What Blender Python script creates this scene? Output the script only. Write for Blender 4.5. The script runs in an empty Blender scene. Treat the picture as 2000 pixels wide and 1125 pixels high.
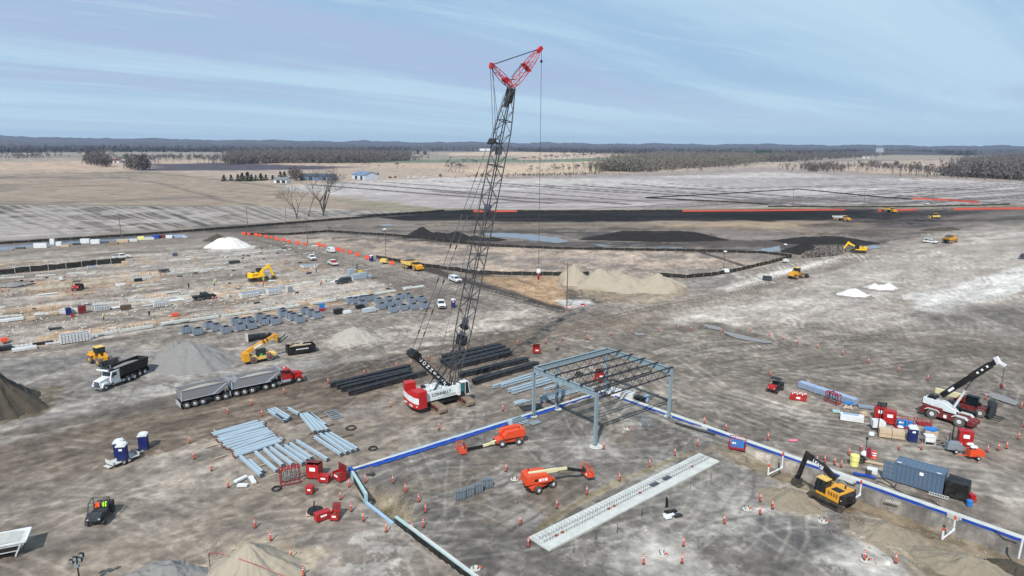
import bpy, math, random
import numpy as np
from mathutils import Vector, Matrix
R=math.radians; rnd=random.Random(7)
SC=bpy.context.scene; COL=SC.collection
# ---------------------------------------------------------------- camera
F=1320.0; HY=283.0; ROLL=R(0.3); H=42.0
PITCH=math.atan((562.5-HY)/F)
cam=bpy.data.cameras.new('camera'); cam.sensor_width=36; cam.lens=36*F/2000; cam.clip_end=60000; cam.clip_start=1
camo=bpy.data.objects.new('camera',cam); COL.objects.link(camo); camo.location=(0,0,H)
camo.rotation_euler=(Matrix.Rotation(math.pi/2-PITCH,3,'X')@Matrix.Rotation(ROLL,3,'Z')).to_euler()
SC.camera=camo
def ray(px,py):
    X=(px-1000)/F; Y=-(py-562.5)/F; c,s=math.cos(ROLL),math.sin(ROLL)
    X,Y=X*c-Y*s,X*s+Y*c
    return (X,math.cos(PITCH)+Y*math.sin(PITCH),-math.sin(PITCH)+Y*math.cos(PITCH))
def G(px,py,z=0.0):                       # a photo pixel -> the point of the ground it shows
    d=ray(px,py); t=(H-z)/-d[2]; return (d[0]*t,d[1]*t)
def HD(a,b):                               # heading between two ground pixels
    A=G(*a);B=G(*b); return math.atan2(B[1]-A[1],B[0]-A[0])
def VP(px,py,P0,az):                       # pixel -> point in the vertical plane through P0 along az: (s,z)
    n=(-math.sin(az),math.cos(az)); d=ray(px,py)
    t=(P0[0]*n[0]+P0[1]*n[1])/(d[0]*n[0]+d[1]*n[1]); q=(d[0]*t,d[1]*t,H+d[2]*t)
    return ((q[0]-P0[0])*math.cos(az)+(q[1]-P0[1])*math.sin(az), q[2])
UA=R(38.7); VA=R(-51.3)
# ---------------------------------------------------------------- materials
def s2l(c):
    c=c/255.0; return c/12.92 if c<=.04045 else ((c+.055)/1.055)**2.4
def lin(c): return tuple(s2l(v) for v in c)
MATS={}
def mat(name,c,rough=.6,metal=0,dirt=.25,dc=(120,112,104),scale=1.2,spec=.35):
    if name in MATS: return MATS[name]
    m=bpy.data.materials.new(name); m.use_nodes=True; nt=m.node_tree; n=nt.nodes; b=n['Principled BSDF']
    b.inputs['Roughness'].default_value=rough; b.inputs['Metallic'].default_value=metal
    b.inputs['Specular IOR Level'].default_value=spec
    tc=n.new('ShaderNodeTexCoord'); no=n.new('ShaderNodeTexNoise'); no.inputs['Scale'].default_value=scale
    no.inputs['Detail'].default_value=6; no.inputs['Roughness'].default_value=.65
    nt.links.new(tc.outputs['Object'],no.inputs['Vector'])
    mr=n.new('ShaderNodeMapRange'); mr.inputs[1].default_value=.42; mr.inputs[2].default_value=.72; mr.inputs[4].default_value=dirt
    mr.inputs[3].default_value=dirt*.12
    nt.links.new(no.outputs['Fac'],mr.inputs[0])
    mx=n.new('ShaderNodeMix'); mx.data_type='RGBA'; mx.inputs['A'].default_value=lin(c)+(1,); mx.inputs['B'].default_value=lin(dc)+(1,)
    nt.links.new(mr.outputs[0],mx.inputs['Factor']); nt.links.new(mx.outputs['Result'],b.inputs['Base Color'])
    MATS[name]=m; return m
for a in [('steel_dark',(34,37,44),.5),('post_rust',(170,80,66),.7,0,.3),('boom_grey',(50,53,58),.55,0,.3),('joist_black',(26,28,36),.5),('steel_grey',(130,148,156),.5,0,.2),('galv',(140,150,158),.45,.3,.3),
 ('galv_dark',(70,78,90),.6),('red',(164,14,20),.42,0,.28),('dark_red',(110,14,20),.5,0,.35),('crane_red',(180,18,26),.4,0,.22),('white',(216,217,217),.45,0,.3),
 ('white_dirty',(200,200,196),.55,0,.4),('crane_white',(214,222,222),.4,0,.25),('black',(14,14,17),.5,0,.2),('rubber',(38,37,36),.85,0,.6),
 ('rubber_dusty',(86,82,78),.9,0,.6),('glass',(22,34,38),.08,0,.03,(60,70,74),1,.8),('glass_teal',(30,110,104),.15,0,.05,(60,70,74),1,.8),
 ('yellow',(216,152,22),.45,0,.35),('yellow_bright',(240,190,20),.42,0,.15),('yellow_pale',(222,184,96),.5,0,.3),('orange',(214,70,26),.45,0,.3),('orange_fab',(224,80,50),.6,0,.3),
 ('cream',(214,204,160),.5,0,.2),('blue_tarp',(16,66,156),.5,0,.22),('blue_dark',(22,34,92),.45,0,.12),('blue_box',(30,120,190),.5),
 ('container',(84,104,126),.5,.1,.22),('conc',(178,178,172),.9,0,.4,(140,134,124)),('conc_pale',(194,195,188),.9,0,.5,(146,142,132),.7),('track',(58,54,50),.8,.1,.5,(120,108,92)),
 ('mud',(134,116,98),.95,0,.5),('chrome',(190,192,196),.25,.8,.2),('alu',(150,150,154),.42,.35,.35,(120,114,110)),('alu_pale',(196,204,212),.4,.3,.25),
 ('wood',(170,144,112),.8,0,.4,(110,90,70)),('wood_dark',(84,66,52),.85),('timber_pole',(96,82,70),.9),('silt',(22,24,24),.8,0,.2),
 ('sand',(158,147,130),.95,0,.5,(140,126,108),.6),('gravel',(126,123,120),.95,0,.5,(116,112,108),.8),('limestone',(204,200,194),.95,0,.35,(170,165,160),.8),
 ('topsoil',(30,27,26),.95,0,.5,(48,44,41),.4),('brown_soil',(74,67,56),.95,0,.6,(56,50,41),.5),('teal_foam',(160,188,188),.7,0,.3),('wrap_blue',(150,180,206),.4,0,.2),
 ('pink',(226,120,150),.7),('green_vest',(190,240,60),.7,0,.05),('skin',(200,150,120),.7,0,.05),('orange_vest',(250,96,40),.7,0,.05),('jeans',(50,54,66),.8),
 ('barn_blue',(96,120,150),.6),('barn_dark',(52,66,84),.6),('barn_side',(190,198,206),.7),('roof_grey',(110,112,118),.7),('bark',(84,78,72),.9),('twig',(92,86,84),.9),
 ('grey_box',(150,160,170),.5,.1,.2),('charcoal',(40,46,52),.6),('magenta',(150,24,60),.6),('drum_yellow',(222,216,130),.55,0,.2),('lime',(60,200,60),.6,0,0),
 ('print_black',(18,18,20),.6,0,0),('print_white',(235,235,235),.6,0,0),('print_red',(200,60,60),.6,0,0),('rust',(110,70,50),.85)]: mat(*a)
# ---------------------------------------------------------------- mesh building
class MB:
    def __init__(s): s.v=[]; s.f=[]
    def add(s,vs,fs):
        o=len(s.v); s.v+= [tuple(v) for v in vs]; s.f+=[tuple(i+o for i in f) for f in fs]; return s
    def box(s,x0,x1,y0,y1,z0,z1):
        return s.add([(x,y,z) for z in (z0,z1) for y in (y0,y1) for x in (x0,x1)],[(0,2,3,1),(4,5,7,6),(0,1,5,4),(2,6,7,3),(0,4,6,2),(1,3,7,5)])
    def bar(s,p,q,w,h=None,up=(0,0,1)):
        h=h or w; p=Vector(p);q=Vector(q);d=(q-p)
        if d.length<1e-6: return s
        d.normalize(); u=Vector(up)
        if abs(d.dot(u))>.98: u=Vector((1,0,0))
        a=d.cross(u).normalized(); b=a.cross(d).normalized(); a*=w/2; b*=h/2
        return s.add([e+k*a+l*b for e in (p,q) for l in (-1,1) for k in (-1,1)],[(0,1,3,2),(4,6,7,5),(0,4,5,1),(2,3,7,6),(0,2,6,4),(1,5,7,3)])
    def tube(s,p,q,r,r2=None,n=6,cap=True):
        r2=r if r2 is None else r2; p=Vector(p);q=Vector(q);d=(q-p)
        if d.length<1e-6: return s
        d.normalize(); u=Vector((0,0,1)) if abs(d.z)<.95 else Vector((1,0,0)); a=d.cross(u).normalized(); b=a.cross(d)
        vs=[e+(a*math.cos(t)+b*math.sin(t))*rr for e,rr in ((p,r),(q,r2)) for t in [2*math.pi*i/n for i in range(n)]]
        fs=[(i,(i+1)%n,n+(i+1)%n,n+i) for i in range(n)]
        if cap: fs+=[tuple(range(n))[::-1],tuple(range(n,2*n))]
        return s.add(vs,fs)
    def path(s,pts,r,n=5):
        for a,b in zip(pts,pts[1:]): s.tube(a,b,r,None,n)
        return s
    def prism(s,pts,y0,y1):                 # side profile in x,z across y
        n=len(pts); return s.add([(x,y,z) for y in (y0,y1) for x,z in pts],[tuple(range(n)),tuple(range(n,2*n))[::-1]]+[(i,n+i,n+(i+1)%n,(i+1)%n) for i in range(n)])
    def prismz(s,pts,z0,z1):
        n=len(pts); return s.add([(x,y,z) for z in (z0,z1) for x,y in pts],[tuple(range(n))[::-1],tuple(range(n,2*n))]+[(i,(i+1)%n,n+(i+1)%n,n+i) for i in range(n)])
    def wheel(s,x,y,r,w,n=16): return s.tube((x,y-w/2,r),(x,y+w/2,r),r,None,n)
    def ibeam(s,p,q,h=.5,b=.25,t=.04,up=(0,0,1)):
        p=Vector(p);q=Vector(q);u=Vector(up)*(h/2-t/2)
        s.bar(p+u,q+u,b,t,up); s.bar(p-u,q-u,b,t,up); return s.bar(p,q,t*.7,h-2*t,up)
    def lathe(s,prof,n=10,c=(0,0,0)):
        vs=[(c[0]+r*math.cos(2*math.pi*i/n),c[1]+r*math.sin(2*math.pi*i/n),c[2]+z) for r,z in prof for i in range(n)]
        k=len(prof); fs=[(j*n+i,j*n+(i+1)%n,(j+1)*n+(i+1)%n,(j+1)*n+i) for j in range(k-1) for i in range(n)]
        return s.add(vs,fs+[tuple(range(n))[::-1],tuple(range((k-1)*n,k*n))])
    def ring(s,c,r0,rt,n=16,m=5):
        vs=[(c[0]+(r0+rt*math.cos(b))*math.cos(a),c[1]+(r0+rt*math.cos(b))*math.sin(a),c[2]+rt*math.sin(b)) for a in [2*math.pi*i/n for i in range(n)] for b in [2*math.pi*j/m for j in range(m)]]
        return s.add(vs,[(i*m+j,i*m+(j+1)%m,((i+1)%n)*m+(j+1)%m,((i+1)%n)*m+j) for i in range(n) for j in range(m)])
    def build(s,name,m,parent=None,smooth=False):
        me=bpy.data.meshes.new(name); me.from_pydata(s.v,[],s.f); me.update()
        me.materials.append(MATS[m] if isinstance(m,str) else m)
        if smooth: me.shade_smooth()
        o=bpy.data.objects.new(name,me); COL.objects.link(o)
        if parent: o.parent=parent
        return o
def tag(o,label=None,cat=None,group=None,kind=None):
    if label: o['label']=label
    if cat: o['category']=cat
    if group: o['group']=group
    if kind: o['kind']=kind
    return o
def thing(name,label,cat,loc=(0,0),rz=0,group=None,z=0):
    o=bpy.data.objects.new(name,None); COL.objects.link(o); o.location=(loc[0],loc[1],z); o.rotation_euler=(0,0,rz); o.empty_display_size=.1
    return tag(o,label,cat,group)
def pt(parent,name,m,fn,smooth=False):
    b=MB(); fn(b); return b.build(name,m,parent,smooth)
def single(name,m,fn,label,cat,loc=(0,0),rz=0,group=None,z=0,smooth=False):
    b=MB(); fn(b); o=b.build(name,m,None,smooth); o.location=(loc[0],loc[1],z); o.rotation_euler=(0,0,rz); return tag(o,label,cat,group)
def dup(o,loc=None,rz=None,label=None,group=None,z=None,parent=None):
    c=o.copy(); COL.objects.link(c)
    if parent: c.parent=parent
    if loc: c.location=(loc[0],loc[1],o.location[2] if z is None else z)
    if rz is not None: c.rotation_euler=(0,0,rz)
    if label: c['label']=label
    if group: c['group']=group
    for k in list(o.children): dup(k,parent=c)
    return c
def text(parent,name,s,m,size,loc,rot,ext=.012,sx=1):
    cu=bpy.data.curves.new(name,'FONT'); cu.body=s; cu.size=size; cu.extrude=ext; cu.align_x='CENTER'; cu.align_y='CENTER'; cu.offset=size*.018
    t=bpy.data.objects.new(name,cu); me=bpy.data.meshes.new_from_object(t); bpy.data.objects.remove(t)
    me.materials.append(MATS[m]); o=bpy.data.objects.new(name,me); COL.objects.link(o); o.parent=parent; o.location=loc; o.rotation_euler=rot; o.scale=(sx,1,1); return o
ORD=['','second ','third ','fourth ','fifth ','sixth ','seventh ','eighth ','ninth ','tenth ','eleventh ','twelfth ','thirteenth ','fourteenth ','fifteenth ','sixteenth ','seventeenth ','eighteenth ','nineteenth ','twentieth ','twenty-first ','twenty-second ','twenty-third ','twenty-fourth ','twenty-fifth ']
def nth(i,side='from the left'): return (ORD[i]+side) if i else ('first '+side)
# ---------------------------------------------------------------- sky and sun
ALB=0.85
HAZE=5.5e-5
SUN_AZ=R(75); SUN_EL=R(46)                     # light travels towards SUN_AZ
w=bpy.data.worlds.new('World'); SC.world=w; w.use_nodes=True; nt=w.node_tree; nn=nt.nodes; L=nt.links
bg=nn['Background']; bg.inputs['Strength'].default_value=.066
sky=nn.new('ShaderNodeTexSky'); sky.sky_type='NISHITA'; sky.sun_disc=False; sky.sun_elevation=SUN_EL; sky.sun_rotation=R(90)-(SUN_AZ+math.pi); sky.air_density=1.0; sky.dust_density=.25; sky.ozone_density=3.0
tc=nn.new('ShaderNodeTexCoord'); sp=nn.new('ShaderNodeSeparateXYZ'); L.new(tc.outputs['Generated'],sp.inputs[0])
def M2(op,a,b):
    m=nn.new('ShaderNodeMath'); m.operation=op
    for k,v in enumerate((a,b)):
        if v is None: continue
        if isinstance(v,(int,float)): m.inputs[k].default_value=v
        else: L.new(v,m.inputs[k])
    return m.outputs[0]
zz=M2('ADD',M2('MAXIMUM',sp.outputs['Z'],0.0),.055)
cx=nn.new('ShaderNodeCombineXYZ'); L.new(M2('DIVIDE',sp.outputs['X'],zz),cx.inputs[0]); L.new(M2('DIVIDE',sp.outputs['Y'],zz),cx.inputs[1])
def cl(rot,sc,scale,det,rough,lo,hi,off,dist=.5):
    mp=nn.new('ShaderNodeMapping'); mp.vector_type='POINT'; mp.inputs['Rotation'].default_value=(0,0,rot); mp.inputs['Scale'].default_value=(1,1,1); L.new(cx.outputs[0],mp.inputs[0])
    m2_=nn.new('ShaderNodeMapping'); m2_.inputs['Scale'].default_value=sc; m2_.inputs['Location'].default_value=(off,off*.7,0); L.new(mp.outputs[0],m2_.inputs[0])
    n=nn.new('ShaderNodeTexNoise'); n.inputs['Scale'].default_value=scale; n.inputs['Detail'].default_value=det; n.inputs['Roughness'].default_value=rough; n.inputs['Distortion'].default_value=dist; L.new(m2_.outputs[0],n.inputs['Vector'])
    m=nn.new('ShaderNodeMapRange'); m.interpolation_type='SMOOTHSTEP'; m.inputs[1].default_value=lo; m.inputs[2].default_value=hi; L.new(n.outputs['Fac'],m.inputs[0]); return m.outputs[0]
veil=cl(R(-48),(.16,.6,1),.8,8,.58,.4,.62,3.1); grey=cl(R(-54),(.13,.62,1),.75,8,.56,.48,.6,11.3); wisp=cl(R(-40),(.3,2.4,1),1.3,10,.68,.53,.68,1.7,.9)
def mixc(a,bc,f):
    m=nn.new('ShaderNodeMix'); m.data_type='RGBA'; L.new(a,m.inputs['A']); m.inputs['B'].default_value=bc+(1,); L.new(f,m.inputs['Factor']); return m.outputs['Result']
hzn=nn.new('ShaderNodeMapRange'); hzn.interpolation_type='SMOOTHSTEP'; hzn.inputs[1].default_value=.1; hzn.inputs[2].default_value=-.02; hzn.inputs[3].default_value=0; hzn.inputs[4].default_value=1; L.new(sp.outputs['Z'],hzn.inputs[0])
base=mixc(sky.outputs[0],(2.9,5.3,9.2),M2('MULTIPLY',veil,0.0)); m0=nn.new('ShaderNodeMix'); m0.data_type='RGBA'; m0.inputs['Factor'].default_value=.85; L.new(sky.outputs[0],m0.inputs['A']); m0.inputs['B'].default_value=(5.88,8.88,12.48,1)
c1=mixc(m0.outputs['Result'],(7.8,10.8,13.2),M2('MULTIPLY',veil,.95)); c2=mixc(c1,(6.36,8.16,11.4),M2('MULTIPLY',grey,.85)); c3=mixc(c2,(8.88,11.64,13.8),M2('MULTIPLY',wisp,.38)); c3=mixc(c3,(8.4,11.52,13.68),M2('MULTIPLY',hzn.outputs[0],.85))
L.new(c3,bg.inputs['Color'])
sl=bpy.data.lights.new('sun','SUN'); sl.energy=4.8; sl.angle=R(.5); sl.color=(1,.97,.93); so=bpy.data.objects.new('sun',sl); COL.objects.link(so)
dv=Vector((math.cos(SUN_AZ)*math.cos(SUN_EL),math.sin(SUN_AZ)*math.cos(SUN_EL),-math.sin(SUN_EL))); so.rotation_euler=dv.to_track_quat('-Z','Y').to_euler(); so.location=(-60,-60,120)
SC.view_settings.view_transform='Standard'; SC.view_settings.look='None'; SC.view_settings.exposure=0; SC.view_settings.gamma=1
# ---------------------------------------------------------------- numpy noise
_rs=np.random.RandomState(3); _T=_rs.rand(256,256)
def vn(x,y):
    xi=np.floor(x).astype(np.int64); yi=np.floor(y).astype(np.int64); fx=x-xi; fy=y-yi
    fx=fx*fx*(3-2*fx); fy=fy*fy*(3-2*fy); a=xi&255;b=(xi+1)&255;c=yi&255;d=(yi+1)&255
    return (_T[a,c]*(1-fx)+_T[b,c]*fx)*(1-fy)+(_T[a,d]*(1-fx)+_T[b,d]*fx)*fy
def fbm(x,y,s,o=4,az=0.0,an=1.0,off=0.0,gain=.5):
    if az or an!=1: c,sn=math.cos(az),math.sin(az); x,y=(x*c+y*sn)/an,-x*sn+y*c
    r=0;t=0;a=1.0
    for i in range(o):
        k=2.03**i/s; r=r+a*vn(x*k+off+i*17.3,y*k+off*1.7+i*9.1); t+=a; a*=gain
    return r/t
def sm(a,b,x): t=np.clip((x-a)/(b-a),0,1); return t*t*(3-2*t)
# ---------------------------------------------------------------- ground sheet
ys=np.concatenate([np.arange(1190,430,-2.0),np.arange(430,330,-1.1),np.arange(330,288.5,-.8)])
rad=[3,15,30,42,50]+[math.hypot(*G(1000,y)) for y in ys]+[13200]
dense=np.linspace(90-41,90+41,1050); coarse=np.linspace(90+41,360+90-41,44)[1:-1]
ang=np.radians(np.concatenate([dense,coarse])); NA=len(ang); NR=len(rad)
rr,aa=np.meshgrid(np.array(rad),ang,indexing='ij')
X=(rr*np.cos(aa)).ravel(); Y=(rr*np.sin(aa)).ravel(); RD=rr.ravel()
N=len(X); C=np.zeros((N,3)); Z=np.zeros(N); WET=np.zeros(N)
def wpts(p): return np.array([G(*q) for q in p])
def pmask(p,soft=.6,jit=1.0,js=6.0,world=False):
    P=np.array(p) if world else wpts(p); ext=np.abs(jit)*2+soft*3+2
    rmax=np.hypot(P[:,0],P[:,1]).max(); k=max(1,(rmax/120)); ext*=k*k
    idx=np.where((X>P[:,0].min()-ext)&(X<P[:,0].max()+ext)&(Y>P[:,1].min()-ext)&(Y<P[:,1].max()+ext))[0]
    m=np.zeros(N)
    if len(idx)==0: return m
    x=X[idx];y=Y[idx];kk=np.maximum(1,RD[idx]/120)
    j=jit*kk; x=x+(fbm(x,y,js,3)-.5)*2*j*1.6; y=y+(fbm(x,y,js,3,off=31)-.5)*2*j*1.6
    ins=np.zeros(len(idx),bool); dm=np.full(len(idx),1e9); n=len(P)
    for i in range(n):
        ax,ay=P[i];bx,by=P[(i+1)%n]; dx,dy=bx-ax,by-ay
        t=np.clip(((x-ax)*dx+(y-ay)*dy)/(dx*dx+dy*dy+1e-9),0,1); dm=np.minimum(dm,np.hypot(x-ax-t*dx,y-ay-t*dy))
        c=((ay>y)!=(by>y))&(x<(bx-ax)*(y-ay)/(by-ay+1e-12)+ax); ins^=c
    sd=np.where(ins,dm,-dm); m[idx]=sm(-1,1,sd/(soft*kk)); return m
def lmask(p,w,soft=.4,jit=.3,js=5.0,world=False):
    P=np.array(p) if world else wpts(p); ext=w+soft*3+jit*3
    idx=np.where((X>P[:,0].min()-ext)&(X<P[:,0].max()+ext)&(Y>P[:,1].min()-ext)&(Y<P[:,1].max()+ext))[0]
    m=np.zeros(N)
    if len(idx)==0: return m
    x0=X[idx];y0=Y[idx]; near=np.zeros(len(idx),bool)
    for (ax,ay),(bx,by) in zip(P,P[1:]):
        dx,dy=bx-ax,by-ay; L2=math.hypot(dx,dy)+1e-9; t=((x0-ax)*dx+(y0-ay)*dy)/L2; near|=(np.abs((x0-ax)*dy-(y0-ay)*dx)<ext*L2)&(t>-ext)&(t<L2+ext)
    idx=idx[near]
    if len(idx)==0: return m
    x=X[idx];y=Y[idx]; x=x+(fbm(x,y,js,3)-.5)*2*jit; y=y+(fbm(x,y,js,3,off=31)-.5)*2*jit; dm=np.full(len(idx),1e9)
    for (ax,ay),(bx,by) in zip(P,P[1:]):
        dx,dy=bx-ax,by-ay; t=np.clip(((x-ax)*dx+(y-ay)*dy)/(dx*dx+dy*dy+1e-9),0,1); dm=np.minimum(dm,np.hypot(x-ax-t*dx,y-ay-t*dy))
    m[idx]=1-sm(w/2-soft,w/2+soft,dm); return m
def paint(m,c,a=1.0):
    global C
    m=(m*a)[:,None]; C=C*(1-m)+np.array(c,float)[None,:]*m
def N2(s,o=4,az=0.0,an=1.0,off=0.0,g=.5): return fbm(X,Y,s,o,az,an,off,g)
# far country: mosaic of tan, grey and brown fields
n1=N2(900,2,.6,2.2); n2=N2(350,3,.2,5,off=5)
C[:]=(154,143,130); paint(sm(.42,.56,n1),(150,141,130)); paint(sm(.58,.7,N2(1500,2,.3,1.5,off=9)),(186,162,142),.8); paint(sm(.62,.72,n2),(110,108,98),.5)
paint(sm(3500,7000,RD),(96,94,98),.9)
E=2600
def field(p,c,soft=2,jit=2,js=30,a=1.0): m=pmask(p,soft,jit,js); paint(m,c,a); return m
def furrow(m,az,period,c,a=.6,thr=.5,an=60,off=0,w=.12): 
    f=fbm(X,Y,period,3,az,an,off,.6); paint(m*sm(thr,thr+w,f),c,a)
field([(-700,338),(0,332),(300,331),(480,333),(700,326),(860,330),(870,345),(540,362),(300,352),(-700,352)],(168,152,138))
field([(280,333),(300,321),(420,318),(520,321),(700,326),(600,331),(480,333)],(84,78,86))
field([(600,313),(870,311),(1200,308),(1200,315),(860,318),(620,319)],(112,124,104),.5,.5)
field([(860,299),(960,296),(1260,298),(1060,304),(880,304)],(190,170,148),1,1)
field([(1000,323),(1060,318),(1190,314),(1180,330),(1260,335),(1000,342),(880,334)],(190,170,148),1,1)
field([(1010,305),(1260,300),(1250,306),(1010,313)],(186,166,148),1,1)
field([(1430,330),(1480,318),(1560,316),(1560,330),(1480,338)],(172,158,140))
field([(1560,318),(1860,312),(1860,340),(1700,340),(1560,332)],(176,158,142),1,2)
mL=field([(-900,356),(0,340),(300,334),(560,364),(700,384),(840,404),(780,412),(560,406),(300,402),(0,398),(-900,392)],(152,139,124))
furrow(mL,HD((0,440*.85),(190,392)),9,(140,126,112),.5,.45,40)
furrow(mL,R(30),55,(112,104,96),.55,.56,3,off=12)
paint(lmask([(-300,372),(120,336),(230,346),(330,362),(440,392),(520,406)],5,3,6,40),(108,100,92),.7); paint(lmask([(-300,352),(120,335),(300,338),(420,350),(560,368)],6,4,3),(104,98,90),.6)
paint(lmask([(-600,392),(0,398.5),(200,401),(440,403)],5,2,1),(84,78,74),.85)
mP=field([(-900,400),(0,402),(300,403),(480,405),(780,413),(860,412),(640,424),(380,443),(0,468),(-900,510)],(152,146,139))
paint(mP*pmask([(-900,400),(110,405),(190,430),(60,470),(-900,520)],18,14,40),(122,114,109),.6)
mW=field([(540,364),(690,354),(870,346),(1000,346),(1270,336),(1500,326),(1600,332),(1720,342),(2000,352),(2900,372),(2900,400),(2000,398),(1500,404),(1000,409),(860,407),(640,380)],(190,184,179),2,2)
paint(mW*sm(.5,.62,N2(160,3,.1,3,off=3)),(148,140,140),.6); paint(mW*sm(.3,.6,N2(7,3,.3,12,off=3)),(150,143,143),.35)
fr_=random.Random(3)
for k in range(15):
    x=470+k*75; y=352+fr_.uniform(-3,3)+k*.6; paint(lmask([(x,y),(x+300,y+23),(x+600,y+46)],fr_.choice((4,6,10)),1.8,4,60)*mW*sm(.3,.42,N2(150,2,off=k)),(92,85,83),.9)
for k in range(26):
    x=1150+k*50; y=409; paint(lmask([(x,y),(x+420,y-26),(x+900,y-62)],fr_.choice((3,5,8)),1.8,4,60)*mW*sm(.34,.44,N2(170,2,off=k+40)),(96,89,86),.85)
for k in range(16):
    y=346+k*4.2; paint(lmask([(960,y),(1400,y+fr_.uniform(-5,7)),(1800,y-4)],fr_.choice((4,7,12)),2.5,6,80)*mW*sm(.46,.54,N2(240,2,R(5),3,off=k+80)),(116,108,105),.7)
for k in range(80):
    x=-500+k*18+fr_.uniform(-8,8); y=401; e=fr_.uniform(.4,1); paint(lmask([(x,y),(x+90*e,y+30*e),(x+190*e,y+64*e)],fr_.choice((1.2,2,3)),.8,1.5,30)*mP,(84,78,74),.8 if x<300 else .5)
paint(lmask([(96,418),(120,424),(128,434),(118,446),(96,453)],2.5,1,1)*mP,(88,80,80),.8); paint(mP*sm(.5,.56,N2(30,4,off=71)),(174,167,163),.6)
field([(1000,340),(1270,336),(1500,326),(1560,330),(2000,352),(2000,358),(1500,336),(1300,344),(1000,350)],(140,128,120),3,2,a=.7)
paint(lmask([(1560,365),(1760,366),(2100,377)],6,3,3),(90,84,84),.8)
field([(640,388),(700,392),(870,408),(1000,410),(1500,405),(2000,399),(2000,404),(1400,411),(860,414),(760,412)],(136,130,112),1,2)
# the wet borrow area
field([(-900,512),(0,472),(380,446),(640,426),(860,413),(1330,412),(1600,410),(2000,404),(2600,400),(2600,520),(1750,485),(1560,505),(1200,490),(940,475),(740,464),(600,455),(470,462),(0,486),(-900,540)],(122,113,106),2,2)
field([(690,420),(860,412),(1330,411),(1600,409),(1880,412),(1920,420),(1790,440),(1700,428),(1620,426),(1590,431),(1190,433),(1000,434),(830,430)],(30,27,26),1.2,2)
field([(830,434),(1000,435),(1190,433),(1590,431),(1700,436),(1700,448),(1580,456),(1400,447),(1000,449),(840,446)],(122,110,98),1.5,2); field([(1250,433),(1590,433),(1640,440),(1540,446),(1300,440)],(158,139,116),2,2)
field([(1560,436),(1800,432),(1900,440),(1760,452),(1600,458)],(120,106,94),2,4)
field([(1620,405),(1900,408),(2050,420),(1900,430),(1780,425)],(60,55,54),2,4,a=.6)
field([(1780,424),(1990,404),(2300,404),(2300,440),(1950,440),(1800,452),(1700,450)],(112,104,100),3,3); paint(sm(.45,.6,N2(14,4,R(20),5,off=4))*pmask([(1650,410),(2400,405),(2400,460),(1600,490)],5,5),(74,68,66),.8)
paint(sm(.5,.62,N2(22,4,R(5),5,off=14))*pmask([(560,440),(1000,452),(1560,458),(1720,480),(1560,500),(900,478),(560,462)],3,4),(150,142,136),.75)
paint(sm(.5,.6,N2(18,4,R(5),6,off=24))*pmask([(400,430),(1000,452),(1560,458),(1720,480),(1560,500),(900,478),(400,470)],3,4),(70,64,62),.7)
paint(lmask([(-400,500),(0,474),(300,456),(500,441),(640,430),(870,415)],9,3,1),(48,45,44),.9)
paint(lmask([(-400,487),(0,465),(300,450),(520,436),(800,420)],3,2,1),(130,124,120),.8)
paint(lmask([(545,458),(640,452),(720,458),(830,466),(950,478)],8,3,2),(44,41,41),.9)
mM=field([(480,459),(560,457),(620,458),(750,466),(960,482),(1300,490),(1530,497),(1545,505),(1430,531),(1330,541),(1180,537),(960,536),(880,520),(770,508),(700,490),(600,474)],(168,152,138),1,.6)
paint(mM*sm(.45,.62,N2(16,4,R(-5),3,off=2)),(126,118,112),.8); paint(mM*sm(.5,.7,N2(1.6,3,R(40),3)),(110,104,98),.6); paint(mM*sm(.55,.7,N2(9,3,off=7)),(190,170,152),.6)
paint(lmask([(1370,493),(1410,505),(1450,518)],2.2,.8,.4),(60,55,52),.9)
mq=pmask([(690,420),(860,412),(1330,411),(1600,409),(1900,414),(1790,440),(1600,428),(1190,432),(830,430)],1.2,1); paint(mq*sm(.5,.55,N2(13,5,R(3),7,off=33,g=.65)),(56,51,49),.6); paint(mq*sm(.58,.62,N2(8,5,R(3),7,off=39,g=.65)),(22,20,20),.8)
mq=pmask([(560,440),(830,434),(1600,432),(1760,452),(1560,500),(900,480),(480,462)],2,2); paint(mq*sm(.52,.56,N2(9,6,R(3),6,off=43,g=.65)),(136,128,120),.6); paint(mq*sm(.55,.58,N2(12,6,R(3),6,off=49,g=.65)),(64,59,57),.55)
# the construction site: gravel
mS=pmask([(-900,560),(-400,520),(0,489),(300,470),(400,462),(480,457),(600,475),(700,491),(770,509),(880,522),(960,540),(1180,542),(1330,545),(1440,534),(1560,508),(1700,488),(1800,458),(1950,440),(2600,420),(3500,1500),(1000,3000),(-1500,1500)],1.2,.6)
paint(mS,(128,120,112))
sA=HD((0,870),(1000,640))
def blot(reg,s,thr,c,a,az=0,an=1,off=0,w=.05,o=7,g=.66): 
    f=fbm(X,Y,s,o,az,an,off,g); paint(reg*sm(thr,thr+w,f),c,a)
blot(mS,26,.5,(116,108,101),.55,sA,2.2,1); blot(mS,2.2,.6,(150,142,133),.45,sA,1.6,71); blot(mS,16,.58,(146,138,129),.5,sA,3,2); blot(mS,40,.56,(138,126,112),.5,0,1,5)
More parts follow.
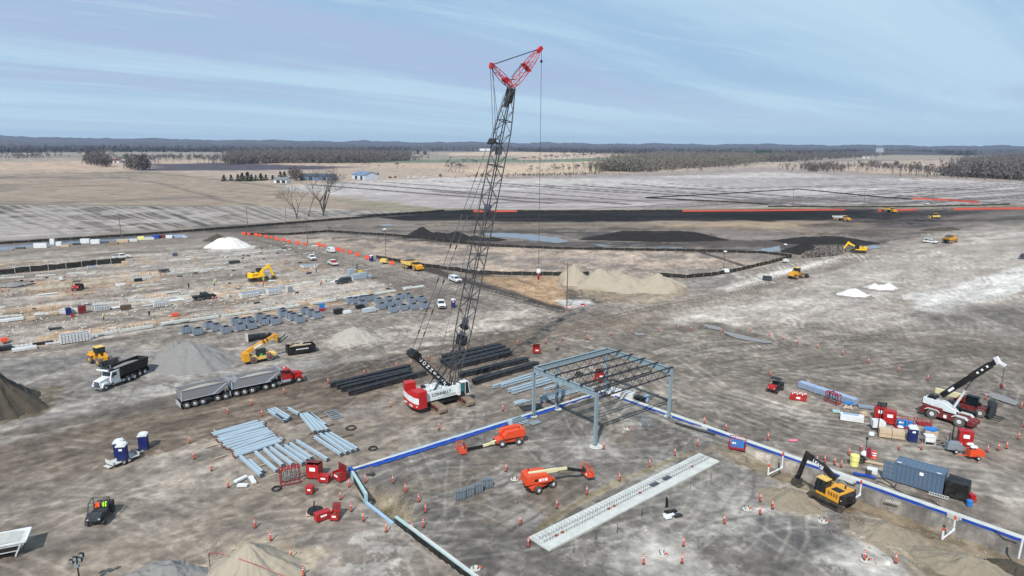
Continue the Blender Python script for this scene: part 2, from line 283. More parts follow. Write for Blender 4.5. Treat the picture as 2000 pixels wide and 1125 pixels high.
# left foundations area
mF=pmask([(-300,520),(0,500),(300,480),(520,470),(700,500),(860,570),(800,600),(640,610),(350,650),(100,690),(-300,720)],3,2)
paint(mF,(150,141,132),.8); blot(mF,9,.5,(172,163,154),.8,UA,5,3); blot(mF,7,.55,(118,108,98),.8,UA,6,9); blot(mF,12,.6,(176,150,122),.7,UA,4,19)
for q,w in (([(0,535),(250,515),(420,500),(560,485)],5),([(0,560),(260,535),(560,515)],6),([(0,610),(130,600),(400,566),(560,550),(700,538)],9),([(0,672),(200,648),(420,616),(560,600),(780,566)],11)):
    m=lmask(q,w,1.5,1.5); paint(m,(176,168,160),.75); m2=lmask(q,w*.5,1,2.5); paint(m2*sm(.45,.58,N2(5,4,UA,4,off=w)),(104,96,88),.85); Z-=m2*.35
    paint(m*sm(.5,.6,N2(6,4,off=w+2)),(178,148,116),.7)
field([(30,572),(140,548),(350,528),(300,548),(120,575)],(168,142,112),1,2,a=.55)
field([(240,548),(290,535),(300,541),(270,548)],(166,168,166),.5,.5)
# haul roads
mQ=pmask([(-300,760),(0,700),(250,680),(640,700),(640,722),(350,770),(0,842),(-300,905)],3,2); paint(mQ,(134,131,128),.85); blot(mQ,7,.52,(156,153,150),.6,sA,5,28); blot(mQ,10,.55,(114,110,106),.6,sA,4,29)
mR1=pmask([(-700,1020),(0,848),(350,768),(640,716),(860,672),(1060,634),(1200,608),(1440,564),(1620,518),(1720,500),(1760,508),(1560,560),(1300,628),(1110,676),(900,724),(660,800),(400,862),(0,962),(-700,1180)],1.2,.8)
paint(mR1,(110,98,87),.93); blot(mR1,30,.5,(100,89,79),.5,sA,9,4); blot(mR1,8,.6,(134,121,108),.45,sA,12,6)
paint(lmask([(-300,935),(0,860),(200,812),(350,776),(640,724),(860,680),(1080,634),(1240,604),(1440,568),(1640,517)],4.4,.9,.7),(92,86,80),.85)
paint(lmask([(-300,900),(0,838),(200,796),(350,762),(640,712)],1.6,.8,1.2),(156,150,143),.6)
mR2=pmask([(470,455),(600,482),(720,508),(880,540),(1000,580),(1100,606),(1160,630),(1000,640),(860,610),(760,560),(640,520),(480,478)],2,1.5)
paint(mR2,(124,115,107),.85); blot(mR2,9,.5,(108,100,94),.7,HD((600,500),(1000,600)),8,3)
mR3=pmask([(640,640),(860,620),(1000,600),(1100,620),(1060,646),(860,690),(700,700),(560,700),(400,720),(300,710),(400,670)],3,3)
blot(mR3,12,.44,(176,167,156),.85,R(15),3,8); blot(mS*pmask([(-200,700),(200,690),(330,720),(640,700),(400,790),(0,850),(-300,900)],4,4),10,.5,(114,108,102),.5,R(30),4,18); blot(mS*pmask([(-200,750),(640,690),(640,745),(350,790),(-200,920)],4,2),8,.55,(164,158,150),.7,sA,6,28)
# pale haul yard on the right
mY=pmask([(1180,600),(1330,576),(1560,525),(1800,472),(2000,442),(2500,430),(2500,640),(1960,600),(1800,640),(1560,640),(1240,625)],5,3)
paint(mY,(168,160,151),.93); blot(mY,14,.48,(184,178,171),.6,R(25),5,4); blot(mY,10,.57,(148,139,131),.6,R(28),8,14); blot(mY,30,.57,(152,144,136),.5,R(28),4,24)
for q in ([(1330,575),(1560,530),(1760,478),(2000,450)],[(1300,590),(1500,560),(1700,500),(1900,470),(2100,458)],[(1600,505),(1800,462),(2000,446)],[(1240,612),(1460,570),(1640,520),(1700,500)]): paint(lmask(q,3,1.5,2.5,14),(128,118,110),.6)
field([(1380,566),(1420,552),(1500,535),(1640,500),(1640,510),(1500,548),(1420,566)],(206,200,192),1,1)
mG=field([(1770,577),(1850,564),(2000,518),(2300,470),(2300,560),(2000,560),(1905,600),(1840,612),(1786,604),(1800,590),(1775,583)],(200,197,192),.7,.8)
blot(mG,10,.6,(186,182,176),.5,R(30),3,3)
mD=field([(1790,612),(1850,612),(1920,597),(2000,600),(2400,640),(2400,700),(2000,680),(1880,650)],(112,107,102),3,2)
blot(mD,8,.5,(142,136,130),.7,HD((1900,612),(2000,660)),6,1)
# mid apron right of the steel frame: brown-grey with pale scabs
mA=pmask([(1000,650),(1300,630),(1560,640),(1900,650),(2500,700),(2500,1000),(2000,1040),(1200,760),(1180,700),(1060,690)],4,3)
paint(mA,(118,110,101),.85); blot(mA,22,.5,(110,103,95),.5,R(-28),3,7); blot(mA,9,.59,(160,153,143),.55,R(-28),4,17); blot(mA,30,.58,(144,136,126),.6,R(-10),2,27); blot(mA,4,.62,(162,156,147),.55,R(-30),3,37)
blot(mS*pmask([(1560,830),(2500,1000),(2500,1200),(2000,1060),(1500,890),(1440,850)],3,2),7,.5,(150,145,138),.6,VA,4,3)
# the soil east of the fence
field([(880,520),(960,541),(1180,543),(1260,560),(1240,585),(1110,604),(1060,596),(980,572)],(88,82,76),1,1.5)
field([(925,541),(1100,541),(1150,546),(1095,560),(1110,600),(1060,594),(990,570),(940,552)],(164,138,110),.8,1.5); blot(pmask([(925,541),(1150,546),(1110,600),(990,570)],1,1),5,.5,(120,106,88),.8,HD((940,550),(1100,598)),5,3)
paint(lmask([(800,515),(900,545),(1000,578),(1100,606)],5,1.2,1),(66,60,56),.9)
field([(1085,588),(1150,585),(1170,594),(1110,604)],(186,184,180),.8,1.2)
field([(1260,545),(1400,536),(1500,535),(1380,566),(1300,560)],(132,126,120),1.5,2)
# building pad
W0=G(683,922); K0=G(1182,766)
mB=pmask([(683,924),(1182,768),(2000,1060),(2300,1200),(1600,1500),(1000,1180)],.6,.1)
paint(mB,(106,102,98),.94); blot(mB,13,.5,(97,93,90),.6,UA,2.5,3); blot(mB,8,.56,(132,128,122),.6,UA,2,13); blot(mB,3,.57,(138,134,128),.6,0,1,23); blot(mB,20,.6,(124,112,96),.5,0,1,33)
blot(mS*pmask([(-300,900),(350,830),(640,900),(700,960),(940,1125),(900,1300),(-500,1300)],4,3),9,.57,(150,142,132),.7,R(35),3,3)
blot(mS*pmask([(-300,900),(350,830),(640,900),(700,960),(940,1125),(900,1300),(-500,1300)],4,3),30,.5,(112,104,97),.5,R(10),2,13)
blot(mS*pmask([(700,1010),(940,1125),(1000,1200),(600,1200),(640,1040)],3,3),3,.47,(164,160,154),.8,0,1,43)
for q,r in (((1164,872),5),((1310,905),4),((1240,828),3.5),((995,940),5),((1290,1090),5),((1290,1095),9),((1460,995),9),((1455,1000),5),((1690,1080),8),((1690,1095),5),((1020,1010),4)):
    c=G(*q); d=np.hypot(X-c[0]+(N2(3,3)-.5)*4,Y-c[1]+(N2(3,3,off=9)-.5)*4); paint(1-sm(r*.3,r*.8,d),(172,168,162),.7); paint((1-sm(r*.7,r*1.15,d))*sm(.5,.56,N2(1.5,5,g=.65)),(164,160,154),.5)
field([(1480,1010),(1560,1010),(1640,1060),(1560,1085),(1450,1060)],(104,102,100),1,1.2)
field([(1380,880),(1400,868),(1480,888),(1560,935),(1640,950),(1990,1085),(2100,1140),(1960,1120),(1700,1010),(1560,960),(1440,905)],(140,128,110),.6,.8)
field([(1640,985),(1700,985),(1800,1010),(1900,1060),(1860,1085),(1760,1060),(1660,1015)],(100,86,70),.8,1,a=.95)
field([(1030,1045),(1100,1000),(1230,935),(1380,882),(1365,880),(1200,935),(1050,1010)],(136,124,96),.4,.8,a=.8)
for q,r,c_ in (((372,712),9.5,(150,146,142)),((692,664),7,(182,174,162)),((488,1118),6.5,(160,148,130)),((-12,795),10,(96,86,72)),((446,484),10.5,(196,192,186)),((1225,568),17,(150,136,118)),((1160,557),12,(150,136,118)),((1667,576),6,(138,131,124)),((1721,563),6,(146,139,132)),((1545,975),4.2,(150,142,130)),((1732,1040),4.4,(134,122,104)),((1895,1110),6,(134,122,104))):
    g_=G(*q); d=np.hypot(X-g_[0],(Y-g_[1]))+(N2(2.5,5,off=77,g=.65)-.5)*r*.9; paint(1-sm(r*.85,r*1.05,d),c_,.85)
field([(1340,626),(1400,630),(1460,650),(1530,666),(1560,680),(1490,680),(1400,664),(1370,645)],(96,89,82),1,1.5,a=.75); field([(1880,752),(1960,756),(2060,790),(2000,812),(1930,792)],(98,92,86),1,1.5,a=.75)
# tyre marks
tr=random.Random(5)
def arcs(px,n,lo,hi,az,spread,c,a,w=.42):
    P=wpts(px); x0,y0=P.min(0);x1,y1=P.max(0)
    for i in range(n):
        x=tr.uniform(x0,x1);y=tr.uniform(y0,y1);t=az+tr.gauss(0,spread);k=tr.gauss(0,.03);L=tr.uniform(lo,hi);pts=[[],[]]
        for j in range(9):
            for e in (0,1): pts[e].append((x+math.cos(t+1.57)*(e*2-1)*.95,y+math.sin(t+1.57)*(e*2-1)*.95))
            x+=math.cos(t)*L/8;y+=math.sin(t)*L/8;t+=k*L/8
        for e in (0,1): paint(lmask(pts[e],w,.14,.12,2.0,world=True)*mS,c,a*tr.uniform(.5,1))
arcs([(750,900),(1400,800),(1500,1100),(900,1100)],52,8,30,UA,.5,(156,152,146),.5); arcs([(750,900),(1400,800),(1500,1100),(900,1100)],44,8,30,UA,.5,(88,85,82),.5)
arcs([(0,900),(700,800),(650,1100),(0,1100)],32,10,40,R(35),.5,(166,158,148),.45); arcs([(0,900),(700,800),(650,1100),(0,1100)],24,10,40,R(35),.5,(100,94,88),.45)
arcs([(1000,640),(1990,650),(1990,900),(1300,760)],52,20,60,R(-25),.35,(164,157,148),.5); arcs([(1000,640),(1990,650),(1990,900),(1300,760)],44,20,60,R(-25),.35,(98,92,86),.45)
arcs([(0,690),(900,620),(700,760),(0,850)],52,20,60,sA,.25,(160,152,144),.5); arcs([(0,690),(900,620),(700,760),(0,850)],44,20,60,sA,.25,(100,94,90),.5)
arcs([(1200,560),(1990,460),(1990,620),(1300,620)],68,30,90,R(28),.25,(140,131,122),.5,.6); arcs([(1200,560),(1990,460),(1990,620),(1300,620)],32,30,90,R(28),.25,(204,199,192),.6,.9)
def along(px,n,offs,c,a,w=.5):
    P=wpts(px)
    for i in range(n):
        o=tr.uniform(-offs,offs); f0=tr.uniform(0,.6); f1=f0+tr.uniform(.2,.5); Q=[]
        for k in range(14):
            f=(f0+(f1-f0)*k/13)*(len(P)-1); j=min(int(f),len(P)-2); q=P[j]*(1-(f-j))+P[j+1]*(f-j) if f<len(P)-1 else P[-1]; d=P[j+1]-P[j]; d=d/np.hypot(*d); Q.append(q+np.array([-d[1],d[0]])*(o+math.sin(k*.5+i)*.35))
        for e in(-.95,.95): paint(lmask([q+np.array([-d[1],d[0]])*e for q in Q],w,.18,.15,2.0,world=True),c,a*tr.uniform(.5,1))
RDL=[(-100,925),(200,850),(400,800),(640,760),(860,698),(1080,650),(1240,610),(1440,575),(1640,515),(1760,495)]
along(RDL,26,6,(84,76,69),.4); along(RDL,20,7,(134,121,107),.4)
RD2=[(480,460),(600,490),(760,528),(900,570),(1040,610),(1180,640)]
along(RD2,14,7,(98,92,87),.5,.7); along(RD2,14,8,(164,156,146),.5,.7)
RD3=[(0,690),(200,668),(420,640),(640,612),(860,600)]; along(RD3,14,8,(110,104,98),.5); along(RD3,12,9,(172,164,154),.5)
RD4=[(2000,640),(1700,660),(1400,690),(1250,730)]; along(RD4,16,16,(100,94,88),.45,.6); along(RD4,16,18,(170,162,152),.5,.6)
RD5=[(2000,900),(1800,880),(1560,850),(1330,770),(1240,700)]; along(RD5,14,9,(104,99,93),.45,.5); along(RD5,14,11,(176,170,161),.5,.6)
RD6=[(0,620),(260,585),(480,560),(700,530)]; along(RD6,8,5,(112,104,97),.5); RD7=[(0,512),(240,492),(480,478)]; along(RD7,12,10,(108,102,97),.5,.8); along(RD7,8,10,(166,158,150),.5,.8)
# relief: pit behind the low wall, trench along the long wall
m=pmask([(703,962),(725,950),(770,955),(800,985),(808,1005),(775,1012),(735,985)],1.2,.3); Z-=m*1.5; paint(m,(150,138,116),.85); paint(m*sm(.5,.6,N2(1.5,3)),(112,100,76),.7)
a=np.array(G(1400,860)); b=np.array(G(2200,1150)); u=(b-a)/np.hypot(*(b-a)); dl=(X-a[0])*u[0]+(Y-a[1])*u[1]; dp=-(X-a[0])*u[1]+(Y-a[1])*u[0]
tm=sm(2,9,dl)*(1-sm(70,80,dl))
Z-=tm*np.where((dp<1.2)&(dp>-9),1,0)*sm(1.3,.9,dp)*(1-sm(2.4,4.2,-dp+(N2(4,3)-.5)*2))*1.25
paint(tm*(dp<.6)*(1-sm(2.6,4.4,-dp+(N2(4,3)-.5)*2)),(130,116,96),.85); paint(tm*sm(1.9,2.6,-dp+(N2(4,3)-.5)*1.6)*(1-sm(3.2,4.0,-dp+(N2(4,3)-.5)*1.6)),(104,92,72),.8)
nearw=1-sm(150,420,RD)
Z+=nearw*((N2(4,5,g=.6)-.62)*.22)+(sm(.5,.8,N2(2.5,3,off=6))*.05-.03)*nearw
Z-=.06*nearw
C*=np.array([1.012,.992,.975])[None,:]
# fine grain
g=(N2(1.2,3,off=50)-.5)*nearw; C*= (1+g*.5)[:,None]
g=(N2(4,3,sA,3,off=60)-.5); C*=(1+g*.3)[:,None]
C=np.clip(C,0,255)
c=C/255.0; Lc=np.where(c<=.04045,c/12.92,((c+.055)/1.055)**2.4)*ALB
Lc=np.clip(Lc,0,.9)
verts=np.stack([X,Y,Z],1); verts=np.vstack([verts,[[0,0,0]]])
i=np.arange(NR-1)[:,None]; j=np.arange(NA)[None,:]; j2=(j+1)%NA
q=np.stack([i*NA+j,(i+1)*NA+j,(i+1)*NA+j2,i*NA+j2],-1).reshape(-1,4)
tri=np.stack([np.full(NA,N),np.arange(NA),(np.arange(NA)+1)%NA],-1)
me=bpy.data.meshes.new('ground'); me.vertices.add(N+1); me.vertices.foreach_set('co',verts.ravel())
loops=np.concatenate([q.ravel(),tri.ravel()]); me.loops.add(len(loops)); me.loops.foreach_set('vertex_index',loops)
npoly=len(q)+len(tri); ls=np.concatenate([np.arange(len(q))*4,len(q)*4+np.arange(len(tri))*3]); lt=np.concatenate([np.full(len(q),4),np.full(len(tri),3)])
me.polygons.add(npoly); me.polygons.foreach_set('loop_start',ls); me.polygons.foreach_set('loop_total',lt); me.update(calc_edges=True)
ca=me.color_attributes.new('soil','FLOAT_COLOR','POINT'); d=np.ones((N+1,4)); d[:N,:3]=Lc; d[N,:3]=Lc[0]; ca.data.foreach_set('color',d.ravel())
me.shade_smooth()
gm=bpy.data.materials.new('ground'); gm.use_nodes=True; nt=gm.node_tree; nn=nt.nodes; bs=nn['Principled BSDF']; bs.inputs['Roughness'].default_value=.95; bs.inputs['Specular IOR Level'].default_value=.15
at=nn.new('ShaderNodeAttribute'); at.attribute_name='soil'; tc=nn.new('ShaderNodeTexCoord')
def noisen(scale,det=6,rough=.6):
    n=nn.new('ShaderNodeTexNoise'); n.inputs['Scale'].default_value=scale; n.inputs['Detail'].default_value=det; n.inputs['Roughness'].default_value=rough; nt.links.new(tc.outputs['Object'],n.inputs['Vector']); return n
na=noisen(1.1,8,.7); nb=noisen(.16,5,.6)
def mr(n,a,b,lo,hi):
    m=nn.new('ShaderNodeMapRange'); m.inputs[1].default_value=a;m.inputs[2].default_value=b;m.inputs[3].default_value=lo;m.inputs[4].default_value=hi; nt.links.new(n.outputs['Fac'],m.inputs[0]); return m
m1=mr(na,.3,.7,.82,1.18); m2=mr(nb,.3,.7,.9,1.1)
mu=nn.new('ShaderNodeMath'); mu.operation='MULTIPLY'; nt.links.new(m1.outputs[0],mu.inputs[0]); nt.links.new(m2.outputs[0],mu.inputs[1])
def thr(n,a,c_): return mr(n,a,c_,0,1)
nsc=noisen(.55,12,.72); nsc.inputs['Distortion'].default_value=1.2; ng=noisen(.045,4,.6); ns2=noisen(1.7,10,.75); ns2.inputs['Distortion'].default_value=.8
def mm(op,p_,q_):
    x=nn.new('ShaderNodeMath'); x.operation=op
    for k,v in enumerate((p_,q_)):
        if isinstance(v,(int,float)): x.inputs[k].default_value=v
        else: nt.links.new(v,x.inputs[k])
    return x.outputs[0]
sc_=mm('MULTIPLY',thr(nsc,.53,.60).outputs[0],thr(ng,.44,.60).outputs[0]); sd_=mm('MULTIPLY',thr(ns2,.54,.62).outputs[0],.2); dk=mm('MULTIPLY',thr(nsc,.46,.38).outputs[0],.14)
fac=mm('SUBTRACT',mm('ADD',mm('ADD',mm('MULTIPLY',sc_,.34),sd_),1.0),dk); mu2=nn.new('ShaderNodeMath'); mu2.operation='MULTIPLY'; nt.links.new(mu.outputs[0],mu2.inputs[0]); nt.links.new(fac,mu2.inputs[1]); mu=mu2
vm=nn.new('ShaderNodeVectorMath'); vm.operation='SCALE'; nt.links.new(at.outputs['Color'],vm.inputs[0]); nt.links.new(mu.outputs[0],vm.inputs['Scale']); nt.links.new(vm.outputs[0],bs.inputs['Base Color'])
bu=nn.new('ShaderNodeBump'); bu.inputs['Strength'].default_value=.5; bu.inputs['Distance'].default_value=.06; nt.links.new(na.outputs['Fac'],bu.inputs['Height']); nt.links.new(bu.outputs[0],bs.inputs['Normal'])
me.materials.append(gm); go=bpy.data.objects.new('ground',me); COL.objects.link(go); tag(go,kind='structure')
# ---------------------------------------------------------------- far country
def nm(name,co,faces_q,m,smooth=False):
    me=bpy.data.meshes.new(name); me.vertices.add(len(co)); me.vertices.foreach_set('co',np.asarray(co,float).ravel()); k=faces_q.shape[1]
    me.loops.add(faces_q.size); me.loops.foreach_set('vertex_index',faces_q.ravel()); me.polygons.add(len(faces_q)); me.polygons.foreach_set('loop_start',np.arange(len(faces_q))*k); me.polygons.foreach_set('loop_total',np.full(len(faces_q),k)); me.update(calc_edges=True)
    if smooth: me.shade_smooth()
    me.materials.append(MATS[m]); o=bpy.data.objects.new(name,me); COL.objects.link(o); return o
for a in [('wood_far',(74,72,76),.95,0,.7,(96,88,88),.02,.05),('wood_mid',(104,97,92),.95,0,.6,(88,82,77),.03,.05),('wood_grn',(108,103,94),.95,0,.7,(118,112,98),.03,.05),('wood_pale',(128,120,114),.95,0,.6,(104,96,92),.05,.05),
          ('spoil',(134,123,106),.95,0,.5,(112,100,84),.8),('gravel_tan',(158,152,142),.95,0,.5,(136,130,121),.8),('orange_mesh',(206,84,66),.7,0,.5,(120,80,70),.05),('conifer',(34,52,36),.9,0,.5,(52,66,48),.3,.05),('dark_bush',(104,97,92),.95,0,.6,(84,76,72),.2,.05)]: mat(*a)
rs=np.random.RandomState(11)
def ridge(D,w,hf,amp,name,m,lab):
    na=1500; nr=9; az=np.radians(np.linspace(90-46,90+46,na)); t=np.linspace(0,1,nr); A,T=np.meshgrid(az,t,indexing='ij'); r=D+w*T
    x=r*np.cos(A); y=r*np.sin(A); base=np.array([hf(math.degrees(v)) for v in az])[:,None]*np.sin(np.pi*np.clip(T*1.0,0,1))**.6
    z=base*(.8+.4*fbm(x,y,500,5,off=D/900.))+amp*(fbm(x,y,45,4,off=3)-.2)*np.where((T>0)&(T<1),1,0)-2*(T==0)
    i=np.arange(na-1)[:,None];j=np.arange(nr-1)[None,:]; q=np.stack([i*nr+j,i*nr+j+1,(i+1)*nr+j+1,(i+1)*nr+j],-1).reshape(-1,4)
    o=nm(name,np.stack([x.ravel(),y.ravel(),z.ravel()],1),q,m); tag(o,kind='structure')
ridge(4300,900,lambda a:16,16,'hills','wood_far','')
ridge(6200,1200,lambda a:30+(a-90)*.35+6*math.sin(a*.55)+4*math.sin(a*1.7+1),18,'hills','wood_far','')
ridge(9000,1600,lambda a:66+max(0,(a-95))*1.05-max(0,(90-a))*.5+6*math.sin(a*.8+2)+4*math.sin(a*2.1),24,'hills','wood_far','')
def soup(P,h,rad,ntri,size,zc=.6,elong=.4,trunk=True,cone=False):
    n=len(P); k=ntri; u=rs.rand(n,k); th=rs.rand(n,k)*2*np.pi; ph=np.arccos(2*rs.rand(n,k)-1); rr_=u**(1/2.2)
    dx=rr_*np.sin(ph)*np.cos(th); dy=rr_*np.sin(ph)*np.sin(th); dz=rr_*np.cos(ph)
    if cone:
        zz_=rs.rand(n,k)**1.3; R0=(1-zz_)*rad[:,None]; cx_=np.cos(th)*R0*np.sqrt(u); cy_=np.sin(th)*R0*np.sqrt(u); cz_=zz_*h[:,None]*.96
    else: cx_=dx*rad[:,None]; cy_=dy*rad[:,None]; cz_=(zc+dz*elong)*h[:,None]
    c=np.stack([P[:,0,None]+cx_,P[:,1,None]+cy_,cz_],-1).reshape(-1,3)
    s=(size[:,None]*np.ones((n,k))*(0.5+rs.rand(n,k))).reshape(-1,1,1); tri=c[:,None,:]+rs.randn(len(c),3,3)*s*np.array([.55,.55,.7])
    if trunk:
        t=np.zeros((n,2,3,3)); w_=h*.03+.08
        for e in (0,1):
            d=np.array([1,0]) if e else np.array([0,1])
            t[:,e,0,:2]=P-d*w_[:,None]; t[:,e,1,:2]=P+d*w_[:,None]; t[:,e,2,:2]=P; t[:,e,2,2]=h*.85
        tri=np.concatenate([tri,t.reshape(-1,3,3)])
    co=tri.reshape(-1,3); co[:,2]=np.maximum(co[:,2],0); return co,np.arange(len(co)).reshape(-1,3)
def inpoly(P,n):
    P=np.array(P); lo=P.min(0);hi=P.max(0); out=[]
    while len(out)<n:
        q=lo+rs.rand(4000,2)*(hi-lo); ins=np.zeros(len(q),bool)
        for i in range(len(P)):
            (ax,ay),(bx,by)=P[i],P[(i+1)%len(P)]; ins^=((ay>q[:,1])!=(by>q[:,1]))&(q[:,0]<(bx-ax)*(q[:,1]-ay)/(by-ay+1e-12)+ax)
        out+=list(q[ins])
    return np.array(out[:n])
def wood(name,px,n,h,m,lab,ntri=22,size=1.5,near=0):
    P=inpoly(wpts(px),n)
    if near:                                  # a denser margin on the near side
        e=wpts(px[:near]); t=rs.rand(n//3)*(len(e)-1); i=t.astype(int); f=(t-i)[:,None]; Q=e[i]*(1-f)+e[i+1]*f+rs.randn(len(t),2)*6; P=np.vstack([P,Q])
    P=P+rs.randn(*P.shape)*np.where(rs.rand(len(P),1)<.25,32,9); hh=h*(.45+.75*rs.rand(len(P))**.7)*(.8+.5*fbm(P[:,0],P[:,1],70,2)); co,f=soup(P,hh,hh*.3,ntri,np.full(len(P),size)); o=nm(name,co,f,m); return tag(o,lab,'woods',kind='stuff')
wood('woodland',[(446,321),(560,318),(700,318),(795,313),(800,301),(600,299),(450,301)],3000,19,'wood_mid','brown leafless woods on the flat land beyond the blue barns',24,1.7,4)
wood('woodland',[(1182,334),(1240,335),(1420,323),(1500,313),(1560,306),(1450,301),(1280,303),(1190,313)],3600,18,'wood_grn','grey leafless woods behind the pale striped field right of the tall crane',24,1.6,4)
wood('woodland',[(1862,343),(2000,351),(2300,356),(2300,306),(2000,305),(1870,318)],3400,19,'wood_mid','leafless woods at the right edge behind the pale field',24,1.7,3)
wood('woodland',[(-300,302),(190,297),(470,297),(800,297),(1000,296),(1000,289.5),(190,289.5),(-300,289)],3200,22,'wood_far','far dark belt of trees below the hills on the left',14,5,4)
wood('woodland',[(1000,296),(1200,300),(1500,306),(1700,300),(1900,304),(2200,304),(2200,294),(1000,290.5)],4200,22,'wood_far','far dark belt of trees below the hills on the right',14,5,5)
wood('woodland',[(1500,316),(1560,315),(1700,306),(1760,302),(1500,304)],900,17,'wood_mid','leafless woods behind the farm and its pale field',20,2,3)
wood('hedgerow',[(300,312),(440,312),(440,308),(300,306)],160,11,'wood_mid','scrubby hedgerow in front of the far belt on the left',16,1.6)
wood('hedgerow',[(1655,326),(1760,332),(1850,338),(1850,334),(1700,322)],150,9,'wood_mid','scrubby hedgerow behind the pale field on the right',16,1.3)
wood('scrub',[(1562,334),(1600,337),(1640,335),(1635,327),(1575,326)],170,13,'dark_bush','dark thicket at the far edge of the pale field',26,1.3)
wood('scrub',[(0,312),(90,309),(110,303),(0,303)],90,10,'wood_mid','scrub in the far left fields',20,1.5)
wood('scrub',[(920,347),(1180,341),(1180,339),(920,344)],120,3.5,'wood_mid','low scrub along the far edge of the pale striped field',12,.9)
def vtree(name,h,kind,seed):
    global rs
    rs=np.random.RandomState(seed); P=np.zeros((1,2)); hh=np.array([h])
    if kind=='con': co,f=soup(P,hh,hh*.26,520,np.array([h*.05]),cone=True); return nm(name,co,f,'conifer')
    if kind=='bush': co,f=soup(P,hh,hh*.5,900,np.array([h*.07]),.5,.46,False); return nm(name,co,f,'dark_bush')
    b=MB(); r2=random.Random(seed)
    def br(p,d,l,r,k):
        q=p+d*l; b.tube(p,q,r,r*.6,3,False)
        if k<2:
            for _ in range(5):
                e=(d+Vector((r2.gauss(0,.6),r2.gauss(0,.6),r2.gauss(.1,.5)))).normalized()*h*.085; s_=Vector((r2.gauss(0,1),r2.gauss(0,1),0)).normalized()*h*.0055; b.add([q-s_-e*.1,q+s_,q+e],[(0,1,2)])
        if k==0: return
        for i in range(r2.choice((2,3)) if k>1 else 3):
            nd=(d+Vector((r2.gauss(0,.42),r2.gauss(0,.42),r2.gauss(.08,.25)))).normalized(); br(q,nd,l*r2.uniform(.6,.85),r*.6,k-1)
    b.tube((0,0,0),(0,0,h*.12),h*.018+.05,h*.015+.04,4,False); [br(Vector((0,0,h*.1)),Vector((r2.gauss(0,.35),r2.gauss(0,.35),1)).normalized(),h*.24,h*.011+.03,4) for _ in range(2)]
    return b.build(name,'twig')
protos=[vtree('bare_tree',18,'bare',s) for s in (1,2,3,4)]; conp=[vtree('conifer_tree',10,'con',s) for s in (5,6)]; bup=[vtree('round_tree',10,'bush',9)]
used=set(); rs=np.random.RandomState(12)
def ptree(px,py,hpx,kind,lab,cat,group=None):
    g=G(px,py); D=math.hypot(*g); hm=hpx*D/F; lst={'bare':protos,'con':conp,'bush':bup}[kind]; p=rnd.choice(lst); base={'bare':18.,'con':10.,'bush':10.}[kind]
    if p.name not in used: used.add(p.name); o=p
    else: o=p.copy(); COL.objects.link(o)
    o.location=(g[0],g[1],-.2); s=hm/base; o.scale=(s*(1.25 if kind=='bare' else 2.2 if kind=='con' else 1),)*2+(s,); o.rotation_euler=(0,0,rnd.uniform(0,6.28)); tag(o,lab,cat,group)
def trow(pts,kind,lab,cat,group):
    for i,(x,y,h) in enumerate(pts): ptree(x,y,h,kind,lab%nth(i),cat,group)
trow([(160,320,27),(178,322,30),(190,323,35),(207,326,31),(216,324,24)],'bare','tall leafless tree, %s in the clump left of the dark far field','tree','far left clump of leafless trees')
trow([(242,329,27),(258,330,32),(270,332,34),(285,331,30),(292,329,22)],'bare','tall leafless tree, %s in the clump by the red farmstead','tree','second clump of leafless trees')
trow([(40,307,17),(54,309,21),(68,309,16),(90,298,9),(122,300,9)],'bare','leafless tree, %s in the far left corner fields','tree','trees in the far left fields')
trow([(310,318,12),(325,316,14),(338,317,16),(352,318,11),(370,319,12),(386,317,15),(400,319,13),(415,319,12),(430,320,16),(445,319,14)],'bare','small leafless tree, %s in the row behind the dark far field','tree','row of trees behind the dark field')
trow([(622,322,22),(645,324,10),(706,326,13),(722,327,11),(776,330,15),(790,331,9),(740,328,7)],'bare','leafless tree, %s of the scattered trees behind the blue barns','tree','scattered trees behind the barns')
trow([(876,336,22),(883,336,26),(890,336,24),(897,337,22),(905,336,16)],'bare','leafless tree, %s of the cluster just left of the tall crane boom','tree','cluster of trees left of the crane boom')
trow([(905,323,15),(914,323,17),(922,323,15),(930,323,13)],'bare','distant leafless tree, %s of the group seen beside the crane pendants','tree','far group beside the crane pendants')
trow([(1003+i*10.5,319-i*.75+(i%3),12+(i*7)%5) for i in range(18)],'bare','leafless tree, %s in the hedgerow across the far pinkish fields','tree','far hedgerow trees')
trow([(1036,341,15),(1049,341,17),(1069,340,13),(1084,339,22),(1089,340,17),(1112,338,14),(1128,338,20),(1138,337,22),(1152,337,16),(1162,336,18),(1172,336,20),(1182,336,18)],'bare','leafless tree, %s in the thin row behind the pale field','tree','thin row of trees at the field edge')
trow([(1672,331,18),(1690,333,14),(1703,334,22),(1712,334,20),(1728,336,15),(1744,338,14),(1757,339,16),(1770,340,14),(1775,340,24),(1788,341,16),(1800,342,18),(1812,342,15),(1824,343,22),(1836,343,16),(1847,344,18),(1858,345,20)],'bare','leafless tree, %s in the row behind the pale field at right','tree','row of trees at the right field edge')
trow([(438,354,12),(452,353,11),(465,354,13),(474,353,15),(484,354,17),(492,354,13),(500,353,11),(510,353,14),(520,352,11),(533,352,10)],'con','dark green conifer, %s in the row by the white farmhouse','conifer','conifer row by the farmhouse')
trow([(548,347,12),(556,346,11),(591,352,13),(597,352,11)],'con','dark conifer, %s of those around the big grey tree at the farm','conifer','farm conifers')
trow([(860,345,6),(738,342,5)],'bush','low round bush, %s in the tan field behind the barn','bush','bushes in the tan field')
trow([(1750,325,10),(1728,327,9),(1590,335,14)],'bush','dark round bush, %s beyond the pale field at right','bush','bushes on the right')
trow([(176,322,20),(188,323,24),(199,325,26),(208,326,20)],'bush','dark round tree, %s inside the clump left of the dark far field','tree','dark round trees in the far left clump')
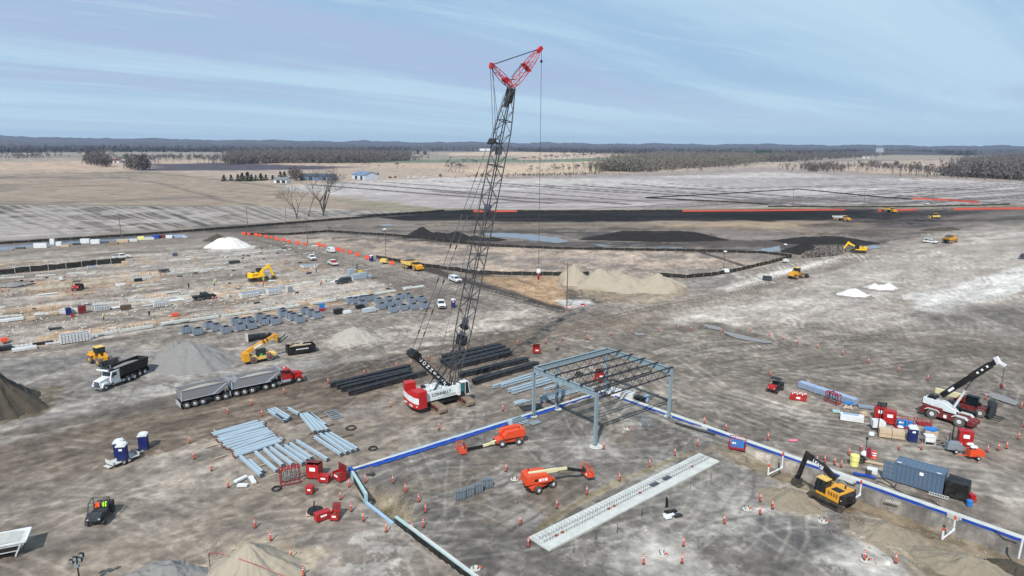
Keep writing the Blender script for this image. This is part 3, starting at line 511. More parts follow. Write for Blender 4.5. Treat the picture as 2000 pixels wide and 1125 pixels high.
trow([(255,330,20),(264,331,25),(275,332,27),(284,332,22)],'bush','dark round tree, %s inside the clump by the red farmstead','tree','dark round trees by the farmstead')
ptree(577,353,27,'bush','big round grey-brown tree between the farmhouse and the long blue shed','tree')
ptree(816,301,9,'con','dark tree alone at the left end of the far green strip','tree'); ptree(830,303,9,'bush','second dark tree at the left end of the far green strip','tree')
def bigtree(px,py,hpx,seed,forks,lab,lean=0):
    g=G(px,py); h=hpx*math.hypot(*g)/F; t=thing('leafless_tree',lab,'tree',g); r2=random.Random(seed); tr_=MB(); cr=MB()
    def br(p,d,l,r,k,top):
        q=p+d*l; (tr_ if top>=2 else cr).tube(p,q,r,r*.7,5 if top>0 else 3,False)
        if k==0: return
        for i in range(2 if k>3 else 3):
            nd=(d*.9+Vector((r2.gauss(0,.38),r2.gauss(0,.38),r2.gauss(.1,.22)))).normalized(); br(q,nd,l*r2.uniform(.66,.9),r*.62,k-1,top-1)
    base=Vector((0,0,0)); tr_.tube(base,Vector((0,0,h*.08)),h*.027,h*.022,6)
    for i in range(forks):
        a=6.28*i/forks+.4; br(Vector((0,0,h*.06)),Vector((math.cos(a)*.33+lean,math.sin(a)*.25,1)).normalized(),h*.26,h*.016,6,2)
    tr_.build('trunk','bark',t); cr.build('crown','bark',t)
bigtree(632,421,84,4,5,'largest leafless tree, with wide spreading limbs, beside the muddy track')
bigtree(580,427,66,8,3,'leafless tree with a crooked low limb, left of the tallest one beside the track',-.12)
bigtree(603,423,60,15,1,'slender leafless tree standing between the two bigger ones')
# ---- farm buildings
def shed(name,px,az,l,w_,eave,ridge_,roofm,wallm,lab,doors=2,cat='barn'):
    t=thing(name,lab,cat,G(*px),az)
    pt(t,'wall',wallm,lambda b:(b.box(-l/2,l/2,-w_/2,w_/2,0,eave),b.prism([(0,0)]*0+[(-w_/2,eave),(w_/2,eave),(0,ridge_)],-l/2,l/2) if 0 else b.add([(s*l/2,y,z) for s in (-1,1) for y,z in ((-w_/2,eave),(w_/2,eave),(0,ridge_-.05))],[(0,1,2),(3,5,4)])))
    pt(t,'roof',roofm,lambda b:b.add([(s*(l/2+.6),y,z) for s in (-1,1) for y,z in ((-w_/2-.6,eave-.1),(0,ridge_),(w_/2+.6,eave-.1),(w_/2+.6,eave+.2),(0,ridge_+.3),(-w_/2-.6,eave+.2))],[(0,1,7,6),(1,2,8,7),(2,3,9,8),(3,4,10,9),(4,5,11,10),(5,0,6,11),(0,5,4,1),(1,4,3,2),(6,7,10,11),(7,8,9,10)]))
    for i in range(doors):
        x=-l/2+(i+.6)*l/(doors+.4); pt(t,'door','charcoal',lambda b,x=x:(b.box(x-2.2,x+2.2,-w_/2-.08,-w_/2+.1,0,eave*.8),b.box(x-2.2,x+2.2,w_/2-.1,w_/2+.08,0,eave*.8)))
    return t
shed('barn',(713,350),R(138),26,20,5.5,9,'barn_blue','barn_side','barn with blue-grey roof, open dark doors and a pale gable end')
shed('barn',(622,352),R(172),40,13,5,7.5,'barn_dark','barn_blue','long low blue shed behind the big leafless tree')
shed('farmhouse',(552,357),R(170),15,10,3.5,6,'roof_grey','white','white farmhouse with grey roof at the end of the conifer row',2,'house')
shed('farmhouse',(1488,307),R(175),60,30,10,26,'conifer','white','large white house with green roof among the far woods at right',3,'house')
shed('barn',(1470,309),R(160),34,20,7,10,'white','white','small white outbuilding left of the green-roofed house',1)
shed('barn',(1716,303),R(170),36,20,36,40,'roof_grey','grey_box','tall pale grey block building on the far farm at right',0,'building')
shed('farmhouse',(1690,309),R(170),24,14,5,9,'roof_grey','white','small white house left of the tall pale block',1,'house')
shed('barn',(1845,301),R(172),60,30,9,14,'white','white','white building near the skyline at the far right',1,'building')
shed('barn',(948,296),R(175),70,40,12,18,'white','white','bright white building in front of the far woods seen through the crane boom',1,'building')
shed('farmhouse',(228,318),R(175),20,12,5,8,'dark_red','white_dirty','low red-roofed farmstead between two clumps of bare trees',1,'house')
shed('barn',(243,317),R(175),18,10,4,6,'white','white','white shed beside the red-roofed farmstead',1)
single('radio_mast','charcoal',lambda b:[b.tube((math.cos(a)*2,math.sin(a)*2,0),(0,0,132),.35,.2,4) for a in (0,2.1,4.2)]+[b.tube((0,0,125),(0,0,142),.5,.3,4)],'thin radio mast rising above the skyline at right','mast',G(1497,288.8))
# ---- puddles and ponds
wm=bpy.data.materials.new('water'); wm.use_nodes=True; b_=wm.node_tree.nodes['Principled BSDF']; b_.inputs['Base Color'].default_value=lin((104,104,104))+(1,); b_.inputs['Roughness'].default_value=.16; b_.inputs['Specular IOR Level'].default_value=.5; MATS['water']=wm
wm2=wm.copy(); wm2.name='wet_mud'; b2_=wm2.node_tree.nodes['Principled BSDF']; b2_.inputs['Base Color'].default_value=lin((128,122,116))+(1,); b2_.inputs['Roughness'].default_value=.3; MATS['wet_mud']=wm2
def puddle(px,z=.03,name='puddle',m='water'):
    P=[G(*q) for q in px]; r2=random.Random(int(px[0][0])); out=[]
    for i in range(len(P)):
        a,b=Vector(P[i]),Vector(P[(i+1)%len(P)]); d=b-a; n_=Vector((-d.y,d.x)).normalized(); k=5
        for j in range(k): out.append(a+d*j/k+n_*r2.gauss(0,d.length*.035))
    o=MB().add([(p[0],p[1],z) for p in out],[tuple(range(len(out)))]).build(name,m); tag(o,kind='structure')
puddle([(938,456),(985,455),(1040,459),(1090,464),(1112,472),(1085,475),(1030,468),(965,462)],name='pond'); puddle([(1156,476),(1185,479),(1215,480),(1175,482)]); puddle([(1458,490),(1490,486),(1518,481),(1528,490),(1490,492)]); puddle([(1688,482),(1708,478),(1722,482),(1700,487)])
puddle([(1278,482),(1330,484),(1340,487),(1290,486)]); puddle([(1228,478),(1260,476),(1262,479),(1235,481)])
puddle([(-300,508),(0,480),(110,471),(230,463),(330,457),(372,459),(300,466),(200,471),(110,478),(0,487),(-300,520)],name='pond')
puddle([(1368,633),(1396,636),(1412,642),(1404,645),(1384,641)],m='wet_mud'); puddle([(1408,645),(1440,652),(1476,661),(1512,671),(1478,669),(1430,658)],m='wet_mud'); puddle([(1236,649),(1256,651),(1260,655),(1243,655)],m='wet_mud'); puddle([(1915,767),(1952,770),(1990,786),(1984,792),(1945,780)],m='wet_mud'); puddle([(744,438),(760,437),(764,441),(748,442)])
# ---- stockpiles
def pile(px,rx,ry,h,az,m,lab,name='gravel_pile',cat='pile',pk=1,flat=0.0,seed=1,rough=.5,z0=-.12):
    g=G(*px); n=110; k=44; t=np.linspace(0,1,k)[:,None]; a=np.linspace(0,2*np.pi,n,endpoint=False)[None,:]
    x=(t*np.cos(a)); y=(t*np.sin(a)); wob=1+.3*(fbm(np.cos(a)*3+9,np.sin(a)*3+9,1,3,off=seed)-.5)*2; x=x*wob*rx; y=y*wob*ry
    z=np.clip((1-t)/(1-flat),0,1)**1.05
    if pk>1:
        r2=random.Random(seed); zz2=np.zeros_like(x)
        for i in range(pk):
            ox=(i/(pk-1)-.5)*1.1*rx; oy=r2.uniform(-.2,.2)*ry; zz2=np.maximum(zz2,np.clip(1-np.hypot((x-ox)/(rx*.62),(y-oy)/(ry*.8)),0,1)*r2.uniform(.7,1))
        z=np.maximum(zz2,z*.55)
    z=z*h*(1+rough*.35*(fbm(x+50,y+50,max(rx*.5,1),4,off=seed)-.5)*2)+((fbm(x+90,y+90,1.6,5,off=seed,gain=.65)-.5)*1.1*rough+(fbm(x+40,y+90,.7,3,off=seed+3)-.5)*.36)*np.sin(np.pi*np.clip(t,0,1))**.5
    z=np.where(t>.985,0,z)+z0; co=np.stack([x.ravel(),y.ravel(),z.ravel()],1); i=np.arange(k-1)[:,None]; j=np.arange(n)[None,:]
    q=np.stack([i*n+j,(i+1)*n+j,(i+1)*n+(j+1)%n,i*n+(j+1)%n],-1).reshape(-1,4)
    o=nm(name,co,q,m,True); o.location=(g[0],g[1],0); o.rotation_euler=(0,0,az); return tag(o,lab,cat)
pile((372,707),8.6,7,4.9,0,'gravel','tall conical grey gravel pile beside the white dump trailer',seed=3,rough=.7)
pile((345,695),4.5,3.5,3.6,R(20),'gravel','smaller grey gravel heap leaning behind the tall gravel pile',seed=4)
pile((692,660),5.4,4,3.0,0,'gravel_tan','small pale gravel heap right of the yellow telehandler',seed=5,rough=.9)
pile((-12,792),8.5,7,6.5,R(-20),'brown_soil','dark brown soil heap cut by the left edge','soil_pile',seed=6,rough=.9)
pile((488,1122),5.2,5,3.6,0,'sand','large tan sand pile at the bottom behind the red tape','sand_pile',seed=7,rough=.6)
pile((318,1135),4.4,3.5,1.9,0,'gravel','low grey gravel heap at the bottom left of the sand pile',seed=8,rough=.8)
pile((446,482),9,6,3.8,R(5),'limestone','flat-topped pale limestone pile near the orange barrier line',flat=.35,seed=9)
pile((424,470),6,4,2.9,0,'brown_soil','small dark heap behind the pale limestone pile','soil_pile',seed=10,rough=.9)
pile((1285,467),33,9,3.6,R(2),'topsoil','long black topsoil mound in the wet field','topsoil_mound',flat=.5,seed=11)
pile((856,463),14,9,4.8,R(-12),'topsoil','steep dark mound left of the pond behind the crane boom','topsoil_mound',seed=12,rough=1,pk=2); pile((925,468),15,5,2,R(-6),'topsoil','low black ridge in front of the pond','topsoil_mound',pk=3,seed=13)
pile((1572,493),9,7,4.2,0,'topsoil','black topsoil heap beside the brush pile','topsoil_mound',seed=14); pile((1840,449),12,5,2,R(20),'brown_soil','low dark rubble heap behind the parked white pickups','soil_pile',seed=15,pk=3); pile((1610,473),22,8,2.4,R(-4),'topsoil','wide dark mound behind the far yellow excavator','topsoil_mound',seed=16,flat=.4)
pile((1160,553),11,7,6,R(-10),'sand','steep tan sand heap, left peak beside the silt fence','sand_pile',seed=17,rough=1.3,pk=2); pile((1228,562),15,8,6.4,R(-12),'sand','broad tan sand heap beside the haul road','sand_pile',seed=18,rough=1.3,pk=3); pile((1290,556),8,6,3.6,0,'sand','low right end of the tan sand heaps','sand_pile',seed=19,rough=1.2)
pile((1667,575),4.3,3.6,1.7,0,'limestone','small white stone pile on the haul yard, nearer of two','stone_pile',seed=20,rough=.3,flat=.2); pile((1721,562),4.4,3.2,2,0,'limestone','small twin-peaked white stone pile, farther of two','stone_pile',seed=21,rough=.3,pk=2)
pile((1545,975),3.6,3,1.2,R(-40),'spoil','low spoil heap under the excavator bucket','spoil_pile',seed=22,rough=.8); pile((1732,1040),3.4,2.6,1.1,R(-40),'spoil','spoil heap behind the excavator beside the trench','spoil_pile',seed=23,rough=.8); pile((1895,1110),5,3,1.6,R(-40),'spoil','wide spoil heap at the bottom right corner','spoil_pile',seed=24,rough=.7); pile((1985,1120),3,2.4,1.4,R(-40),'brown_soil','rough brown heap at the right bottom corner','spoil_pile',seed=25,rough=.9)
pile((80,562),5,2.6,1.1,UA,'sand','low tan spoil ridge left of the red utility vehicle','spoil_pile',seed=26,pk=3); pile((125,558),4,2,1,UA,'sand','low tan spoil heap just left of the red utility vehicle','spoil_pile',seed=27); pile((180,553),4,2,1.1,UA,'sand','low tan spoil heap right of the red utility vehicle','spoil_pile',seed=28,pk=2); pile((225,548),3,2,.9,UA,'sand','small tan spoil heap beside the pale gravel patch','spoil_pile',seed=29)
pile((25,556),4,3,1,0,'gravel','low grey heap at the left edge near the orange posts',seed=30); pile((680,546),6,1.6,1,UA,'limestone','broken pale rubble ridge left of the grey boxes','rubble_pile',seed=31,rough=1,pk=3)
P=inpoly(wpts([(1565,505),(1640,498),(1650,488),(1600,488)]),500); co,f=soup(P,np.full(500,2.2),np.full(500,1.2),10,np.full(500,.45),.4,.5,False); tag(nm('brush_pile',co,f,'wood_pale'),'tangled heap of cleared grey brush beside the far excavator','brush pile')
# ---- fences
def fence(px,h,m,lab,sp=3,posts='wood',name='silt_fence',cat='fence'):
    P=[Vector(G(*q)) for q in px]; t=thing(name,lab,cat,P[0]); o0=P[0]; fb=MB(); pos=[]; r2=random.Random(len(px))
    for a,b in zip(P,P[1:]):
        n=max(1,int((b-a).length/2.5)); s=[a+(b-a)*i/n-o0 for i in range(n+1)]; hh=[h*r2.uniform(.78,1.05) for _ in s]
        for i in range(n):
            p,q=s[i],s[i+1]; fb.add([(p.x,p.y,-.1),(q.x,q.y,-.1),(q.x,q.y,hh[i+1]),(p.x,p.y,hh[i]),(p.x+.06,p.y+.05,-.1),(q.x+.06,q.y+.05,-.1),(q.x+.06,q.y+.05,hh[i+1]),(p.x+.06,p.y+.05,hh[i])],[(0,1,2,3),(5,4,7,6),(3,2,6,7)])
    fb.build('fabric',m,t); L=sum((b-a).length for a,b in zip(P,P[1:])); sp=max(sp,L/55)
    for a,b in zip(P,P[1:]):
        n=max(1,int((b-a).length/sp))
        for i in range(n): p=a+(b-a)*i/n-o0; pt(t,'post',posts,lambda k:k.bar((p.x-.05,p.y-.06,0),(p.x-.05,p.y-.06,h*1.15),.07))
    return t
fence([(-150,491),(0,477),(240,462),(480,444),(640,431),(800,418),(868,412)],1.1,'silt','black silt fence along the muddy track from the left edge to the leafless trees',5)
fence([(480,458.5),(560,459),(640,453),(720,458),(800,463),(880,473),(950,481)],1.1,'silt','black silt fence on the left side of the meadow behind the orange panels',4)
fence([(950,481),(1100,487),(1300,490),(1480,494),(1545,501)],1.1,'silt','black silt fence along the far side of the meadow below the pond',4)
fence([(735,504),(800,516),(860,525),(930,535),(1000,537),(1100,538),(1150,537)],1.3,'silt','black silt fence in front of the meadow, left of the tan sand heaps',3)
fence([(1285,540),(1340,543),(1390,539),(1430,532),(1500,516),(1546,503)],1.3,'silt','black silt fence in front of the meadow, right of the tan sand heaps',3)
fence([(925,414.5),(1010,414)],1.2,'orange_mesh','short run of orange mesh fence seen through the crane boom',6,name='mesh_fence'); fence([(1010,414),(1333,413)],1.2,'silt','black silt fence between the two orange runs at the black field',6)
fence([(1333,413.5),(1480,412.5),(1650,411)],1.15,'orange_mesh','long orange mesh fence behind the black soil on the right',6,name='mesh_fence'); fence([(1715,413),(1792,411)],1.3,'orange_mesh','short orange mesh fence behind the far yellow loader',6,name='mesh_fence'); fence([(1862,410),(1960,409),(2100,408)],1.5,'orange_mesh','orange mesh fence at the right edge behind the black soil',6,name='mesh_fence'); fence([(1782,389),(1850,392),(1912,397)],1.5,'orange_mesh','slanting orange mesh fence above the lone white truck',6,name='mesh_fence')
fence([(1500,404),(1640,405),(1760,405),(1900,402),(1972,400)],1.0,'silt','black silt fence along the edge of the pale field at right',7); fence([(1260,387),(1400,380),(1560,370),(1700,384),(1782,390)],1.0,'silt','thin black silt fence making a wedge in the pale striped field',8); fence([(1262,387.5),(1400,394),(1500,400)],1.0,'silt','thin black silt fence, lower edge of the wedge in the pale field',8)
fence([(-40,541),(0,536),(60,530),(130,524),(190,517),(245,513)],1.9,'silt','tall black fabric screen with slanted white braces beside the far left road',4,'white','fabric_screen')
for i,(x,y) in enumerate([(475.6,459),(485.6,460),(500,461.6),(508,462.6),(520,465),(530,467),(541,469.6),(553.6,472),(565,474.6),(581,477.5),(595,480),(622,481),(632,483),(660,490.5),(670,493),(684,496),(698,500.5),(717,506.5),(766,517.5)]):
    b=MB(); b.prismz([(-.95,-.05),(.95,.06),(.95,.11),(-.95,.0)],.15,1.45); b.bar((-.9,.06,0),(-.9,.06,1.55),.07); b.bar((.9,.12,0),(.9,.12,1.55),.07)
    o=b.build('barrier_panel','orange_fab'); g=G(x,y); o.location=(g[0],g[1],0); o.rotation_euler=(0,0,R(-25)+rnd.uniform(-.3,.3)); tag(o,'orange fabric panel, %s in the line beside the meadow'%nth(i),'barrier panel','orange panels along the silt fence')
def upole(px,py,topy,lab,arm=2.2,m='timber_pole'):
    D=math.hypot(*G(px,py)); d=G(px,py); a=VP(px,topy,d,0.0); h=a[1]; t=thing('utility_pole',lab,'utility pole',d,R(-20))
    pt(t,'pole',m,lambda b:b.tube((0,0,0),(0,0,h),.17,.11,7))
    if arm: pt(t,'crossarm',m,lambda b:(b.bar((-arm/2,0,h-.7),(arm/2,0,h-.7),.13,.13),b.tube((-arm*.42,0,h-.6),(-arm*.42,0,h-.35),.08),b.tube((arm*.42,0,h-.6),(arm*.42,0,h-.35),.08)))
upole(237,465,415,'timber utility pole in front of the left grey field'); upole(485,458,405,'timber utility pole left of the leafless trees'); upole(559,441,402,'thin pole left of the crooked leafless tree',0); upole(601,478,424,'timber pole below the leafless trees beside the meadow')
upole(1107,603,511,'tall pole standing at the corner of the muddy patch'); upole(1548,402,369,'far pole in the pale field, leftmost of three'); upole(1687,402,369,'far pole in the pale field, middle of three'); upole(1820,395,369,'far pole in the pale field, rightmost of three')
# ---------------------------------------------------------------- crawler crane
CA=R(37.5); CC=(-11.36,106.18)
crane=thing('crawler_crane','towering black lattice boom crawler crane with red jib, white body and red counterweight','crane',CC,CA)
def cv(px,py): s,z=VP(px,py,CC,CA); return Vector((s,0,z))
FT=Vector((1.9,0,2.6)); TP=cv(999,170); JT=cv(1055,95); ST=cv(960,127); MT=cv(808,692); SM=cv(961,276); MB0=Vector((.9,0,2.6))
def lattice(b,P,Q,hw,hd,pan,tp=(0,0),r=.09,rl=.045,pinch=(.25,.25)):
    d=(Q-P); L=d.length; d=d.normalized(); n=Vector((-d.z,0,d.x)); y=Vector((0,1,0)); k=max(2,int(L/pan)); ring=[]
    for i in range(k+1):
        s=L*i/k; f=1.0
        if s<tp[0]: f=pinch[0]+(1-pinch[0])*s/tp[0]
        if L-s<tp[1]: f=min(f,pinch[1]+(1-pinch[1])*(L-s)/tp[1])
        fy=max(f,.8) if s<tp[0] else f
        c=P+d*s; ring.append([c+n*(a*hd*f)+y*(e*hw*fy) for a,e in ((1,1),(1,-1),(-1,-1),(-1,1))])
    for A,B in zip(ring,ring[1:]):
        for q in range(4): b.tube(A[q],B[q],r,None,5,False)
    for i in range(k):
        for q in range(4):
            q2=(q+1)%4; a,bb=(ring[i][q],ring[i+1][q2]) if (i+q)%2 else (ring[i][q2],ring[i+1][q]); b.tube(a,bb,rl,None,4,False)
            if i%4==0: b.tube(ring[i][q],ring[i][q2],rl*1.3,None,4,False)
    return ring
mb=MB(); rg=lattice(mb,FT,TP,1.0,.95,1.85,(8,7),.1,.055,(.2,.45)); mb.build('boom','boom_grey',crane)
bd=(TP-FT).normalized(); bn=Vector((-bd.z,0,bd.x)); BL=(TP-FT).length
pt(crane,'boom_head','black',lambda b:(b.bar(TP-bd*2.6,TP-bd*.3,1.0,.85,bn),b.bar(TP-bd*3.4+bn*.3,TP-bd*2.0+bn*.4,.7,.5,bn)))
pt(crane,'winch','black',lambda b:[b.bar(FT+bd*7+Vector((0,e,0)),FT+bd*8.6+Vector((0,e,0)),.75,1.0,bn) for e in (-.5,.5)]+[b.tube(FT+bd*10+Vector((0,-.8,0)),FT+bd*10+Vector((0,.8,0)),.42)])
pt(crane,'walkway','galv_dark',lambda b:[b.bar(FT+bd*(BL*f)-bn*.0+Vector((0,-.9,0)),FT+bd*(BL*f)+Vector((0,.9,0)),.12,1.3,bd) for f in (.17,.215,.60,.79)])
pt(crane,'jib','crane_red',lambda b:(lattice(b,TP,JT,.62,.6,1.25,(1.6,3),.07,.035,(.4,.35)),b.bar(JT-Vector((.5,0,.45)),JT+Vector((.3,0,.2)),.6,.6),b.bar(TP+(JT-TP)*.52-Vector((.8,0,-.5)),TP+(JT-TP)*.52+Vector((.6,0,-.7)),1.2,.12)))
pt(crane,'jib_strut','crane_red',lambda b:(lattice(b,TP+Vector((-.2,0,.1)),ST,.5,.42,1.1,(1,2),.065,.035,(.5,.4)),b.bar(ST-Vector((.12,0,.5)),ST+Vector((.05,0,.3)),.6,.5),b.bar(TP+(ST-TP)*.22,TP+(ST-TP)*.40,.9,.5)))
def cab(b,p,q,ys=(-.5,.5),r=.045):
    for e in ys: b.tube(p+Vector((0,e,0)),q+Vector((0,e,0)),r,None,4,False)
pt(crane,'pendant','steel_dark',lambda b:(cab(b,MT,SM,(-.85,.85),.06),cab(b,SM,TP-bd*1.5+bn*.8,(-.6,.6),.05),cab(b,ST,JT+Vector((-.6,0,-.2)),(-.3,.3),.05),cab(b,ST,cv(967,290),(-.35,.35)),cab(b,ST,cv(972,232),(0,)),cab(b,TP+bn*.2+Vector((.2,0,1.5)),TP+(JT-TP)*.52-Vector((.8,0,-.5)),(-.2,.2)),cab(b,TP+Vector((-1.6,0,1.2)),TP+Vector((.9,0,1.2)),(0,),.06)))
for f in (.1,.2,.34,.5,.66,.84):
    c=MT+(SM-MT)*f; dd=(SM-MT).normalized()
    for e in (-.85,.85): pt(crane,'pendant_link','black',lambda b:b.bar(c+Vector((0,e,0))-dd*.35,c+Vector((0,e,0))+dd*.35,.15,.15))

pt(crane,'spreader','black',lambda b:(b.bar(SM-Vector((.3,0,.4)),SM+Vector((.2,0,.4)),1.8,.3),b.bar(SM,FT+bd*((SM-FT).dot(bd)),.25,.25),b.tube(SM+Vector((0,-.8,0)),FT+bd*((SM-FT).dot(bd)+2),.08)))
HK=cv(1051.5,531); 
pt(crane,'hoist_line','steel_dark',lambda b:(b.tube(JT+Vector((.3,0,-.3)),Vector((JT.x+.3,0,HK.z)),.045,None,4,False),b.tube(Vector((-2.2,-.3,3.3)),FT+bd*BL*.9+bn*1.0,.035,None,4,False)))
hk=pt(crane,'hook_ball','white',lambda b:b.lathe([(.05,.6),(.3,.45),(.42,.1),(.36,-.2),(.1,-.45)],10,(JT.x+.3,0,HK.z))); pt(hk,'hook','red',lambda b:b.lathe([(.12,-.45),(.2,-.7),(.16,-1.3),(.05,-1.5)],8,(JT.x+.3,0,HK.z)))
pt(crane,'hook_weight','black',lambda b:b.lathe([(.05,.3),(.25,0),(.05,-.3)],8,(JT.x+.3,0,JT.z-2)))
md=(MT-MB0).normalized(); mn=Vector((0,1,0))
mast=pt(crane,'mast','black',lambda b:(b.bar(MB0,MT,1.5,.85,Vector((-md.z,0,md.x))),b.bar(MT-md*.7,MT+md*.6,2.0,1.25,Vector((-md.z,0,md.x))),b.tube(MT+Vector((-.2,-1.1,.2)),MT+Vector((-.2,1.1,.2)),.5)))
ml=(MT-MB0).length; lean=math.atan2(md.x,md.z)
for i,ch in enumerate('CONNELLY'):
    c=MT-md*(1.25+i*(ml-2.1)/7.6); me_=text(mast,'lettering',ch,'print_white',.78,(c.x,-.775,c.z),(0,0,0)); me_.rotation_euler=(Matrix.Rotation(lean,3,'Y')@Matrix.Rotation(math.pi/2,3,'X')).to_euler()
pt(crane,'backstop','steel_dark',lambda b:[b.tube((-2.4,e,2.9),tuple(FT+bd*7.5-bn*0+Vector((0,e*.8,0))),.11) for e in (-.95,.95)]+[b.tube(FT+bd*6+Vector((0,e,0)),FT+bd*2+Vector((-2,e,0)),.07) for e in (-.7,.7)])
def reeve(b):
    r2=random.Random(2)
    for i in range(8): y=-.7+i*.2; b.tube(MT+Vector((.1,y,-.3)),(-3.6,y,3.1),.016,None,3,False)
pt(crane,'reeving','galv_dark',reeve)
# upper works
body=pt(crane,'body','crane_white',lambda b:(b.prism([(-4.3,1.55),(3.4,1.55),(3.4,1.9),(1.4,3.2),(-.6,3.15),(-4.3,3.0)],-1.75,-1.45),b.prism([(-4.3,1.55),(3.4,1.55),(3.4,1.9),(1.6,2.9),(-4.3,2.9)],1.45,1.75),b.box(-4.3,2.6,-1.45,1.45,1.5,1.9),b.box(-3.9,-2.4,-.9,1.4,1.9,3.1),b.tube((-1.6,-.8,2.7),(-1.6,1.2,2.7),.62,None,14),b.tube((.1,-.8,2.6),(.1,1.2,2.6),.55,None,14)))
pt(crane,'engine','black',lambda b:(b.box(-2.4,-.9,-1.4,.2,1.9,2.75),b.box(-3.7,-3.1,.4,1,3.0,3.5)))
pt(crane,'deck_pipe','white',lambda b:[b.tube((x,-1.2,1.9),(x,-1.2,z),.07) for x,z in ((-3.3,3.9),(-.4,3.7),(1.1,3.6))]+[b.box(-2.9,1.2,.6,1.3,3.0,3.35)])
for o,s in ((0,0),): text(body,'lettering','CONNELLY','print_black',.74,(-1.35,-1.765,2.42),(R(90),0,0),sx=.95); pt(body,'stripe','black',lambda b:(b.box(-.9,3.0,-1.765,-1.752,1.93,1.99),b.box(-2.2,1.4,-1.765,-1.752,1.75,1.79)))
cbn=pt(crane,'operator_cab','glass',lambda b:b.prism([(1.9,1.75),(3.5,1.75),(3.6,2.6),(3.2,3.75),(1.9,3.75)],-2.7,-1.8)); pt(cbn,'cab_frame','white',lambda b:(b.box(1.35,1.8,-2.6,-1.8,1.7,3.6),b.box(1.9,3.2,-2.72,-1.78,3.72,3.84),b.bar((3.5,-2.7,1.8),(3.2,-2.7,3.75),.1),b.bar((2.6,-2.72,1.8),(2.6,-2.72,3.75),.08))); pt(cbn,'tinted_window','glass_teal',lambda b:b.box(1.82,2.35,-2.73,-2.705,2.3,3.6))
def cw(b):
    rear=[(-6.0,-2.5),(-6.35,-1.6),(-6.5,0),(-6.35,1.6),(-6.0,2.5)]
    b.prismz([(-4.5,-2.5)]+rear+[(-4.5,2.5)],.95,3.0); b.prismz([(-4.5,-2.5),(-6.0,-2.5),(-6.35,-1.6),(-6.42,-.5),(-4.5,-.5)],3.0,3.75); b.prismz([(-4.5,1.0),(-6.45,1.0),(-6.35,1.6),(-6.0,2.5),(-4.5,2.5)],3.0,4.3)
cwo=pt(crane,'counterweight','crane_red',cw)
pt(cwo,'banner','white',lambda b:[b.add([(-6.03,-2.56,1.75),(-6.39,-1.6,1.75),(-6.54,0,1.9),(-6.39,1.6,2.1),(-6.03,2.56,2.1),(-6.03,-2.56,2.75),(-6.39,-1.6,2.75),(-6.54,0,2.9),(-6.39,1.6,3.1),(-6.03,2.56,3.1)],[(0,5,6,1),(1,6,7,2),(2,7,8,3),(3,8,9,4)])])
pt(cwo,'seam','dark_red',lambda b:[b.box(-5.9,-4.6,-2.52,-2.505,z,z+.05) for z in (1.4,1.85,2.3,2.75,3.2)]+[b.box(-6.52,-6.3,-.9,.9,1.2,1.3)]); pt(cwo,'plate','white',lambda b:(b.box(-6.5,-6.42,-1.2,-.2,1.1,1.4),b.box(-6.2,-6.1,-2.2,-2.0,1.2,1.45),b.box(-6.5,-6.42,.5,1.4,1.2,1.45)))
pt(crane,'turntable','black',lambda b:(b.tube((0,0,1.0),(0,0,1.5),1.4,None,20),b.box(-2.6,2.6,-1.4,1.4,.55,1.15)))
for sx in (-1,1):
    def trk(b,x=2.65*sx):
        pr=[(-4.4,.35),(-4.1,.05),(4.1,.05),(4.4,.35),(4.4,.8),(4.1,1.12),(-4.1,1.12),(-4.4,.8)]
        n=len(pr); b.add([(x+e*.55,y,z) for e in (-1,1) for y,z in pr],[tuple(range(n))[::-1],tuple(range(n,2*n))]+[(i,(i+1)%n,n+(i+1)%n,n+i) for i in range(n)])
        for i in range(27): y=-4.1+i*.315; b.box(x-.6,x+.6,y,y+.2,1.1,1.19)
    tk=pt(crane,'crawler_track','mud',trk); pt(tk,'track_frame','steel_dark',lambda b:(b.box(2.65*sx-.58,2.65*sx+.58,-3.6,3.6,.3,.85),)); pt(tk,'drive_motor','dark_red',lambda b:b.box(2.65*sx-.62,2.65*sx+.62,-2.9,-2.2,.35,.95))
# ---------------------------------------------------------------- steel frame
U=Vector((math.cos(UA),math.sin(UA),0)); V=Vector((math.cos(VA),math.sin(VA),0))
fa=G(1042,812); fr=thing('steel_frame','open grey steel frame on tall columns carrying black roof trusses','steel frame',fa,UA)   # local x=U, y=-V
LX,LY,HT=16.5,13.6,8.15
pos=dict(a=(0,0),e=(4.95,0),d=(LX,0),b=(0,-LY),c=(LX,-LY))
for k,(x,y) in pos.items():
    c_=pt(fr,'column','steel_grey',lambda b:b.ibeam((x,y,.05),(x,y,HT-.9),.42,.4,.05,(1,0,0))); pt(c_,'base_plate','galv_dark',lambda b:(b.box(x-.32,x+.32,y-.32,y+.32,.02,.08),b.box(x-.5,x+.5,y-.1,y+.1,.02,.3) if k in 'ad' else None)); 
    if k in 'bc': pt(c_,'cap','steel_grey',lambda b:b.ibeam((x,y,HT-.9),(x,y,HT),.42,.4,.05,(1,0,0)))
def beam(p,q):
    o=pt(fr,'beam','steel_grey',lambda b:b.ibeam(p,q,.88,.34,.05)); p=Vector(p);q=Vector(q); L=(q-p).length; n=Vector((-(q-p).y,(q-p).x,0)).normalized()
    pt(o,'stiffener','steel_grey',lambda b:[b.bar(p+(q-p)*f+n*s*.09+Vector((0,0,-.4)),p+(q-p)*f+n*s*.09+Vector((0,0,.4)),.03,.15,n) for f in (.1,.3,.5,.7,.9) for s in (-1,1)])
z=HT-.45
beam((0,0,z),(0,-LY,z)); beam((0,.0,z),(LX,0,z)); beam((LX,0,z),(LX,-LY,z))
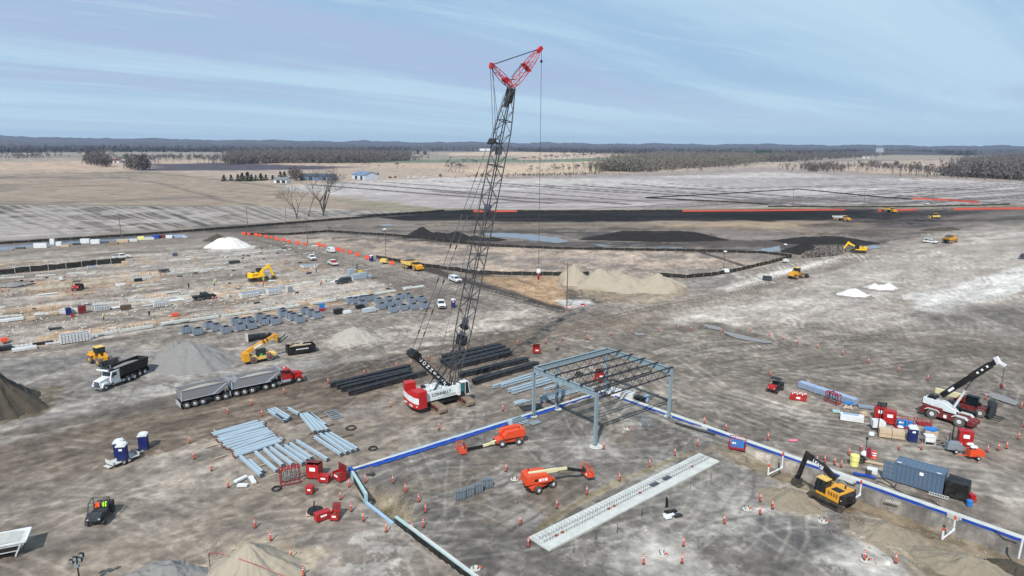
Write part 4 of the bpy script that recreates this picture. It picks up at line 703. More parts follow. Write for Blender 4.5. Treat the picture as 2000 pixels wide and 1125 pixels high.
for f in (.2,.39,.585,.785,1.0):
    y=-LY*f; zt=HT+.14
    def jo(b):
        dz=1.25
        for e in (-.09,.09): b.bar((-.35,y+e,zt),(LX+.35,y+e,zt),.1,.12); b.bar((1.1,y+e,zt-dz),(LX-1.1,y+e,zt-dz),.1,.11)
        n=8; xs=[.5+i*(LX-1)/n for i in range(n+1)]
        for i in range(n):
            m_=(xs[i]+xs[i+1])/2; b.bar((xs[i],y,zt),(max(1.1,min(LX-1.1,m_)),y,zt-dz),.06); b.bar((m_,y,zt-dz),(xs[i+1],y,zt),.06); b.bar((m_,y,zt-dz),(m_,y,zt),.035)
        b.bar((.5,y,zt),(1.1,y,zt-dz),.07); b.box(-.3,.1,y-.12,y+.12,zt-.2,zt); b.box(LX-.1,LX+.3,y-.12,y+.12,zt-.2,zt)
        if f==1.0: b.bar((.2,y,zt-dz),(LX-.2,y,zt-dz),.1)
    pt(fr,'roof_truss','joist_black',jo)
for (px,r_) in (((1164,872),.8),((1042,813),.5),((1305,813),.55),((1090,799),.5)): single('footing_pad','conc_pale',lambda b:b.lathe([(r_*1.25,0),(r_*1.2,.06),(r_*.6,.07),(.01,.07)],14),'pale concrete pad at the foot of the '+{1164:'nearest',1042:'leftmost',1305:'rightmost',1090:'second'}[px[0]]+' grey steel column','concrete pad',G(*px))
# ---------------------------------------------------------------- foundation walls
def rel(p,q): a=Vector(G(*p));b=Vector(G(*q)); return a,b,(b-a).length,math.atan2((b-a).y,(b-a).x)
a,b_,L_,h_=rel((683,922),(1182,766)); t=thing('foundation_wall','low concrete foundation wall with blue membrane running behind the orange lifts to the frame','foundation wall',a,h_)
pt(t,'wall','conc_pale',lambda b:b.box(-.3,L_+.2,-.16,.3,-.4,.36))
def memb(b,x0,x1,y,zt,zb,n,s=1,seed=1,am=.1):
    r2=random.Random(seed); xs=[x0+(x1-x0)*i/n for i in range(n+1)]; lo=[zb+r2.uniform(-am,am) for _ in xs]; up=[zt+r2.uniform(-am*.25,am*.25) for _ in xs]; wv=[r2.uniform(0,.08) for _ in xs]
    for i in range(n): b.add([(xs[i],y-s*wv[i],lo[i]),(xs[i+1],y-s*wv[i+1],lo[i+1]),(xs[i+1],y,up[i+1]),(xs[i],y,up[i]),(xs[i],y+s*.05,up[i]+.03),(xs[i+1],y+s*.05,up[i+1]+.03)],[(0,1,2,3),(3,2,5,4)])
pt(t,'membrane','blue_tarp',lambda b:(memb(b,0,L_-.5,-.175,.3,.04,90,1,1,.16),b.add([(3+i*.8,-.45-.25*abs(math.sin(i*1.7)),.03) for i in range(44)]+[(3+i*.8,-.18,.12) for i in range(44)],[(i,i+1,45+i,44+i) for i in range(43)]) )); pt(t,'wrap','wrap_blue',lambda b:b.box(6,L_-17,.08,.32,.36,.385))
a,b_,L_,h_=rel((1182,766),(2200,1126)); t=thing('foundation_wall','long pale concrete wall with blue membrane along the open trench on the right','foundation wall',a,h_)
pt(t,'wall','conc_pale',lambda b:(b.box(.2,L_,-.35,.42,-1.3,.3),)); pt(t,'ledge','conc',lambda b:b.box(23,L_,-.75,-.35,-1.5,-1.05)); 
for x0,x1 in ((1,19.5),(20.5,40.2),(42.3,52.5),(54,L_)): pt(t,'membrane','blue_tarp',lambda b:memb(b,x0,x1,-.37,.22,-.05 if x0<2 else -.72,int((x1-x0)),1,int(x0),.13))
pt(t,'insulation','galv',lambda b:[b.box(x0,x1,-.36,-.352,-1.05,-.4) for x0,x1 in ((24,40),(42.5,52.3))]); pt(t,'block','conc',lambda b:(b.box(40.3,42.1,-1.3,-.38,-1.3,.1),b.box(52.6,53.8,-.8,-.38,-1.3,.36)))
a,b_,L_,h_=rel((683,922),(716,976)); t=thing('foundation_wall','short wall with pale green insulation beside the soil pit','foundation wall',a,h_); pt(t,'wall','teal_foam',lambda b:b.box(0,L_,-.2,.15,-.6,.85)); pt(t,'membrane','black',lambda b:b.add([(L_*.35,-.22,-.1),(L_*.95,-.22,-.1),(L_*.95,-.22,.45),(L_*.35,-.22,.75)],[(0,1,2,3)])); pt(t,'tarp','blue_tarp',lambda b:b.box(.2,1.5,-.24,.2,.5,.9))
a,b_,L_,h_=rel((716,981),(768,1022)); single('insulated_footing','wrap_blue',lambda b:b.box(0,L_,-.18,.15,-.6,.06),'low pale insulated footing strip crossing the soil pit','footing',a,h_)
a,b_,L_,h_=rel((773,1020),(1010,1200)); t=thing('foundation_wall','foundation wall with black coated face and pale foam top at the bottom centre','foundation wall',a,h_); pt(t,'wall','teal_foam',lambda b:b.box(0,L_,-.16,.18,-.5,.78)); pt(t,'coating','black',lambda b:memb(b,0,L_,-.175,.62,-.05,60,1,5,.07)); pt(t,'cap','conc_pale',lambda b:b.box(2.5,L_,-.08,.2,.78,.84))
# slab with reinforcement
p0=Vector(G(1033,1050)); p3=Vector(G(1070,1077)); p1=Vector(G(1366,886)); ls=(p1-p0).length; hs=math.atan2((p1-p0).y,(p1-p0).x); ws=5.0
ws=abs((p3-p0).dot(Vector((math.sin(hs),-math.cos(hs))))); ws=max(3.2,ws)
sl_=thing('concrete_slab','long pale concrete slab strip with rows of upright reinforcing bars','concrete slab',p0,hs); pt(sl_,'slab','conc_pale',lambda b:b.box(0,ls,-ws,0,-.3,.1)); 
pt(sl_,'mesh_line','galv',lambda b:[b.box(i*.62+.2,i*.62+.25,-ws*.42,-.12,.101,.115) for i in range(int(ls/.62))]+[b.box(i*.62+.2,i*.62+.24,-ws*.62,-ws*.5,.101,.112) for i in range(int(ls/.62))]).__setitem__('kind','stuff')
def rb(b):
    r2=random.Random(4)
    for i in range(int(ls/.42)):
        x=.4+i*.42
        for y in (-ws*.4,-ws*.62): b.tube((x,y,.1),(x+r2.uniform(-.05,.05),y+r2.uniform(-.04,.04),.16+r2.uniform(.5,.62)),.015,None,3,False)
    for y in (-ws*.4,-ws*.62): b.tube((.3,y,.4),(ls-.5,y,.4),.018,None,3,False)
pt(sl_,'reinforcing_bar','steel_dark',rb).__setitem__('kind','stuff')
pt(sl_,'joint','conc',lambda b:b.box(0,ls,-ws*.53,-ws*.5,.101,.12)); pt(sl_,'marker','post_rust',lambda b:[b.box(ls*f,ls*f+.3,-ws*.56-.15,-ws*.56+.12,.1,.25) for f in (.07,.1,.34,.37,.52,.86)])
pt(sl_,'scrap','galv_dark',lambda b:[b.box(ls*f,ls*f+1.3,-ws*.6,-ws*.4,.17,.24) for f in (.6,.68)])
# ---------------------------------------------------------------- vehicles
def placeW(t,pa,xa,pb,xb,ys,z=0):          # put local (xa,ys) on ground pixel pa, heading from pa to pb
    A=Vector(G(*pa)); B=Vector(G(*pb)); h=math.atan2((B-A).y,(B-A).x)
    if xb<xa: h+=math.pi
    o=Vector((xa*math.cos(h)-ys*math.sin(h),xa*math.sin(h)+ys*math.cos(h))); M_=(A+B)/2; xm=(xa+xb)/2; o=Vector((xm*math.cos(h)-ys*math.sin(h),xm*math.sin(h)+ys*math.cos(h)))
    t.location=(M_.x-o.x,M_.y-o.y,z); t.rotation_euler=(0,0,h); return t
def put(t,p,q=None,h=None): g=G(*p); t.location=(g[0],g[1],0); t.rotation_euler=(0,0,HD(p,q) if q else h); return t
def wheels(t,xs,y,r,w,tm='rubber',rm='alu',n=16,rr=.55):
    for x in xs:
        for s in (-1,1):
            o=pt(t,'wheel',tm,lambda b:b.wheel(x,s*y,r,w,n)); pt(o,'rim',rm,lambda b:b.tube((x,s*(y+w/2-.02),r),(x,s*(y+w/2+.03),r),r*rr,r*rr*.8,10))
def pickup(lab,col='white',kind='bed',cat='pickup truck',name='pickup_truck'):
    t=thing(name,lab,cat); W=.98
    if kind in('bed','topper','flat'): prof=[(-2.9,.55),(2.9,.5),(2.95,.95),(2.75,1.12),(1.35,1.22),(-2.9,1.2)]
    else: prof=[(-2.4,.5),(2.4,.5),(2.45,.9),(2.2,1.1),(1.2,1.18),(-2.4,1.2)]
    pt(t,'body',col,lambda b:b.prism(prof,-W,W))
    if kind in('bed','topper','flat'):
        pt(t,'cab',col,lambda b:b.add([(x,y,z) for x,y,z in ((-1.0,-W,1.2),(1.4,-W,1.2),(.75,-.8,1.88),(-.8,-.8,1.9),(-1.0,W,1.2),(1.4,W,1.2),(.75,.8,1.88),(-.8,.8,1.9))],[(0,1,2,3),(5,4,7,6),(3,2,6,7),(1,5,6,2),(4,0,3,7)]))
        pt(t,'window','glass',lambda b:(b.add([(1.42,-.86,1.23),(1.42,.86,1.23),(.82,.72,1.82),(.82,-.72,1.82)],[(0,1,2,3)]),[b.add([(-.8,s*(W+.005),1.26),(1.2,s*(W+.005),1.26),(.72,s*.85,1.76),(-.68,s*.85,1.78)],[(0,1,2,3) if s<0 else (3,2,1,0)]) for s in(-1,1)],b.add([(-1.03,-.8,1.25),(-1.03,.8,1.25),(-.84,.7,1.8),(-.84,-.7,1.8)],[(3,2,1,0)])))
        if kind=='topper': pt(t,'bed_topper',col,lambda b:b.prism([(-2.88,1.2),(-1.0,1.2),(-.95,1.85),(-2.7,1.82)],-.93,.93)); pt(t,'topper_window','glass',lambda b:[b.box(-2.5,-1.2,s*.935-.005,s*.935+.005,1.4,1.7) for s in(-1,1)])
        elif kind=='flat': pt(t,'service_bed','red',lambda b:(b.box(-2.9,-1.1,-1.0,1.0,1.2,1.3),[b.box(-2.7+i*.4,-2.4+i*.4,-.6,.5,1.3,1.6+.2*(i%2)) for i in range(4)],b.bar((-1.1,-.9,1.2),(-1.1,-.9,2.1),.08),b.bar((-1.1,.9,1.2),(-1.1,.9,2.1),.08)))
        else: pt(t,'bed','black',lambda b:b.box(-2.75,-1.1,-.82,.82,1.18,1.215))
    elif kind=='suv': pt(t,'cab',col,lambda b:b.prism([(-2.35,1.2),(1.3,1.2),(.6,1.75),(-2.1,1.78)],-.88,.88)); pt(t,'window','glass',lambda b:b.prism([(-2.38,1.25),(1.22,1.25),(.62,1.68),(-2.2,1.7)],-.9,.9))
    elif kind=='van': pt(t,'cab',col,lambda b:b.prism([(-2.4,1.2),(1.6,1.2),(1.0,2.1),(-2.35,2.15)],-.95,.95)); pt(t,'window','glass',lambda b:([b.box(x,x+.8,s*.955-.01,s*.955+.01,1.45,1.9) for s in(-1,1) for x in(-2.1,-1.0,.1)],b.add([(1.57,-.8,1.3),(1.57,.8,1.3),(1.06,.75,2.0),(1.06,-.75,2.0)],[(0,1,2,3)])))
    wx=(-1.75,1.85) if kind in('bed','topper','flat') else (-1.5,1.5)
    pt(t,'grille','black',lambda b:b.box(prof[2][0]-.06,prof[2][0]+.03,-.7,.7,.62,.92)); pt(t,'bumper','chrome',lambda b:(b.box(prof[1][0],prof[1][0]+.12,-.9,.9,.42,.6),b.box(prof[0][0]-.1,prof[0][0],-.9,.9,.45,.62)))
    for s in(-1,1): pt(t,'headlight','alu_pale',lambda b:b.box(prof[2][0]-.1,prof[2][0]+.02,s*.82-.12,s*.82+.12,.78,.94))
    wheels(t,wx,.86,.4,.27); return t
placeW(pickup('white crew-cab pickup alone on the left gravel beyond the black screen'),(228,506.5),-1.75,(250,504.5),1.85,-1)
put(pickup('white pickup with a small flag, facing the camera, above the red-bedded truck'),(609,507),(617,512)); put(pickup('white van parked against the orange barrier panels','white','van','van','van'),(646,493),(632,487)); put(pickup('white truck with a cluttered red service bed','white','flat'),(650,517),(638,511.5))
put(pickup('white pickup with a bed topper on the road behind the boom','white','topper'),(889,550),(899,554)); put(pickup('white pickup facing the camera beside the blue portable toilet'),(861,599),(864.5,606))
placeW(pickup('black crew-cab pickup between the footing trenches','black'),(388,587),-1.75,(415,583.5),1.85,-1); put(pickup('dark grey car beside the stacked grey boxes','charcoal','suv','car','car'),(671,553),(660,554.5))
put(pickup('white pickup behind another beside the yellow dump truck on the haul road'),(1808,473),(1802,470)); put(pickup('nearer white pickup beside the yellow dump truck on the haul road'),(1817,475),(1826,476)); put(pickup('lone white truck near the slanting orange fence'),(1807,399),(1799,398)); put(pickup('dark vehicle cut by the right edge of the haul yard','charcoal','suv','car','car'),(1998,505),(1992,508))
for i,(x,y,c) in enumerate([(655,349,'white'),(665,349,'white'),(736,350,'white'),(762,348,'dark_red'),(772,347.5,'dark_red'),(797,348.5,'white'),(808,348,'white'),(815,347.5,'white'),(828,348,'white')]): put(pickup('small %s vehicle in the farmyard, %s'%('red' if 'red' in c else 'white',nth(i)),c,'van','vehicle','vehicle'),(x,y),h=R(20*i)); 
def tractor(lab,col):
    t=thing('truck_tractor',lab,'truck')
    pt(t,'hood',col,lambda b:b.prism([(1.3,1.0),(3.2,.95),(3.3,1.75),(1.3,2.05)],-.75,.75)); c=pt(t,'cab',col,lambda b:b.prism([(-.5,1.05),(1.3,1.0),(1.3,2.05),(1.0,2.85),(-.45,2.9)],-1.05,1.05))
    pt(c,'window','glass',lambda b:(b.add([(1.32,-.92,2.1),(1.32,.92,2.1),(1.07,.88,2.72),(1.07,-.88,2.72)],[(0,1,2,3)]),[b.box(.05,.95,s*1.055-.01,s*1.055+.01,2.05,2.65) for s in(-1,1)])); pt(c,'roof_light','white',lambda b:b.tube((.3,0,2.88),(.3,0,3.1),.14))
    [pt(t,'fender',col,lambda b:b.prism([(1.75,.8),(2.0,1.3),(2.9,1.35),(3.3,.85),(3.3,.6),(3.1,.6),(2.8,1.1),(2.1,1.05)],s*.95-.25,s*.95+.25)) for s in(-1,1)]
    pt(t,'frame','black',lambda b:(b.box(-4.0,1.5,-.45,.45,.75,1.0),b.box(-3.6,-1.6,-.5,.5,1.0,1.2))); pt(t,'bumper','chrome',lambda b:b.box(3.35,3.5,-1.1,1.1,.45,.8)); pt(t,'grille','galv_dark',lambda b:b.box(3.26,3.36,-.5,.5,.9,1.65))
    pt(t,'fuel_tank','chrome',lambda b:[b.tube((-.6,s*.95,.75),(.9,s*.95,.75),.32,None,12) for s in(-1,1)]+[b.box(-1.4,-.7,s*1.0-.25,s*1.0+.25,.5,.9) for s in(-1,1)]); [pt(t,'exhaust_stack','chrome',lambda b:b.tube((-.6,s*.95,1.0),(-.6,s*.95,3.4),.09)) for s in(-1,1)]; [pt(t,'mirror','black',lambda b:b.box(1.0,1.12,s*1.3-.1,s*1.3+.1,1.9,2.5)) for s in(-1,1)]
    for s in(-1,1): pt(t,'headlight','alu_pale',lambda b:b.box(3.2,3.34,s*.85-.13,s*.85+.13,1.0,1.2))
    wheels(t,(2.5,),.95,.52,.32,'rubber','alu_pale'); wheels(t,(-2.2,-3.5),.92,.52,.6,'rubber','alu_pale'); return t
placeW(tractor('red truck tractor pulling two aluminium gravel trailers','red'),(528,760),-2.85,(584.5,747.5),2.5,-1.2)
def hopper(lab,l,ax,x0,m='alu',inner='gravel_tan',front=1.4,rs_=-.35):
    t=thing('gravel_trailer',lab,'trailer'); W=1.22; zb,zt=1.4,3.1
    def tub(b):
        p=[(0,zb),(l-front*1.5,zb),(l,zb+1.0),(l,zt),(rs_,zt)]
        for s in(-1,1): b.prism(p,s*W-(.05 if s>0 else 0),s*W+(.05 if s<0 else 0))
        b.add([(rs_,-W,zt),(rs_,W,zt),(0,W,zb),(0,-W,zb),(rs_+.08,-W,zt),(rs_+.08,W,zt),(.08,W,zb),(.08,-W,zb)],[(0,1,2,3),(7,6,5,4),(0,4,5,1),(0,3,7,4),(1,5,6,2)]); b.add([(l-front*1.5,-W,zb),(l-front*1.5,W,zb),(l,W,zb+1),(l,-W,zb+1),(l,W,zt),(l,-W,zt)],[(0,1,2,3),(3,2,4,5)]); b.box(rs_,l,-W-.06,-W+.04,zt-.1,zt+.02); b.box(rs_,l,W-.04,W+.06,zt-.1,zt+.02); b.box(l-.05,l+.5,-W-.06,W+.06,zt-.06,zt+.08)
    tb=pt(t,'tub',m,tub); pt(tb,'rib','alu_pale' if m=='alu' else 'black',lambda b:b.bar((l-.1,-W-.04,zt-.2),(l-2.6,-W-.04,zb),.1,.08,(0,1,0))); pt(tb,'rib','alu_pale' if m=='alu' else 'black',lambda b:b.box(-.05,.12,-W-.05,-W,zb,zt))
    n=14
    def load(b):
        vs=[];k=7
        for i in range(n+1):
            for j in range(k+1):
                x=max(.1,rs_+.3)+(l-.3-max(0,rs_))*i/n; y=-W+.06+(2*W-.12)*j/k; e=math.sin(math.pi*i/n)**.6*math.sin(math.pi*j/k)**.8; vs.append((x,y,zt-.75+e*.7+.05*math.sin(i*7+j*3)))
        b.add(vs,[(i*(k+1)+j,(i+1)*(k+1)+j,(i+1)*(k+1)+j+1,i*(k+1)+j+1) for i in range(n) for j in range(k)])
    pt(t,'gravel_load',inner,load,True); pt(t,'frame','black',lambda b:(b.box(.1,l-.4,-.5,.5,.8,1.4),b.box(0,.15,-W,W,1.0,1.4))); pt(t,'marker_strip','alu_pale',lambda b:b.box(.3,l-1.7,-W-.065,-W-.05,zb+.03,zb+.13)); pt(t,'mudflap','alu_pale' if m=='alu' else 'black',lambda b:b.box(-.25,-.2,-W,W,.35,1.1))
    wheels(t,ax,.92,.52,.6,'rubber','alu_pale'); return t
lt=hopper('longer aluminium gravel trailer coupled to the red tractor',8.3,(.75,2.05,3.35),0,rs_=1.1); placeW(lt,(466,773.7),.75,(491,768),3.35,-1.2); lt.rotation_euler[2]=HD((466,773.7),(530,760))
pu=hopper('rear aluminium gravel trailer, last of the red truck train',7.4,(.75,2.0,3.25,5.6,6.9),0,front=1.0,rs_=-.1); placeW(pu,(372,796.4),.75,(436,781.3),6.9,-1.2); pt(pu,'drawbar','black',lambda b:b.bar((7.4,0,.95),(9.6,0,.95),.3,.25))
# white tractor, black half-round trailer, facing the camera
wt=tractor('white truck tractor facing the camera with a black dump trailer','white'); placeW(wt,(221,761),2.5,(250,741),-2.85,1.2)
wt.location=(*G(222,752),0); wt.rotation_euler[2]=HD((258,737),(207,757))
bt=hopper('black dump trailer full of gravel behind the white tractor',7.4,(.75,1.95,3.15),0,'black','gravel',1.0); h_=HD((290,724),(207,757)); g=Vector(G(280,727)); bt.location=(g.x,g.y,0); bt.rotation_euler[2]=h_; pt(bt,'cab_guard','black',lambda b:(b.box(7.2,8.6,-1.2,1.2,3.1,3.2),)); pt(bt,'guard_edge','white',lambda b:b.box(8.4,8.7,-1.25,1.25,3.05,3.27))
# ---- excavators
def excav(lab,c,azu,azt,pts,s=1.0,body='yellow',arm='black',cabr='yellow_pale',grap=None,pix=True):
    P0=G(*c); t=thing('excavator',lab,'excavator',P0,azu)
    if pix: K=[Vector((VP(x,y,P0,azu)[0],0,VP(x,y,P0,azu)[1])) for x,y in pts]
    else: K=[Vector((x*s,0,z*s)) for x,z in pts]
    dz=azt-azu
    for sd in(-1,1):
        def tk(b):
            pr=[(-2.0,.3),(-1.8,.03),(1.8,.03),(2.05,.35),(2.0,.65),(1.75,.85),(-1.75,.85),(-2.05,.6)]; pr=[(x*s,z*s) for x,z in pr]; b.prism(pr,sd*1.1*s-.28*s,sd*1.1*s+.28*s)
            for i in range(17): x=(-1.7+i*.21)*s; b.box(x,x+.13*s,sd*1.1*s-.3*s,sd*1.1*s+.3*s,.85*s,.89*s)
        k=pt(t,'crawler_track','track',tk); k.rotation_euler=(0,0,dz); q=pt(k,'track_frame','black',lambda b:b.prism([(-1.5*s,.25*s),(1.5*s,.25*s),(1.4*s,.62*s),(-1.4*s,.62*s)],sd*1.1*s-.31*s,sd*1.1*s+.31*s))
    pt(t,'undercarriage','black',lambda b:b.tube((0,0,.4*s),(0,0,1.0*s),.7*s,None,14))
    b0=pt(t,'body',body,lambda b:(b.prismz([(-1.7*s,-1.25*s),(1.2*s,-1.25*s),(1.2*s,-.35*s),(1.0*s,.35*s),(1.0*s,1.25*s),(-1.7*s,1.25*s)],.98*s,1.25*s),b.prismz([(-1.8*s,-1.2*s),(-.1*s,-1.2*s),(-.1*s,1.2*s),(-1.8*s,1.2*s)],1.25*s,1.95*s),b.box(-.1*s,1.0*s,-1.25*s,-.4*s,1.25*s,1.7*s)))
    pt(t,'counterweight',arm if arm=='black' else body,lambda b:b.prismz([(-1.8*s,-1.27*s),(-1.8*s,1.27*s),(-2.25*s,.8*s),(-2.35*s,0),(-2.25*s,-.8*s)],.95*s,1.85*s)); pt(b0,'grille','rust',lambda b:[b.box((-1.5+i*.3)*s,(-1.35+i*.3)*s,y-.01,y+.01,1.4*s,1.8*s) for i in range(4) for y in(-1.21*s,1.21*s)]); pt(b0,'exhaust','black',lambda b:(b.tube((-1.2*s,-.5*s,1.9*s),(-1.2*s,-.5*s,2.3*s),.08*s),b.box(-1.5*s,-.5*s,0,.9*s,1.95*s,2.0*s)))
    cb=pt(t,'cab','glass',lambda b:b.prism([(-.05*s,1.25*s),(1.15*s,1.25*s),(1.25*s,1.9*s),(1.0*s,2.7*s),(-.05*s,2.7*s)],.35*s,1.2*s)); pt(cb,'cab_roof',cabr,lambda b:b.box(-.12*s,1.08*s,.3*s,1.25*s,2.7*s,2.8*s)); pt(cb,'cab_frame','black',lambda b:[b.bar((x,y,1.25*s),(x2,y,2.7*s),.08*s) for x,x2 in((-.05*s,-.05*s),(1.2*s,1.0*s),(.55*s,.55*s)) for y in(.34*s,1.21*s)])
    f,kn,st=K[0],K[1],K[2]; mid=f+(kn-f)*.5+Vector((-(kn-f).z,0,(kn-f).x)).normalized()*(kn-f).length*.09*(-1 if kn.x<f.x else 1)
    bo=pt(t,'boom',arm if arm!='yb' else body,lambda b:(b.bar(f,mid,.42*s,.55*s),b.bar(mid,kn,.38*s,.48*s))); pt(bo,'hydraulic_cylinder','chrome',lambda b:[b.bar((.9*s,e,1.3*s),tuple(mid+Vector((0,e,-.1))),.12*s) for e in(-.3*s,.3*s)])
    so_=pt(t,'stick',arm if arm!='yb' else body,lambda b:(b.bar(kn+(kn-st).normalized()*.5*s,st,.32*s,.42*s),b.bar(mid+(kn-mid)*.5+Vector((0,0,.4*s)),kn+(kn-st).normalized()*.4*s,.14*s)))
    bx=K[3]-st if len(K)>3 else Vector((-.5*s,0,-.5*s)); x_=1 if st.x>0 else -1
    pt(t,'bucket' if not grap else 'grapple',grap or 'track',lambda b:b.prism([(st.x-.3*s,st.z+.15*s),(st.x+.35*s,st.z+.1*s),(st.x+.45*s,st.z-.6*s),(st.x-.1*s,st.z-.95*s),(st.x-.75*s,st.z-.55*s),(st.x-.35*s,st.z-.45*s)],-.5*s,.5*s)); return t
e1=excav('black and yellow crawler excavator digging beside the long trench',(1622,980),HD((1622,980),(1562,949)),HD((1640,994),(1590,972)),[(1632,936),(1575,890),(1557,936)],1.12,'yellow')
o=text(e1,'lettering','LEASE','print_white',.6,(3.2,.3,3.5),(0,0,0))
kk=[VP(1632,936,G(1622,980),e1.rotation_euler[2]),VP(1575,890,G(1622,980),e1.rotation_euler[2])]; mx_=(kk[0][0]*.45+kk[1][0]*.55,kk[0][1]*.45+kk[1][1]*.55); sl0=math.atan2(kk[1][1]-kk[0][1],kk[1][0]-kk[0][0]); o.location=(mx_[0],.27,mx_[1]+.25); o.rotation_euler=(Matrix.Rotation(-sl0,3,'Y')@Matrix.Rotation(math.pi,3,'Z')@Matrix.Rotation(math.pi/2,3,'X')).to_euler()
text(e1,'lettering','LL','print_white',.5,(-2.0,1.32,1.65),(R(90),0,R(180)))
excav('bright yellow excavator working among the footing trenches',(505,548),HD((505,548),(530,545)),R(10),[(508,534),(525.5,519.5),(534,539)],1.35,'yellow_bright','yb','black')
excav('far yellow excavator beside the cleared brush pile',(1676,493.5),HD((1676,493.5),(1648,492)),R(170),[(1673,485),(1656,474.5),(1647,487)],1.3,'yellow_bright','yb','black','dark_red')
# ---- wheel loaders
def loader(lab,pa,pb,s=1.0,side=-1):
    t=thing('wheel_loader',lab,'wheel loader'); pt(t,'body','yellow',lambda b:(b.prism([(-3.4*s,1.0*s),(-.6*s,.9*s),(-.6*s,2.0*s),(-1.2*s,2.3*s),(-3.2*s,2.1*s)],-.85*s,.85*s),b.prism([(-.5*s,.8*s),(1.7*s,.9*s),(1.5*s,1.6*s),(-.3*s,1.5*s)],-.5*s,.5*s)))
    c=pt(t,'cab','glass',lambda b:b.prism([(-1.1*s,1.9*s),(.25*s,1.9*s),(.35*s,2.5*s),(.15*s,3.3*s),(-1.1*s,3.3*s)],-.72*s,.72*s)); pt(c,'cab_roof','yellow_pale',lambda b:b.box(-1.3*s,.35*s,-.8*s,.8*s,3.3*s,3.42*s)); pt(c,'cab_frame','black',lambda b:[b.bar((x,y,1.9*s),(x,y,3.3*s),.09*s) for x in(-1.1*s,-.45*s,.22*s) for y in(-.73*s,.73*s)])
    [pt(t,'fender','yellow',lambda b:b.box(-3.1*s,-1.2*s,y*1.0*s-.3*s,y*1.0*s+.3*s,1.55*s,1.68*s)) for y in(-1,1)]; pt(t,'lift_arm','yellow',lambda b:[b.bar((.3*s,e,2.0*s),(1.6*s,e,1.3*s),.22*s,.4*s) or b.bar((1.6*s,e,1.3*s),(3.0*s,e,.6*s),.22*s,.35*s) for e in(-.5*s,.5*s)]); pt(t,'exhaust','black',lambda b:b.tube((-2.2*s,.3*s,2.2*s),(-2.2*s,.3*s,3.0*s),.08*s))
    pt(t,'bucket','charcoal',lambda b:(b.prism([(2.9*s,.1*s),(4.3*s,.1*s),(4.3*s,.18*s),(3.1*s,.3*s),(3.0*s,1.25*s),(2.75*s,1.3*s),(2.6*s,.6*s)],-1.55*s,1.55*s),[b.prism([(2.9*s,.1*s),(4.3*s,.1*s),(3.1*s,1.35*s),(2.75*s,1.3*s)],y*s-.04,y*s+.04) for y in(-1.55,1.55)]))
    wheels(t,(-2.0*s,1.25*s),1.05*s,.78*s,.6*s,'rubber_dusty','yellow',18,.5); return placeW(t,pa,-2.0*s,pb,1.25*s,side*1.3*s)
loader('yellow wheel loader with black bucket beside the dump trailer',(174.7,709.4),(191.8,716),1.0); l2=loader('dusty yellow wheel loader driving away on the haul yard',(1556,546),(1570,543),1.05); l2.rotation_euler[2]=R(35)
# ---- articulated dump trucks, dozer
def artic(lab,p,h,s=1.0,bed='yellow_pale'):
    t=thing('dump_truck',lab,'dump truck'); pt(t,'cab','yellow',lambda b:(b.prism([(1.6,1.1),(4.6,1.0),(4.7,1.7),(3.2,2.1),(1.6,2.1)],-1.2,1.2),b.box(1.4,2.9,-.9,.9,2.9,3.0),b.box(4.4,4.9,-1.4,1.4,.7,1.2))); pt(t,'cab_window','glass',lambda b:b.prism([(1.5,2.1),(3.1,2.1),(2.8,2.9),(1.5,2.9)],-.85,.85))
    pt(t,'dump_bed',bed,lambda b:(b.prism([(-5.0,1.9),(-4.2,1.5),(.9,1.6),(1.3,3.0),(.9,3.05),(-5.4,2.5)],-1.5,1.5),)); pt(t,'load','brown_soil',lambda b:b.prism([(-4.4,2.6),(.6,3.06),(-1.0,3.4),(-2.6,3.2)],-1.2,1.2)); pt(t,'frame','black',lambda b:b.box(-4.5,4,-.6,.6,.9,1.5)); wheels(t,(-3.6,-1.9,2.9),1.2,.85,.6,'rubber_dusty','yellow',14,.5); t.scale=(s,)*3; return put(t,p,h=h)
artic('yellow articulated dump truck beside the mobile light tower at the fence',(806,526),HD((796,524),(824,531))); artic('cream bedded dump truck on the brown strip near the black soil',(1644,431),HD((1632,430),(1664,433)),1.0,'white_dirty'); artic('far yellow dump truck in front of the short orange fence',(1738,414.5),HD((1725,413),(1756,417)),1.0); artic('yellow dump truck seen from behind beside the two white pickups',(1856,474),R(35),1.0,'yellow')
t=thing('bulldozer','yellow bulldozer pushing the black soil at far right','bulldozer',G(1827,427),R(-10)); pt(t,'body','yellow_pale',lambda b:b.box(-1.8,2.2,-.8,.8,.9,2.0)); c_=pt(t,'cab','glass',lambda b:b.box(-1.2,.4,-.7,.7,2.0,3.1)); pt(c_,'cab_roof','yellow',lambda b:b.box(-1.3,.5,-.8,.8,3.1,3.2)); pt(t,'blade','yellow_pale',lambda b:b.box(-3.6,-3.3,-2.0,2.0,.1,1.6)); pt(t,'push_arm','charcoal',lambda b:[b.bar((-3.4,y,.6),(1,y,.7),.2) for y in (-1.5,1.5)])
for y in(-1.3,1.3): pt(t,'crawler_track','track',lambda b:b.prism([(-2.3,.1),(2.3,.1),(2.6,.5),(1.6,1.2),(-1.9,1.0),(-2.6,.5)],y-.3,y+.3))
